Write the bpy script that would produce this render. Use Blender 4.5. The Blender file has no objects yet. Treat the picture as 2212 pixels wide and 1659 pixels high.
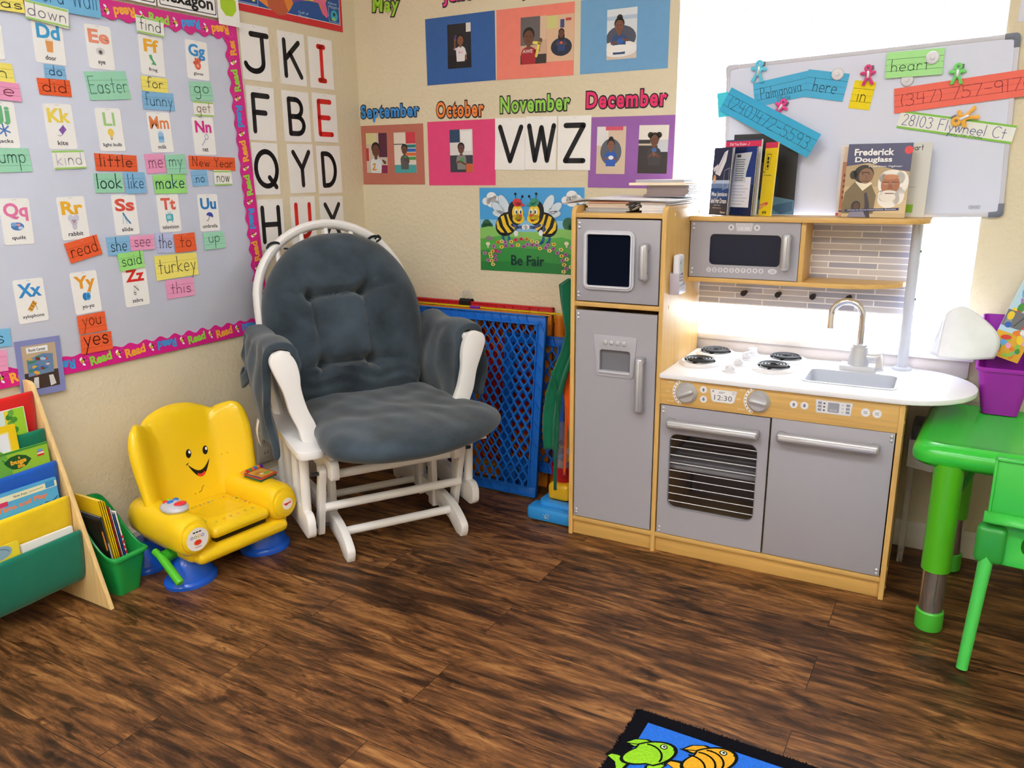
import bpy, bmesh, math, random
from mathutils import Vector, Matrix
random.seed(11)
S = bpy.context.scene
COL = S.collection
R = math.radians
# ---------------------------------------------------------------- camera
YAW, PITCH, ROLL = -0.52, 0.2546, -0.009
CAM = Vector((2.1714, -2.6028, 1.1282))
cf = Vector((math.sin(YAW)*math.cos(PITCH), math.cos(YAW)*math.cos(PITCH), -math.sin(PITCH)))
r0 = Vector((math.cos(YAW), -math.sin(YAW), 0)); u0 = r0.cross(cf)
cr = r0*math.cos(ROLL) + u0*math.sin(ROLL); cu = u0*math.cos(ROLL) - r0*math.sin(ROLL)
cd = bpy.data.cameras.new('camera'); co = bpy.data.objects.new('camera', cd); COL.objects.link(co)
co.matrix_world = Matrix(((cr.x, cu.x, -cf.x, CAM.x), (cr.y, cu.y, -cf.y, CAM.y), (cr.z, cu.z, -cf.z, CAM.z), (0, 0, 0, 1)))
cd.sensor_width = 36; cd.sensor_fit = 'HORIZONTAL'; cd.lens = 1737.18/2212*36
cd.clip_start = 0.02
S.camera = co
# ---------------------------------------------------------------- sky, sun, exposure
S.view_settings.view_transform = 'Standard'; S.view_settings.look = 'None'
S.view_settings.gamma = 1; S.view_settings.use_curve_mapping = False
S.view_settings.exposure = 1.06
W = bpy.data.worlds.new('sky'); S.world = W; W.use_nodes = True
bg = W.node_tree.nodes['Background']; bg.inputs[0].default_value = (0.86, 0.93, 1, 1); bg.inputs[1].default_value = 17.0
CEIL_STRENGTH = 8.0
sd = bpy.data.lights.new('sun', 'SUN'); so = bpy.data.objects.new('sun', sd); COL.objects.link(so)
sd.energy = 9; sd.angle = R(3); sd.color = (1, .96, .9)
so.rotation_euler = Vector((-.16, -.62, -.77)).to_track_quat('-Z', 'Y').to_euler()
so.location = (3, 4, 5)
pd = bpy.data.lights.new('window_portal', 'AREA'); po = bpy.data.objects.new('window_portal', pd); COL.objects.link(po)
pd.shape = 'RECTANGLE'; pd.size = .9; pd.size_y = 1.5; pd.cycles.is_portal = True
po.location = (1.735, .14, 1.35); po.rotation_euler = Vector((0, -1, 0)).to_track_quat('-Z', 'Y').to_euler()

# ---------------------------------------------------------------- colours and materials
def lin(c):
    if isinstance(c, str):
        c = c.lstrip('#'); c = tuple(int(c[i:i+2], 16) for i in (0, 2, 4))
    o = []
    for x in c[:3]:
        x /= 255.0
        o.append(x/12.92 if x <= .04045 else ((x+.055)/1.055)**2.4)
    return tuple(o) + (1.0,)
def nodes(m):
    m.use_nodes = True
    return m.node_tree.nodes, m.node_tree.links, m.node_tree.nodes['Principled BSDF']
MATS = {}
def mk(name, rough=.5, metal=0, bump=0, bscale=150, var=0, vscale=12, spec=.5, stretch=(1, 1, 1), sheen=0, coat=0, detail=3, trans=0, alpha=1):
    m = bpy.data.materials.new(name); N, L, P = nodes(m)
    a = N.new('ShaderNodeAttribute'); a.attribute_name = 'Col'
    tc = N.new('ShaderNodeTexCoord'); mp = N.new('ShaderNodeMapping'); mp.inputs['Scale'].default_value = stretch
    L.new(tc.outputs['Object'], mp.inputs['Vector'])
    src = a.outputs['Color']
    if var:
        n = N.new('ShaderNodeTexNoise'); n.inputs['Scale'].default_value = vscale; n.inputs['Detail'].default_value = detail
        L.new(mp.outputs['Vector'], n.inputs['Vector'])
        mr = N.new('ShaderNodeMapRange'); mr.inputs['From Min'].default_value = .25; mr.inputs['From Max'].default_value = .75
        mr.inputs['To Min'].default_value = 1-var; mr.inputs['To Max'].default_value = 1+var
        L.new(n.outputs['Fac'], mr.inputs['Value'])
        vm = N.new('ShaderNodeVectorMath'); vm.operation = 'SCALE'
        L.new(src, vm.inputs[0]); L.new(mr.outputs['Result'], vm.inputs['Scale']); src = vm.outputs['Vector']
    L.new(src, P.inputs['Base Color'])
    if bump:
        b = N.new('ShaderNodeTexNoise'); b.inputs['Scale'].default_value = bscale; b.inputs['Detail'].default_value = 4
        L.new(mp.outputs['Vector'], b.inputs['Vector'])
        bp = N.new('ShaderNodeBump'); bp.inputs['Strength'].default_value = bump; bp.inputs['Distance'].default_value = .003
        L.new(b.outputs['Fac'], bp.inputs['Height']); L.new(bp.outputs['Normal'], P.inputs['Normal'])
    P.inputs['Roughness'].default_value = rough; P.inputs['Metallic'].default_value = metal
    P.inputs['Specular IOR Level'].default_value = spec
    P.inputs['Sheen Weight'].default_value = sheen; P.inputs['Coat Weight'].default_value = coat
    P.inputs['Transmission Weight'].default_value = trans; P.inputs['Alpha'].default_value = alpha
    MATS[name] = m
    return m
mk('paper', .75, var=.03, vscale=30, spec=.25)
mk('card', .45, spec=.4, var=.02)
mk('gloss_print', .3, spec=.5)
mk('plastic', .35, bump=.03, bscale=400)
mk('dark_gloss', .08, spec=.35)
mk('shiny_plastic', .22, bump=.02, bscale=60)
mk('clear_plastic', .12, alpha=.32)
mk('tinted_plastic', .08, alpha=.26)
mk('white_paint', .4, bump=.05, bscale=60)
mk('wood', .42, var=.13, vscale=9, stretch=(.6, 14, 14), detail=6)
mk('wood_upright', .42, var=.13, vscale=9, stretch=(14, 14, .6), detail=6)
mk('silver_paint', .42, spec=.45, bump=.03, bscale=900)
mk('brushed_metal', .34, metal=.5, bump=.02, bscale=300)
mk('chrome', .1, metal=.85)
mk('suede', .9, bump=.4, bscale=240, var=.55, vscale=9, sheen=.3, spec=.15, detail=6)
mk('cloth', .85, bump=.3, bscale=350, var=.08, vscale=15, sheen=.2, spec=.2)
mk('rug_pile', .95, bump=.9, bscale=420, var=.15, vscale=180, sheen=.03, spec=.05)
mk('rubber', .6)
mk('chalkboard', .9, spec=.08)

# ---------------------------------------------------------------- mesh helpers
class MB:
    def __init__(s): s.v = []; s.f = []; s.c = []
    def add(s, vs, fs, col, M=None):
        o = len(s.v); col = lin(col)
        for p in vs:
            p = Vector(p)
            s.v.append(M @ p if M else p)
        for f in fs:
            s.f.append([i+o for i in f]); s.c.append(col)
        return s
    def bm(s, b, col, M=None):
        b.verts.index_update()
        s.add([v.co.copy() for v in b.verts], [[v.index for v in f.verts] for f in b.faces], col, M); b.free(); return s
    def box(s, x0, x1, y0, y1, z0, z1, col, b=0, seg=2, M=None):
        vs = [(x, y, z) for x in (x0, x1) for y in (y0, y1) for z in (z0, z1)]
        fs = [(0, 1, 3, 2), (4, 6, 7, 5), (0, 4, 5, 1), (2, 3, 7, 6), (0, 2, 6, 4), (1, 5, 7, 3)]
        if not b: return s.add(vs, fs, col, M)
        m = bmesh.new(); V = [m.verts.new(v) for v in vs]
        for f in fs: m.faces.new([V[i] for i in f])
        b = min(b, .49*min(abs(x1-x0), abs(y1-y0), abs(z1-z0)))
        bmesh.ops.bevel(m, geom=list(m.edges), offset=b, segments=seg, profile=.5, affect='EDGES', clamp_overlap=True)
        return s.bm(m, col, M)
    def ring_loft(s, rings, col, cap=True, closed=True, M=None):
        n = len(rings[0]); vs = [p for r in rings for p in r]; fs = []
        for i in range(len(rings)-1):
            for j in range(n if closed else n-1):
                k = (j+1) % n
                fs.append((i*n+j, i*n+k, (i+1)*n+k, (i+1)*n+j))
        if cap: fs.append(tuple(range(n))[::-1]); fs.append(tuple(range((len(rings)-1)*n, len(rings)*n)))
        return s.add(vs, fs, col, M)
    def tube(s, pts, r, col, n=10, flat=1.0, cap=True, M=None, ref=None):
        pts = [Vector(p) for p in pts]; m = len(pts); rings = []
        rr = r if isinstance(r, (list, tuple)) else [r]*m
        t = (pts[1]-pts[0]).normalized()
        a = Vector(ref) if ref else (Vector((0, 0, 1)) if abs(t.z) < .9 else Vector((1, 0, 0)))
        for i in range(m):
            t = (pts[min(i+1, m-1)]-pts[max(i-1, 0)]).normalized()
            a = (a - t*a.dot(t)).normalized(); b = t.cross(a)
            rings.append([pts[i]+a*(rr[i]*math.cos(2*math.pi*k/n))+b*(rr[i]*flat*math.sin(2*math.pi*k/n)) for k in range(n)])
        return s.ring_loft(rings, col, cap, True, M)
    def cyl(s, p0, p1, r, col, r1=None, n=20, M=None): return s.tube([p0, p1], [r, r if r1 is None else r1], col, n, M=M)
    def lathe(s, prof, col, n=28, M=None, sq=1.0):
        rings = [[(p[0]*math.cos(2*math.pi*k/n), p[0]*math.sin(2*math.pi*k/n)*sq, p[1]) for k in range(n)] for p in prof]
        return s.ring_loft(rings, col, True, True, M)
    def ellipsoid(s, c, r, col, n=18, m=10, M=None):
        rings = []
        for i in range(m+1):
            t = -math.pi/2 + math.pi*i/m; cc = max(math.cos(t), 1e-3)
            rings.append([(c[0]+r[0]*cc*math.cos(2*math.pi*k/n), c[1]+r[1]*cc*math.sin(2*math.pi*k/n), c[2]+r[2]*math.sin(t)) for k in range(n)])
        return s.ring_loft(rings, col, True, True, M)
    def plate(s, outer, t0, t1, col, holes=(), M=None, b=0):
        """flat board from a 2-D outline (local x, y) with thickness t0..t1 along local z"""
        m = bmesh.new(); E = []; loops = []
        for lp in [outer]+list(holes):
            V = [m.verts.new((p[0], p[1], t1)) for p in lp]; loops.append(V)
            for i in range(len(V)): E.append(m.edges.new((V[i], V[(i+1) % len(V)])))
        if holes: bmesh.ops.triangle_fill(m, edges=E, use_beauty=True, use_dissolve=False, normal=(0, 0, 1))
        else: m.faces.new(loops[0])
        top = list(m.faces)
        for f in top:
            if f.normal.z < 0: f.normal_flip()
        mp = {}
        for v in list(m.verts): mp[v] = m.verts.new((v.co.x, v.co.y, t0))
        for f in top: m.faces.new([mp[v] for v in reversed(f.verts)])
        for V in loops:
            for i in range(len(V)):
                a, c = V[i], V[(i+1) % len(V)]
                m.faces.new((a, mp[a], mp[c], c))
        bmesh.ops.recalc_face_normals(m, faces=list(m.faces))
        if b: 
            ed = [e for e in m.edges if len(e.link_faces) == 2 and e.calc_face_angle(0) > .9 and abs(e.verts[0].co.z-e.verts[1].co.z) < 1e-6]
            bmesh.ops.bevel(m, geom=ed, offset=b, segments=2, profile=.5, affect='EDGES', clamp_overlap=True)
        return s.bm(m, col, M)
    def flat(s, poly, col, n, M=None): return s.add([(p[0], p[1], n) for p in poly], [tuple(range(len(poly)))], col, M)
    def rect(s, x0, x1, y0, y1, col, n, M=None): return s.flat([(x0, y0), (x1, y0), (x1, y1), (x0, y1)], col, n, M)
    def disc(s, cx, cy, rx, col, n, ry=None, rot=0, k=20, M=None):
        ry = rx if ry is None else ry; c, d = math.cos(R(rot)), math.sin(R(rot))
        return s.flat([(cx+rx*math.cos(t)*c-ry*math.sin(t)*d, cy+rx*math.cos(t)*d+ry*math.sin(t)*c) for t in [2*math.pi*i/k for i in range(k)]], col, n, M)
    def stroke(s, pts, w, col, n, M=None, caps=True):
        h = w/2
        for (a, b) in zip(pts[:-1], pts[1:]):
            dx, dy = b[0]-a[0], b[1]-a[1]; l = math.hypot(dx, dy)
            if l < 1e-9: continue
            px, py = -dy/l*h, dx/l*h
            s.flat([(a[0]-px, a[1]-py), (b[0]-px, b[1]-py), (b[0]+px, b[1]+py), (a[0]+px, a[1]+py)], col, n, M)
        if caps:
            for p in pts: s.disc(p[0], p[1], h, col, n, k=8, M=M)
        return s
    def grid(s, fn, nu, nv, col, M=None, wrap=False):
        vs = [fn(i/nu, j/nv) for i in range(nu+1) for j in range(nv+1)]
        fs = [(i*(nv+1)+j, (i+1)*(nv+1)+j, (i+1)*(nv+1)+j+1, i*(nv+1)+j+1) for i in range(nu) for j in range(nv)]
        return s.add(vs, fs, col, M)
def arc(cx, cy, rx, ry, a0, a1, n=14):
    return [(cx+rx*math.cos(R(a0+(a1-a0)*i/n)), cy+ry*math.sin(R(a0+(a1-a0)*i/n))) for i in range(n+1)]
def rrect(x0, x1, y0, y1, r, k=5):
    o = []
    for cx, cy, a in ((x1-r, y1-r, 0), (x0+r, y1-r, 90), (x0+r, y0+r, 180), (x1-r, y0+r, 270)): o += arc(cx, cy, r, r, a, a+90, k)
    return o
def smooth_path(pts, k=6):
    """Catmull-Rom through points"""
    P = [Vector(p) for p in pts]; o = []
    for i in range(len(P)-1):
        a, b, c, d = P[max(i-1, 0)], P[i], P[i+1], P[min(i+2, len(P)-1)]
        for j in range(k):
            t = j/k
            o.append(.5*((2*b)+(c-a)*t+(2*a-5*b+4*c-d)*t*t+(3*b-a-3*c+d)*t**3))
    o.append(P[-1]); return o
def closed_path(pts, k=6):
    P = [Vector(p) for p in pts]; n = len(P); o = []
    for i in range(n):
        a, b, c, d = P[i-1], P[i], P[(i+1) % n], P[(i+2) % n]
        for j in range(k):
            t = j/k
            o.append(.5*((2*b)+(c-a)*t+(2*a-5*b+4*c-d)*t*t+(3*b-a-3*c+d)*t**3))
    return o
def obj(name, mb, mat, parent=None, M=None, sharp=38, solid=0, subsurf=0):
    me = bpy.data.meshes.new(name)
    me.from_pydata([tuple(v) for v in mb.v], [], mb.f)
    at = me.attributes.new('Col', 'FLOAT_COLOR', 'CORNER')
    buf = []
    for p, c in zip(mb.f, mb.c): buf += list(c)*len(p)
    at.data.foreach_set('color', buf)
    me.polygons.foreach_set('use_smooth', [True]*len(me.polygons))
    me.set_sharp_from_angle(angle=R(sharp))
    me.materials.append(MATS[mat] if isinstance(mat, str) else mat)
    o = bpy.data.objects.new(name, me); COL.objects.link(o)
    if solid:
        md = o.modifiers.new('thickness', 'SOLIDIFY'); md.thickness = solid; md.offset = 0
    if subsurf:
        md = o.modifiers.new('smooth', 'SUBSURF'); md.levels = subsurf; md.render_levels = subsurf
    if parent: o.parent = parent
    if M: o.matrix_world = M
    return o
def tag(o, label=None, cat=None, group=None, kind=None):
    if label: o['label'] = label
    if cat: o['category'] = cat
    if group: o['group'] = group
    if kind: o['kind'] = kind
    return o
def thing(name, label, cat, loc=(0, 0, 0), rotz=0, group=None, M=None):
    o = bpy.data.objects.new(name, None); COL.objects.link(o); o.empty_display_size = .05
    o.matrix_world = M if M else Matrix.Translation(loc) @ Matrix.Rotation(rotz, 4, 'Z')
    return tag(o, label, cat, group)
def dup(o, parent=None):
    c = o.copy(); COL.objects.link(c)
    if parent: c.parent = parent
    for ch in list(o.children): dup(ch, c)
    return c
# frames of the two walls: local x along the wall, y up, z out of the wall
def on_left(y, z, out=0.0, ang=0.0):
    return Matrix(((0, 0, 1, out), (1, 0, 0, y), (0, 1, 0, z), (0, 0, 0, 1))) @ Matrix.Rotation(R(ang), 4, 'Z')
def on_back(x, z, out=0.0, ang=0.0):
    return Matrix(((1, 0, 0, x), (0, 0, -1, -out), (0, 1, 0, z), (0, 0, 0, 1))) @ Matrix.Rotation(R(ang), 4, 'Z')
# local x, y -> world x, z (facing -y): used inside things
FRONT = Matrix(((1, 0, 0, 0), (0, 0, -1, 0), (0, 1, 0, 0), (0, 0, 0, 1)))
def fr(y): return Matrix.Translation((0, y, 0)) @ FRONT

# ---------------------------------------------------------------- lettering
_tc = {}
def _text(sv, bold, space=1.0):
    k = (sv, bold, space)
    if k not in _tc:
        cu_ = bpy.data.curves.new('lettering', 'FONT'); cu_.body = sv; cu_.size = 1; cu_.offset = bold; cu_.resolution_u = 3; cu_.space_character = space
        to = bpy.data.objects.new('lettering', cu_); COL.objects.link(to)
        bpy.context.view_layer.update()
        dg = bpy.context.evaluated_depsgraph_get()
        me = bpy.data.meshes.new_from_object(to.evaluated_get(dg))
        vs = [(v.co.x, v.co.y) for v in me.vertices]; fs = [tuple(p.vertices) for p in me.polygons]
        bpy.data.objects.remove(to); bpy.data.curves.remove(cu_); bpy.data.meshes.remove(me)
        _tc[k] = (vs, fs)
    return _tc[k]
def text(mb, sv, cx, cy, h, col, n, w=None, bold=.02, rot=0, shear=0, M=None, ref=None):
    vs, fs = _text(sv, bold)
    rv = _text(ref, bold)[0] if ref else vs
    x0 = min(p[0] for p in vs); x1 = max(p[0] for p in vs); y0 = min(p[1] for p in rv); y1 = max(p[1] for p in rv)
    sy = h/(y1-y0); sx = w/(x1-x0) if w else sy
    c, d = math.cos(R(rot)), math.sin(R(rot)); o = []
    for (x, y) in vs:
        X = (x-(x0+x1)/2)*sx; Y = (y-(y0+y1)/2)*sy; X += Y*shear
        o.append((cx+X*c-Y*d, cy+X*d+Y*c, n))
    mb.add(o, fs, col, M)
def _O(cx=.45): return arc(cx, .5, .42, .5, 40, 400, 16)
G = {
 'a': (1.1, [_O(), [(.87, 1), (.87, 0)]]), 'b': (1.1, [[(.05, 2), (.05, 0)], _O(.47)]), 'c': (1.0, [arc(.45, .5, .42, .5, 45, 315)]),
 'd': (1.1, [_O(), [(.87, 2), (.87, 0)]]), 'e': (1.0, [[(.05, .5), (.85, .5)]+arc(.45, .5, .42, .5, 0, 310)]),
 'f': (.75, [arc(.58, 1.66, .3, .33, 30, 180)+[(.28, 0)], [(.02, 1), (.6, 1)]]),
 'g': (1.1, [_O(), [(.87, 1), (.87, -.55)]+arc(.47, -.55, .4, .4, 0, -150)]),
 'h': (1.0, [[(.05, 2), (.05, 0)], [(.05, .55)]+arc(.42, .6, .36, .4, 170, 0)+[(.78, 0)]]),
 'i': (.35, [[(.1, 1), (.1, 0)], [(.1, 1.42), (.1, 1.45)]]), 'j': (.6, [[(.4, 1), (.4, -.55)]+arc(.1, -.55, .3, .38, 0, -140), [(.4, 1.42), (.4, 1.45)]]),
 'k': (1.0, [[(.05, 2), (.05, 0)], [(.75, 1), (.05, .45), (.82, 0)]]), 'l': (.35, [[(.1, 2), (.1, 0)]]),
 'm': (1.45, [[(.05, 1), (.05, 0)], [(.05, .6)]+arc(.35, .65, .29, .35, 170, 0)+[(.64, 0)], [(.64, .6)]+arc(.94, .65, .29, .35, 170, 0)+[(1.23, 0)]]),
 'n': (1.0, [[(.05, 1), (.05, 0)], [(.05, .55)]+arc(.42, .6, .36, .4, 170, 0)+[(.78, 0)]]), 'o': (1.0, [arc(.45, .5, .42, .5, 90, 450, 18)]),
 'p': (1.1, [[(.05, 1), (.05, -1)], _O(.47)]), 'r': (.8, [[(.05, 1), (.05, 0)], [(.05, .5)]+arc(.42, .6, .36, .4, 170, 40)]),
 's': (.85, [arc(.38, .75, .3, .25, 20, 270)+arc(.38, .25, .33, .25, 90, -160)]), 't': (.8, [[(.35, 1.75), (.35, 0)], [(.02, 1.05), (.7, 1.05)]]),
 'u': (1.0, [[(.05, 1), (.05, .4)]+arc(.42, .4, .37, .4, 180, 360)+[(.79, 1), (.79, 0)]]), 'v': (.9, [[(.05, 1), (.42, 0), (.8, 1)]]),
 'w': (1.3, [[(.05, 1), (.33, 0), (.6, .95), (.87, 0), (1.15, 1)]]), 'y': (.95, [[(.05, 1), (.44, .05)], [(.82, 1), (.12, -.95)]]),
 'x': (.9, [[(.05, 1), (.75, 0)], [(.75, 1), (.05, 0)]]), 'z': (.9, [[(.05, 1), (.75, 1), (.05, 0), (.8, 0)]]), 'q': (1.1, [_O(), [(.87, 1), (.87, -1)]]),
 'A': (1.5, [[(.05, 0), (.65, 2), (1.25, 0)], [(.28, .75), (1.02, .75)]]),
 'B': (1.3, [[(.05, 0), (.05, 2), (.55, 2)]+arc(.55, 1.5, .45, .5, 90, -90, 10)+[(.05, 1)], [(.55, 1)]+arc(.6, .5, .5, .5, 90, -90, 10)+[(.05, 0)]]),
 'C': (1.35, [arc(.75, 1, .7, 1, 50, 310, 18)]), 'D': (1.4, [[(.05, 2), (.05, 0), (.4, 0)]+arc(.4, 1, .8, 1, -90, 90, 16)+[(.05, 2)]]),
 'E': (1.15, [[(.95, 2), (.05, 2), (.05, 0), (1, 0)], [(.05, 1.02), (.82, 1.02)]]), 'F': (1.1, [[(.95, 2), (.05, 2), (.05, 0)], [(.05, 1.05), (.75, 1.05)]]),
 'H': (1.3, [[(.05, 0), (.05, 2)], [(1.1, 0), (1.1, 2)], [(.05, 1), (1.1, 1)]]), 'I': (.55, [[(.05, 2), (.45, 2)], [(.25, 2), (.25, 0)], [(.05, 0), (.45, 0)]]),
 'J': (1.15, [[(.35, 2), (1.1, 2)], [(.85, 2), (.85, .5)]+arc(.43, .5, .42, .5, 0, -165, 10)]), 'K': (1.2, [[(.05, 0), (.05, 2)], [(1, 1.95), (.07, .95)], [(.4, 1.3), (1.08, 0)]]),
 'N': (1.4, [[(.05, 0), (.05, 2), (1.05, 0), (1.05, 2)]]), 'P': (1.2, [[(.05, 0), (.05, 2), (.5, 2)]+arc(.5, 1.5, .5, .5, 90, -90, 10)+[(.05, 1)]]),
 'Q': (1.6, [arc(.78, 1, .74, 1, 90, 450, 24), [(.95, .5), (1.4, -.05)]]), 'T': (1.2, [[(.05, 2), (1.1, 2)], [(.57, 2), (.57, 0)]]),
 'U': (1.2, [[(.05, 2), (.05, .55)]+arc(.52, .55, .47, .55, 180, 360, 12)+[(.99, 2)]]), 'V': (1.3, [[(.05, 2), (.62, 0), (1.2, 2)]]),
 'W': (1.6, [[(.05, 2), (.42, 0), (.78, 1.9), (1.14, 0), (1.5, 2)]]), 'X': (1.2, [[(.05, 2), (1.1, 0)], [(1.1, 2), (.05, 0)]]),
 'Y': (1.2, [[(.05, 2), (.58, 1), (.58, 0)], [(1.1, 2), (.58, 1)]]), 'Z': (1.2, [[(.05, 2), (1.08, 2), (.05, 0), (1.1, 0)]]),
 '0': (1.1, [arc(.48, 1, .42, 1, 90, 450, 18)]), '1': (.5, [[(.2, 2), (.2, 0)]]), '2': (1.05, [arc(.45, 1.5, .4, .5, 160, -20, 8)+[(.05, 0), (.9, 0)]]),
 '3': (1.05, [arc(.4, 1.5, .4, .48, 150, -80, 8)+arc(.42, .5, .45, .52, 80, -150, 8)]), '4': (1.05, [[(.15, 2), (.05, .9), (.9, .9)], [(.75, 1.7), (.7, 0)]]),
 '5': (1.05, [[(.85, 2), (.15, 2), (.12, 1.2)]+arc(.4, .65, .48, .62, 110, -150, 10)]), '7': (1.0, [[(.05, 2), (.9, 2), (.35, 0)]]),
 '8': (1.05, [arc(.45, 1.5, .34, .5, 90, 450, 14), arc(.45, .5, .4, .5, 90, 450, 14)]), '9': (1.05, [arc(.45, 1.45, .4, .52, 0, 360, 14)+[(.8, 0)]]),
 '6': (1.05, [[(.7, 2), (.1, .7)]+arc(.46, .5, .4, .5, 170, 530, 14)]),
 '(': (.5, [arc(.6, 1, .5, 1.25, 130, 230, 8)]), ')': (.5, [arc(-.1, 1, .5, 1.25, 50, -50, 8)]), '-': (.9, [[(.1, 1), (.75, 1)]]), ' ': (.7, []), '.': (.4, [[(.1, 0), (.12, .03)]]),
}
def hand(mb, sv, cx, base, xh, w, col, n, lw, M=None, gap=.18):
    """handwritten letters: x-height xh, text centred on cx, squeezed or stretched to width w"""
    x = 0; L = []
    for ch in sv:
        a, st = G[ch]
        for p in st: L.append([(q[0]+x, q[1]) for q in p])
        x += a+gap
    x -= gap+.1
    k = w/x
    for p in L: mb.stroke([(cx-w/2+q[0]*k, base+q[1]*xh) for q in p], lw, col, n, M)
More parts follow.
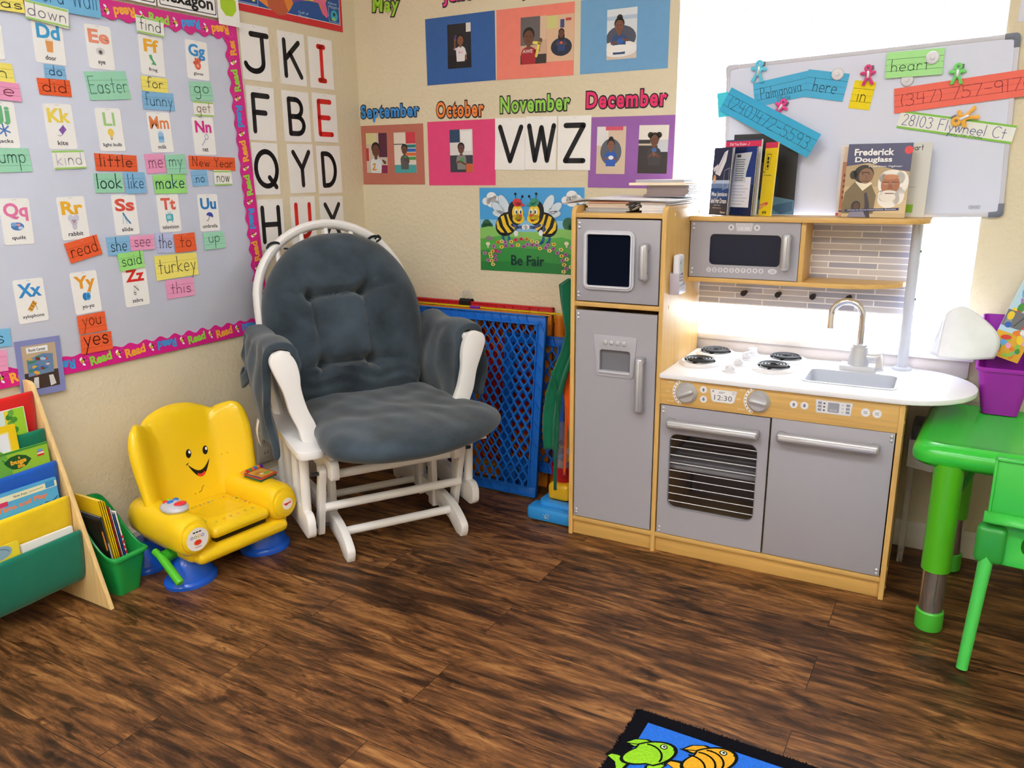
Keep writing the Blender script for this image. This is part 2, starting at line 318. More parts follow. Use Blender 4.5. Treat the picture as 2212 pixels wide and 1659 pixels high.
T = {'down': (-1.237, 1.541, 0.1147, 0.0462, -4.081), 'has': (-1.342, 1.549, 0.0953, 0.0316, 1.685), 'word wall': (-1.185, 1.592, 0.2044, 0.078, 0.2794), 'Dd': (-1.239, 1.473, 0.0815, 0.1059, -1.329), 'Ee': (-1.095, 1.478, 0.0776, 0.1135, 0.3623), 'find': (-0.9282, 1.554, 0.0908, 0.0465, -2.272), 'Ff': (-0.9305, 1.475, 0.081, 0.11, -1.512), 'Gg': (-0.7681, 1.48, 0.0826, 0.1126, -1.399), 'do': (-1.234, 1.401, 0.0587, 0.033, 0.483), 'did': (-1.242, 1.361, 0.0873, 0.042, -0.1285), 'Easter': (-1.085, 1.379, 0.1293, 0.0745, 6.049), 'for': (-0.9321, 1.396, 0.0874, 0.0403, -0.6005), 'funny': (-0.9253, 1.349, 0.1102, 0.0517, 0.3533), 'go': (-0.7652, 1.39, 0.0882, 0.0571, 2.146), 'get': (-0.7635, 1.337, 0.0783, 0.0456, 0.1949), 'Jj': (-1.39, 1.261, 0.0692, 0.112, 0.4272), 'in': (-1.38, 1.386, 0.0687, 0.046, -0.4285), 'he': (-1.383, 1.343, 0.0944, 0.0431, -1.269), 'Cc': (-1.39, 1.459, 0.064, 0.0818, -2.137), 'jump': (-1.388, 1.175, 0.1043, 0.0607, 1.253), 'Kk': (-1.241, 1.263, 0.0796, 0.116, 1.239), 'Ll': (-1.095, 1.261, 0.0785, 0.116, 1.549), 'Mm': (-0.9312, 1.26, 0.0785, 0.1148, 1.874), 'Nn': (-0.7714, 1.255, 0.0825, 0.1146, 0.5605), 'kind': (-1.23, 1.178, 0.0922, 0.0503, 2.101), 'little': (-1.091, 1.172, 0.1313, 0.0454, -1.071), 'me': (-0.961, 1.17, 0.0679, 0.0553, 3.16), 'my': (-0.8917, 1.168, 0.0698, 0.0584, 2.056), 'New Year': (-0.7487, 1.172, 0.1827, 0.0415, -1.512), 'no': (-0.8056, 1.126, 0.0619, 0.0486, 3.38), 'now': (-0.7133, 1.126, 0.0728, 0.0479, -0.0398), 'look': (-1.121, 1.115, 0.0885, 0.054, 0.1573), 'like': (-1.038, 1.115, 0.0696, 0.0613, 0.1841), 'make': (-0.9186, 1.11, 0.1154, 0.0573, 1.254), 'Qq': (-1.395, 1.022, 0.0765, 0.1173, -1.435), 'Rr': (-1.241, 1.023, 0.0796, 0.1158, 1.111), 'Ss': (-1.081, 1.025, 0.0779, 0.1151, 0.0708), 'Tt': (-0.9326, 1.023, 0.0774, 0.1136, 0.0987), 'Uu': (-0.7826, 1.018, 0.0783, 0.1167, -0.4481), 'read': (-1.225, 0.9376, 0.1004, 0.0567, 10.91), 'she': (-1.117, 0.9373, 0.071, 0.0532, 0.3606), 'see': (-1.04, 0.942, 0.0828, 0.0427, -1.287), 'the': (-0.9607, 0.935, 0.0591, 0.06, -2.204), 'to': (-0.8879, 0.9317, 0.0779, 0.056, 1.053), 'up': (-0.7734, 0.929, 0.0833, 0.0533, 1.39), 'said': (-1.083, 0.8926, 0.0837, 0.0513, 3.243), 'turkey': (-0.9261, 0.8617, 0.1543, 0.0727, 0.5585), 'this': (-0.9228, 0.7912, 0.1029, 0.0576, -1.17), 'Zz': (-1.077, 0.8181, 0.0804, 0.1219, 0.0981), 'Yy': (-1.235, 0.8177, 0.079, 0.1171, 1.113), 'Xx': (-1.391, 0.8153, 0.0797, 0.1153, 0.1442), 'you': (-1.233, 0.7298, 0.0845, 0.0535, -0.0242), 'yes': (-1.228, 0.6721, 0.0952, 0.0542, -1.702), 'is': (-1.494, 0.7308, 0.0701, 0.0465, -5.281), 'pinkr': (-1.514, 0.6721, 0.071, 0.0559, -3.438), 'Book Center': (-1.395, 0.6361, 0.1223, 0.1544, -1.664), 'J': (-0.519, 1.53, 0.1275, 0.1741, 0.1715), 'K': (-0.3494, 1.53, 0.1281, 0.1741, 0.3392), 'I': (-0.2035, 1.529, 0.1258, 0.1736, -0.1278), 'F': (-0.5159, 1.337, 0.125, 0.1748, -0.813), 'B': (-0.3484, 1.336, 0.1326, 0.1726, 0.0205), 'E': (-0.2001, 1.339, 0.129, 0.1723, -0.0353), 'Q': (-0.5156, 1.155, 0.1203, 0.1736, -0.549), 'Y': (-0.3426, 1.156, 0.1297, 0.1727, 0.9284), 'D': (-0.1948, 1.153, 0.13, 0.1741, 0.4602), 'H': (-0.5107, 0.9655, 0.1202, 0.1737, -0.2611), 'U': (-0.3508, 0.9705, 0.1268, 0.175, -0.4643), 'X': (-0.1966, 0.9659, 0.1289, 0.1773, -0.5694), 'octagon': (-0.6324, 1.665, 0.0866, 0.1351, 0.2826), 'hexagon': (-0.7858, 1.655, 0.2172, 0.0823, 0.0852), 'white sign': (-0.9805, 1.652, 0.1617, 0.0737, -0.7446), 'map': (-0.4385, 1.769, 0.7316, 0.2427, 2.661), 'bluepap': (0.4784, 1.566, 0.2956, 0.2275, 0.2504), 'salmon': (0.7815, 1.565, 0.2996, 0.2279, -0.5008), 'lightblue': (1.107, 1.564, 0.3048, 0.2273, -0.0908), 'brown': (0.1535, 1.207, 0.3021, 0.2241, -0.1434), 'pink': (0.4724, 1.207, 0.2958, 0.2312, 0.0021), 'purple': (1.14, 1.196, 0.2993, 0.229, -0.7687), 'V': (0.6829, 1.234, 0.1232, 0.1786, -1.563), 'W': (0.8069, 1.234, 0.1229, 0.1797, -1.431), 'Z': (0.9359, 1.231, 0.1241, 0.179, -0.8023), 'ph1': (0.4763, 1.577, 0.1001, 0.1486, -0.3647), 'ph2a': (0.7787, 1.571, 0.1003, 0.1498, -0.8304), 'ph2b': (0.88, 1.57, 0.1013, 0.1448, -0.5105), 'ph3': (1.101, 1.564, 0.1034, 0.1517, 0.1248), 'ph4a': (0.0776, 1.215, 0.1043, 0.1516, -1.246), 'ph4b': (0.2159, 1.214, 0.1037, 0.1504, -0.3577), 'ph5': (0.4747, 1.215, 0.0999, 0.1523, -0.0054), 'ph6a': (1.072, 1.204, 0.1037, 0.1528, -0.979), 'ph6b': (1.22, 1.204, 0.1013, 0.1518, -1.25), 'May': (0.1544, 1.739, 0.1292, 0.0671, -4.411), 'June': (0.4747, 1.743, 0.131, 0.0631, -1.132), 'July': (0.7894, 1.738, 0.1074, 0.073, -1.485), 'September': (0.1489, 1.363, 0.2972, 0.0566, -0.5083), 'October': (0.4721, 1.362, 0.2067, 0.0583, -0.6334), 'November': (0.7823, 1.367, 0.2733, 0.0568, -0.2714), 'December': (1.121, 1.365, 0.2812, 0.0553, -0.8871), 'Be Fair': (0.7637, 0.9317, 0.4266, 0.3025, 0.1078), 'palmanova': (1.62, 1.367, 0.1674, 0.0698, 9.279), 'here': (1.74, 1.37, 0.1145, 0.0756, -9.934), 'ph240': (1.592, 1.274, 0.3218, 0.0728, -27.75), 'stub': (1.446, 1.331, 0.0346, 0.0724, 6.831), 'in_': (1.841, 1.338, 0.0567, 0.0754, -8.995), 'heart': (1.967, 1.413, 0.1416, 0.0674, 0.7788), 'ph347': (2.093, 1.334, 0.3351, 0.0664, 5.739), 'addr': (2.084, 1.244, 0.2869, 0.0471, -10.25), 'board': (1.837, 1.225, 0.7611, 0.4656, 2.108), }
# ================================================================ the room
RX, RY, RH = 4.3, -5.0, 2.6
def wallmat(name, col, bump=.22):
    m = bpy.data.materials.new(name); N, L, P = nodes(m)
    tc = N.new('ShaderNodeTexCoord')
    n = N.new('ShaderNodeTexNoise'); n.inputs['Scale'].default_value = 62; n.inputs['Detail'].default_value = 3
    L.new(tc.outputs['Object'], n.inputs['Vector'])
    r = N.new('ShaderNodeValToRGB'); r.color_ramp.elements[0].position = .42; r.color_ramp.elements[1].position = .62
    L.new(n.outputs['Fac'], r.inputs['Fac'])
    b = N.new('ShaderNodeBump'); b.inputs['Strength'].default_value = bump; b.inputs['Distance'].default_value = .004
    L.new(r.outputs['Color'], b.inputs['Height']); L.new(b.outputs['Normal'], P.inputs['Normal'])
    P.inputs['Base Color'].default_value = lin(col); P.inputs['Roughness'].default_value = .6; P.inputs['Specular IOR Level'].default_value = .3
    MATS[name] = m
wallmat('wall_paint', '#e6dabd'); wallmat('ceiling_paint', '#f4f2ee')
def floormat():
    m = bpy.data.materials.new('dark_plank'); N, L, P = nodes(m)
    tc = N.new('ShaderNodeTexCoord')
    br = N.new('ShaderNodeTexBrick'); br.offset = .37; br.inputs['Scale'].default_value = 1
    br.inputs['Brick Width'].default_value = 1.2; br.inputs['Row Height'].default_value = .152
    br.inputs['Mortar Size'].default_value = .0009; br.inputs['Mortar Smooth'].default_value = .2; br.inputs['Bias'].default_value = 0
    br.inputs['Color1'].default_value = (0, 0, 0, 1); br.inputs['Color2'].default_value = (1, 1, 1, 1); br.inputs['Mortar'].default_value = (.3, .3, .3, 1)
    L.new(tc.outputs['Object'], br.inputs['Vector'])
    # shift the grain from plank to plank
    cx = N.new('ShaderNodeVectorMath'); cx.operation = 'MULTIPLY'; cx.inputs[1].default_value = (7, 3, 5); L.new(br.outputs['Color'], cx.inputs[0])
    ad = N.new('ShaderNodeVectorMath'); ad.operation = 'ADD'; L.new(tc.outputs['Object'], ad.inputs[0]); L.new(cx.outputs['Vector'], ad.inputs[1])
    def noise(scale, sc, det, dist=0, rough=.6):
        mp = N.new('ShaderNodeMapping'); mp.inputs['Scale'].default_value = sc; L.new(ad.outputs['Vector'], mp.inputs['Vector'])
        n = N.new('ShaderNodeTexNoise'); n.inputs['Scale'].default_value = scale; n.inputs['Detail'].default_value = det
        n.inputs['Roughness'].default_value = rough; n.inputs['Distortion'].default_value = dist
        L.new(mp.outputs['Vector'], n.inputs['Vector']); return n.outputs['Fac']
    g1 = noise(1, (6, 58, 1), 10, .6, .74); g2 = noise(1, (2.6, 11, 1), 6, 2.0); g3 = noise(1, (9, 30, 1), 3, .6)
    def mth(op, a, b):
        n = N.new('ShaderNodeMath'); n.operation = op
        for i, x in enumerate((a, b)):
            if isinstance(x, (int, float)): n.inputs[i].default_value = x
            else: L.new(x, n.inputs[i])
        return n.outputs[0]
    sm = mth('ADD', mth('MULTIPLY', g1, .54), mth('MULTIPLY', g2, .46))
    sep = N.new('ShaderNodeSeparateColor'); L.new(br.outputs['Color'], sep.inputs['Color'])
    sm = mth('ADD', sm, mth('MULTIPLY', mth('SUBTRACT', sep.outputs[0], .5), .045))
    rp = N.new('ShaderNodeValToRGB'); L.new(sm, rp.inputs['Fac']); E = rp.color_ramp.elements
    E[0].position = .37; E[0].color = lin('#22130a'); E[1].position = .66; E[1].color = lin('#b5834e')
    for pz, c in ((.445, '#462a16'), (.50, '#684325'), (.555, '#875930')):
        e = E.new(pz); e.color = lin(c)
    kr = N.new('ShaderNodeValToRGB'); L.new(g3, kr.inputs['Fac']); kr.color_ramp.elements[0].position = .33; kr.color_ramp.elements[0].color = (.32, .28, .26, 1)
    kr.color_ramp.elements[1].position = .43; kr.color_ramp.elements[1].color = (1, 1, 1, 1)
    mx = N.new('ShaderNodeMix'); mx.data_type = 'RGBA'; mx.blend_type = 'MULTIPLY'; mx.inputs['Factor'].default_value = 1
    L.new(rp.outputs['Color'], mx.inputs['A']); L.new(kr.outputs['Color'], mx.inputs['B'])
    sx = N.new('ShaderNodeMix'); sx.data_type = 'RGBA'; sx.blend_type = 'MIX'; L.new(br.outputs['Fac'], sx.inputs['Factor'])
    L.new(mx.outputs['Result'], sx.inputs['A']); sx.inputs['B'].default_value = lin('#1d120b')
    L.new(sx.outputs['Result'], P.inputs['Base Color'])
    rg = N.new('ShaderNodeMapRange'); rg.inputs['To Min'].default_value = .36; rg.inputs['To Max'].default_value = .56; L.new(g1, rg.inputs['Value']); L.new(rg.outputs['Result'], P.inputs['Roughness'])
    bp = N.new('ShaderNodeBump'); bp.inputs['Strength'].default_value = .25; bp.inputs['Distance'].default_value = .002
    L.new(sm, bp.inputs['Height']); L.new(bp.outputs['Normal'], P.inputs['Normal'])
    P.inputs['Specular IOR Level'].default_value = .4
    MATS['dark_plank'] = m
floormat()
def struct(name, mb, mat, M=None): return tag(obj(name, mb, mat, M=M), kind='structure')
struct('floor', MB().box(-.1, RX+.1, RY-.1, .1, -.1, 0, '#5d3f29'), 'dark_plank')
struct('ceiling', MB().box(-.1, RX+.1, RY-.1, .14, RH, RH+.1, '#f4f2ee'), 'ceiling_paint')
struct('wall_left', MB().box(-.12, 0, RY-.1, .14, 0, RH, '#e6dabd'), 'wall_paint')
struct('wall_right', MB().box(RX, RX+.12, RY-.1, .14, 0, RH, '#e6dabd'), 'wall_paint')
struct('wall_front', MB().box(0, RX, RY-.12, RY, 0, RH, '#e6dabd'), 'wall_paint')
WX0, WX1, WZ0, WZ1 = 1.292, 2.176, .600, 2.08
struct('wall_back', MB().plate([(0, 0), (RX, 0), (RX, RH), (0, RH)], -.14, 0, '#e6dabd', holes=[[(WX0, WZ0), (WX1, WZ0), (WX1, WZ1), (WX0, WZ1)]], M=FRONT), 'wall_paint')
def base_profile(): return [(0, 0), (.013, 0), (.013, .05), (.011, .056), (.011, .066), (.007, .071), (.005, .083), (0, .083)]
bl = [(p[0], y, p[1]) for y in (RY, -.013) for p in base_profile()]
struct('baseboard_left', MB().ring_loft([bl[:8], bl[8:]], '#efe6d6'), 'white_paint')
bl = [(x, -p[0], p[1]) for x in (0, RX) for p in base_profile()]
struct('baseboard_back', MB().ring_loft([bl[:8], bl[8:]], '#efe9e4'), 'white_paint')
# window: sill, apron, vinyl frame, pane
struct('trim_1', MB().box(WX0-.03, WX1+.03, -.028, 0, .600, .619, '#f6f3f4', .005).box(WX0+.001, WX1-.001, -.002, .1, .6005, .619, '#f6f3f4')
       .box(WX0-.02, WX1+.02, -.014, 0, .548, .600, '#efe9ea', .004), 'white_paint')
wf = MB(); fy0, fy1 = .095, .135
for (a, b, c, d) in ((WX0, WX0+.035, .619, WZ1), (WX1-.035, WX1, .619, WZ1), (WX0+.035, WX1-.035, .619, .655), (WX0+.035, WX1-.035, WZ1-.035, WZ1), (WX0+.035, WX1-.035, 1.30, 1.335)):
    wf.box(a, b, fy0, fy1, c, d, '#f5f6fa', .004)
win = tag(obj('window_1', wf, 'white_paint'), kind='structure')
gm = bpy.data.materials.new('window_glass'); N, L, P = nodes(gm)
tr = N.new('ShaderNodeBsdfTransparent'); gl = N.new('ShaderNodeBsdfGlossy'); gl.inputs['Roughness'].default_value = .02
fz = N.new('ShaderNodeFresnel'); fz.inputs['IOR'].default_value = 1.45; ms = N.new('ShaderNodeMixShader')
L.new(fz.outputs['Fac'], ms.inputs[0]); L.new(tr.outputs[0], ms.inputs[1]); L.new(gl.outputs[0], ms.inputs[2]); L.new(ms.outputs[0], N['Material Output'].inputs['Surface'])
MATS['window_glass'] = gm
obj('pane', MB().box(WX0+.03, WX1-.03, .113, .117, .65, WZ1-.03, '#eef4ff'), 'window_glass', win)
# slatted blind
bl = thing('window_blind', 'white slatted blind hanging in the bright window behind the play kitchen', 'blind', (0, 0, 0))
obj('head_rail', MB().box(WX0+.006, WX1-.006, .02, .07, WZ1-.05, WZ1-.004, '#fbfbfd', .004), 'white_paint', bl)
sl = MB(); nz = 33
for i in range(nz):
    z = .700+i*(1.32/(nz-1)); a = R(12)
    sl.box(-.5*(WX1-WX0)+.01, .5*(WX1-WX0)-.01, -.024, .024, -.0013, .0013, '#fafbfe', 0, M=Matrix.Translation(((WX0+WX1)/2, .05, z)) @ Matrix.Rotation(a, 4, 'X'))
obj('slats', sl, 'white_paint', bl)
obj('bottom_rail', MB().box(WX0+.01, WX1-.01, .026, .074, .645, .664, '#fbfbfd', .004), 'white_paint', bl)
for x in (1.52, 1.735, 1.95):
    obj('lift_cord', MB().cyl((x, .024, .66), (x, .024, WZ1-.03), .0012, '#f2f2f6', n=6), 'cloth', bl)
# ceiling lamps (out of the picture, they light the room)
em = bpy.data.materials.new('lamp_diffuser'); N, L, P = nodes(em)
P.inputs['Emission Color'].default_value = (.965, .985, 1, 1); P.inputs['Emission Strength'].default_value = CEIL_STRENGTH; MATS['lamp_diffuser'] = em
for i, (x, y) in enumerate(((1.25, -2.55), (3.1, -2.55), (1.25, -4.2), (3.1, -4.2))):
    t = thing('ceiling_light', 'flat rectangular ceiling light panel ' + ('left of the camera', 'right of the camera', 'behind the camera on the left', 'behind the camera on the right')[i], 'ceiling light', (x, y, RH), group='ceiling light panels')
    obj('frame', MB().plate([(-.6, -.3), (.6, -.3), (.6, .3), (-.6, .3)], -.05, -.001, '#f4f4f4', holes=[[(-.57, -.27), (.57, -.27), (.57, .27), (-.57, .27)]]), 'white_paint', t)
    obj('diffuser', MB().box(-.565, .565, -.265, .265, -.04, -.03, '#ffffff'), 'lamp_diffuser', t)
# wall socket behind the yellow seat
t = thing('wall_outlet', 'beige double socket plate low on the left wall behind the yellow seat', 'outlet', M=on_left(-.635, .175))
obj('cover_plate', MB().box(-.036, .036, -.058, .058, .0005, .006, '#e9e0cd', .003), 'plastic', t)
for z in (-.022, .022):
    obj('socket', MB().plate(rrect(-.017, .017, z-.014, z+.014, .009), .006, .008, '#ddd3bf').rect(-.008, -.005, z-.005, z+.005, '#3a342c', .0083).rect(.005, .008, z-.005, z+.005, '#3a342c', .0083), 'plastic', t)

# ================================================================ left wall: word wall
BX = .006
struct_b = tag(obj('bulletin_board', MB().box(-2.7, -.60, .625, 1.58, .0004, BX, '#dbe2f6', .001, M=on_left(0, 0)), 'card'), 'large pale lavender word wall board covered in alphabet cards', 'board')
def scallop(n, L_, amp, base):
    return [(L_*i/n, base+amp*(.5-.5*math.cos(2*math.pi*i/6.5))+.2*amp*math.sin(i*.9)) for i in range(n+1)]
def border(name_label, M, length, width, first, step, cols, flip_off=0, text0=.0):
    mb = MB()
    edge = scallop(int(length/.008), length, .009, width-.008)
    mb.plate([(0, 0), (length, 0)]+edge[::-1], 0, .0012, '#e0218f')
    # lighter swirls, words and bees printed on the strip
    rnd = random.Random(int(length*1000))
    k = 0; x = first
    while x < length-.03:
        c, flip = cols[k % 3]
        yy = width*.5
        text(mb, 'Read', x, yy, .028, c, .0018, w=.068, bold=.045, rot=180 if flip else 7)
        bx = x+step*.5
        mb.disc(bx, yy+.002, .0065, '#f6e24a', .0017, .005, 30).disc(bx+.005, yy+.005, .003, '#2b2410', .0018).disc(bx-.004, yy+.009, .006, '#ffffff', .0016, .003, 50).disc(bx+.003, yy-.008, .0055, '#f4f4ff', .0016, .003, -40)
        mb.stroke([(bx-.002, yy-.006), (bx-.001, yy+.007)], .0015, '#2b2410', .0019, caps=False)
        mb.stroke(arc(x-.042, yy+.008, .007, .007, 0, 300, 9), .0012, '#ee6cb7', .0015, caps=False)
        k += 1; x += step
    return tag(obj('border_strip', mb, 'card', M=M), name_label, 'border', 'pink bulletin board borders')
GRB = [('#9edd4a', 0), ('#ffb43c', 0), ('#3a9fe8', 1)]
border('pink scalloped Read border along the bottom of the word wall board', on_left(-2.6, .599, BX+.0004), 2.04, .052, .0333, .1123, GRB)
border('pink scalloped Read border down the right side of the word wall board', on_left(-.5635, .6, BX+.002, 92.2), 1.0, .055, .06, .1107, [('#3a9fe8', 1), ('#9edd4a', 0), ('#ffb43c', 0)])
border('pink scalloped Read border along the top of the word wall board', on_left(-.605, 1.606, BX+.0035, 180), 2.0, .052, .065, .1123, [('#ffb43c', 0), ('#3a9fe8', 0), ('#9edd4a', 1)])
def place_card(name, label, cat, key, mb, out, mat='card', wall=on_left, group=None):
    x, z, w, h, a = T[key]
    return tag(obj(name, mb, mat, M=wall(x, z, out, a)), label, cat, group)
# ---- alphabet picture cards
def icon(mb, k, n):
    y = -.0125
    class _S:                      # draws the pictures a little larger than their sketched size
        def __init__(s, m): s.m = m
        def disc(s, cx, cy, rx, col, n, ry=None, rot=0, k_=16): s.m.disc(cx*1.3, y+(cy-y)*1.3, rx*1.3, col, n, None if ry is None else ry*1.3, rot, k_)
        def rect(s, a, b, c, d, col, n): s.m.rect(a*1.3, b*1.3, y+(c-y)*1.3, y+(d-y)*1.3, col, n)
        def flat(s, p, col, n): s.m.flat([(q[0]*1.3, y+(q[1]-y)*1.3) for q in p], col, n)
        def stroke(s, p, w, col, n): s.m.stroke([(q[0]*1.3, y+(q[1]-y)*1.3) for q in p], w*1.3, col, n)
    mb = _S(mb)
    D = lambda x, yy, r, c, ry=None, rot=0, dn=0: mb.disc(x, y+yy, r, c, n+dn, ry, rot, 16)
    Rr = lambda a, b, c, d, col, dn=0: mb.rect(a, b, y+c, y+d, col, n+dn)
    F = lambda pts, col, dn=0: mb.flat([(p[0], y+p[1]) for p in pts], col, n+dn)
    St = lambda pts, w, col, dn=0: mb.stroke([(p[0], y+p[1]) for p in pts], w, col, n+dn)
    if k == 'D': F([(-.008, .012), (.008, .012), (.006, -.009), (-.006, -.009)], '#e9a35a'); F([(-.0082, .015), (.0082, .015), (.008, .012), (-.008, .012)], '#f6e3cf')
    elif k == 'E': D(0, 0, .010, '#e4e2e2', .006); D(0, 0, .005, '#8a8684', dn=.0001); D(0, 0, .0022, '#333333', dn=.0002); St(arc(0, -.002, .011, .010, 150, 30, 8), .0008, '#8a8684')
    elif k == 'F': F([(-.008, .010), (-.001, .012), (.002, .002), (.008, -.006), (.010, -.010), (-.004, -.009), (.001, -.004), (-.006, .003)], '#4fae6c')
    elif k == 'G': D(0, -.002, .009, '#e8674a', .010); D(-.009, .003, .004, '#e8674a'); [D(x, .010, .0032, '#e8674a', .005) for x in (-.005, .001, .007)]; D(0, -.003, .004, '#f4a58c', dn=.0001)
    elif k == 'J': [St([(-.011*math.cos(R(a)), .011*math.sin(R(a))), (.011*math.cos(R(a)), -.011*math.sin(R(a)))], .003, '#5b8fd8') for a in (20, 80, 140)]
    elif k == 'K': F([(.006, .013), (.012, .004), (.002, -.006), (-.005, .003)], '#8d5fb8'); St([(.006, .013), (.002, -.006)], .0008, '#5e3a88', .0001); St([(.002, -.006), (-.004, -.009), (-.008, -.007)], .0008, '#5e3a88')
    elif k == 'L': D(0, .004, .0075, '#f7d75a', .008); Rr(-.003, .003, -.009, -.003, '#d9c890'); Rr(-.002, .002, -.011, -.009, '#777777')
    elif k == 'M': mb.flat([(p[0], p[1]+y) for p in rrect(-.0075, .0075, -.013, .009, .003)], '#9fcdf0', n); Rr(-.005, .005, .009, .0125, '#b9dcf5'); Rr(-.0075, .0075, -.006, .001, '#6fb2e6', .0001)
    elif k == 'N': St([(-.008, -.012), (.004, .004)], .0014, '#5a86c8'); St(arc(.007, .008, .005, .006, 0, 360, 12), .0012, '#5a86c8')
    elif k == 'Q': D(0, 0, .013, '#4f86cc', .008); D(-.007, .004, .006, '#7fb0e6', .004, dn=.0001); D(.006, -.003, .005, '#cfdcf0', .003, dn=.0001); D(.002, .003, .004, '#e79a9a', .0025, dn=.0002)
    elif k == 'R': D(-.006, .010, .0065, '#dcdcec', .0075); D(.006, .010, .0065, '#dcdcec', .0075); D(0, .001, .007, '#c9cadd', .007, dn=.0001); D(0, .002, .002, '#e06a7a', dn=.0002); D(0, -.008, .0055, '#d3d4e4', .007); D(-.003, .005, .001, '#333344', dn=.0002); D(.003, .005, .001, '#333344', dn=.0002)
    elif k == 'S': St([(-.006, .013), (-.001, .004), (.003, -.002), (.009, -.009)], .0042, '#5d9fd0'); St([(-.009, -.010), (-.006, .012)], .0012, '#9bb8c8'); St([(.001, -.010), (-.004, .008)], .0012, '#9bb8c8')
    elif k == 'T': mb.flat([(p[0], p[1]+y) for p in rrect(-.010, .010, -.008, .008, .002)], '#5db7c9', n); Rr(-.007, .004, -.004, .005, '#a9dfe8', .0001); St([(-.004, .013), (0, .008), (.005, .013)], .001, '#5db7c9'); Rr(-.008, -.006, -.012, -.008, '#4a95a5'); Rr(.006, .008, -.012, -.008, '#4a95a5')
    elif k == 'U': F([(p[0], p[1]-.0) for p in arc(.001, .001, .011, .010, -20, 160, 10)], '#4653b8'); St([(.001, .002), (-.006, -.010), (-.009, -.009)], .0013, '#3a3f60')
    elif k == 'X': F([(-.010, -.008), (.004, .010), (.011, .004), (-.002, -.013)], '#c98a2e'); [St([(-.008+.0045*i, -.007+.005*i), (-.002+.0042*i, -.012+.0048*i)], .0014, '#f4cf6a', .0001) for i in range(4)]; St([(.010, -.010), (.008, .002)], .0009, '#8a6a3a')
    elif k == 'Y': D(-.0035, .001, .006, '#2f7fc4', .0085); D(.003, .001, .006, '#49a1e0', .0085, dn=.0001); D(.003, .001, .003, '#2f7fc4', .004, dn=.0002); St([(.008, .006), (.011, .012)], .0008, '#777777')
    elif k == 'Z': D(0, .004, .007, '#eeeeea', .008, 30); D(-.004, -.006, .0045, '#eeeeea', .008, 10); [St([(-.005+.003*i, .009-.003*i), (.0-.0+.003*i, .004-.003*i)], .0016, '#222222', .0001) for i in range(3)]; St([(-.007, -.005), (-.002, -.007)], .0016, '#222222', .0001); St([(-.007, -.009), (-.003, -.011)], .0016, '#222222', .0001)
ALPHA = [('Dd', '#3fa7e0', 'door', 'blue'), ('Ee', '#f3977a', 'eye', 'salmon'), ('Ff', '#f6b62c', 'frog', 'yellow orange'), ('Gg', '#3f97dd', 'glove', 'blue'),
         ('Jj', '#6fc08a', 'jacks', 'green'), ('Kk', '#f4dd58', 'kite', 'yellow'), ('Ll', '#a9d98a', 'light bulb', 'pale green'), ('Mm', '#f08a4a', 'milk', 'orange'), ('Nn', '#e0309a', 'net', 'magenta'),
         ('Qq', '#ee7fb4', 'quilt', 'pink'), ('Rr', '#f7bb2e', 'rabbit', 'yellow'), ('Ss', '#e8574a', 'slide', 'red'), ('Tt', '#ea6a55', 'television', 'red'), ('Uu', '#2a86cf', 'umbrella', 'blue'),
         ('Xx', '#3f97dd', 'xylophone', 'blue'), ('Yy', '#f2a531', 'yo-yo', 'orange'), ('Zz', '#e3322a', 'zebra', 'red')]
for (L2, col, word, cn) in ALPHA:
    w, h = T[L2][2], T[L2][3]; mb = MB()
    mb.plate(rrect(-w/2, w/2, -h/2, h/2, .006), 0, .0008, '#fbfbfa')
    low = L2 in ('Gg', 'Jj', 'Qq', 'Yy'); text(mb, L2, 0, h*(.205 if low else .245), .046 if low else .036, col, .0012, w={'Ll': .036, 'Jj': .040, 'Mm': .066, 'Ff': .050, 'Tt': .052}.get(L2, .062), bold=.018 if L2 in ('Ll', 'Mm') else .034)
    icon(mb, L2[0], .0012)
    text(mb, word, 0, -h*.36, .0115 if any(c in word for c in 'bdfghklty') else .0085, '#1d2436', .0012, w=min(.058, .0072*len(word)), bold=.012)
    mb.rect(-.006, .006, h*.465, h*.472, '#b9bcc2', .0011)
    place_card('alphabet_card', 'white alphabet card with %s letters %s and a small picture of a %s' % (cn, L2, word), 'flash card', L2, mb, BX+.0005, 'card', group='alphabet picture cards')
mb = MB(); w, h = T['Cc'][2], T['Cc'][3]; mb.plate(rrect(-w/2, w/2, -h/2, h/2, .006), 0, .0008, '#fbfbfa')
place_card('alphabet_card', 'white alphabet card cut off by the left picture edge beside the door card', 'flash card', 'Cc', mb, BX+.0005, group='alphabet picture cards')
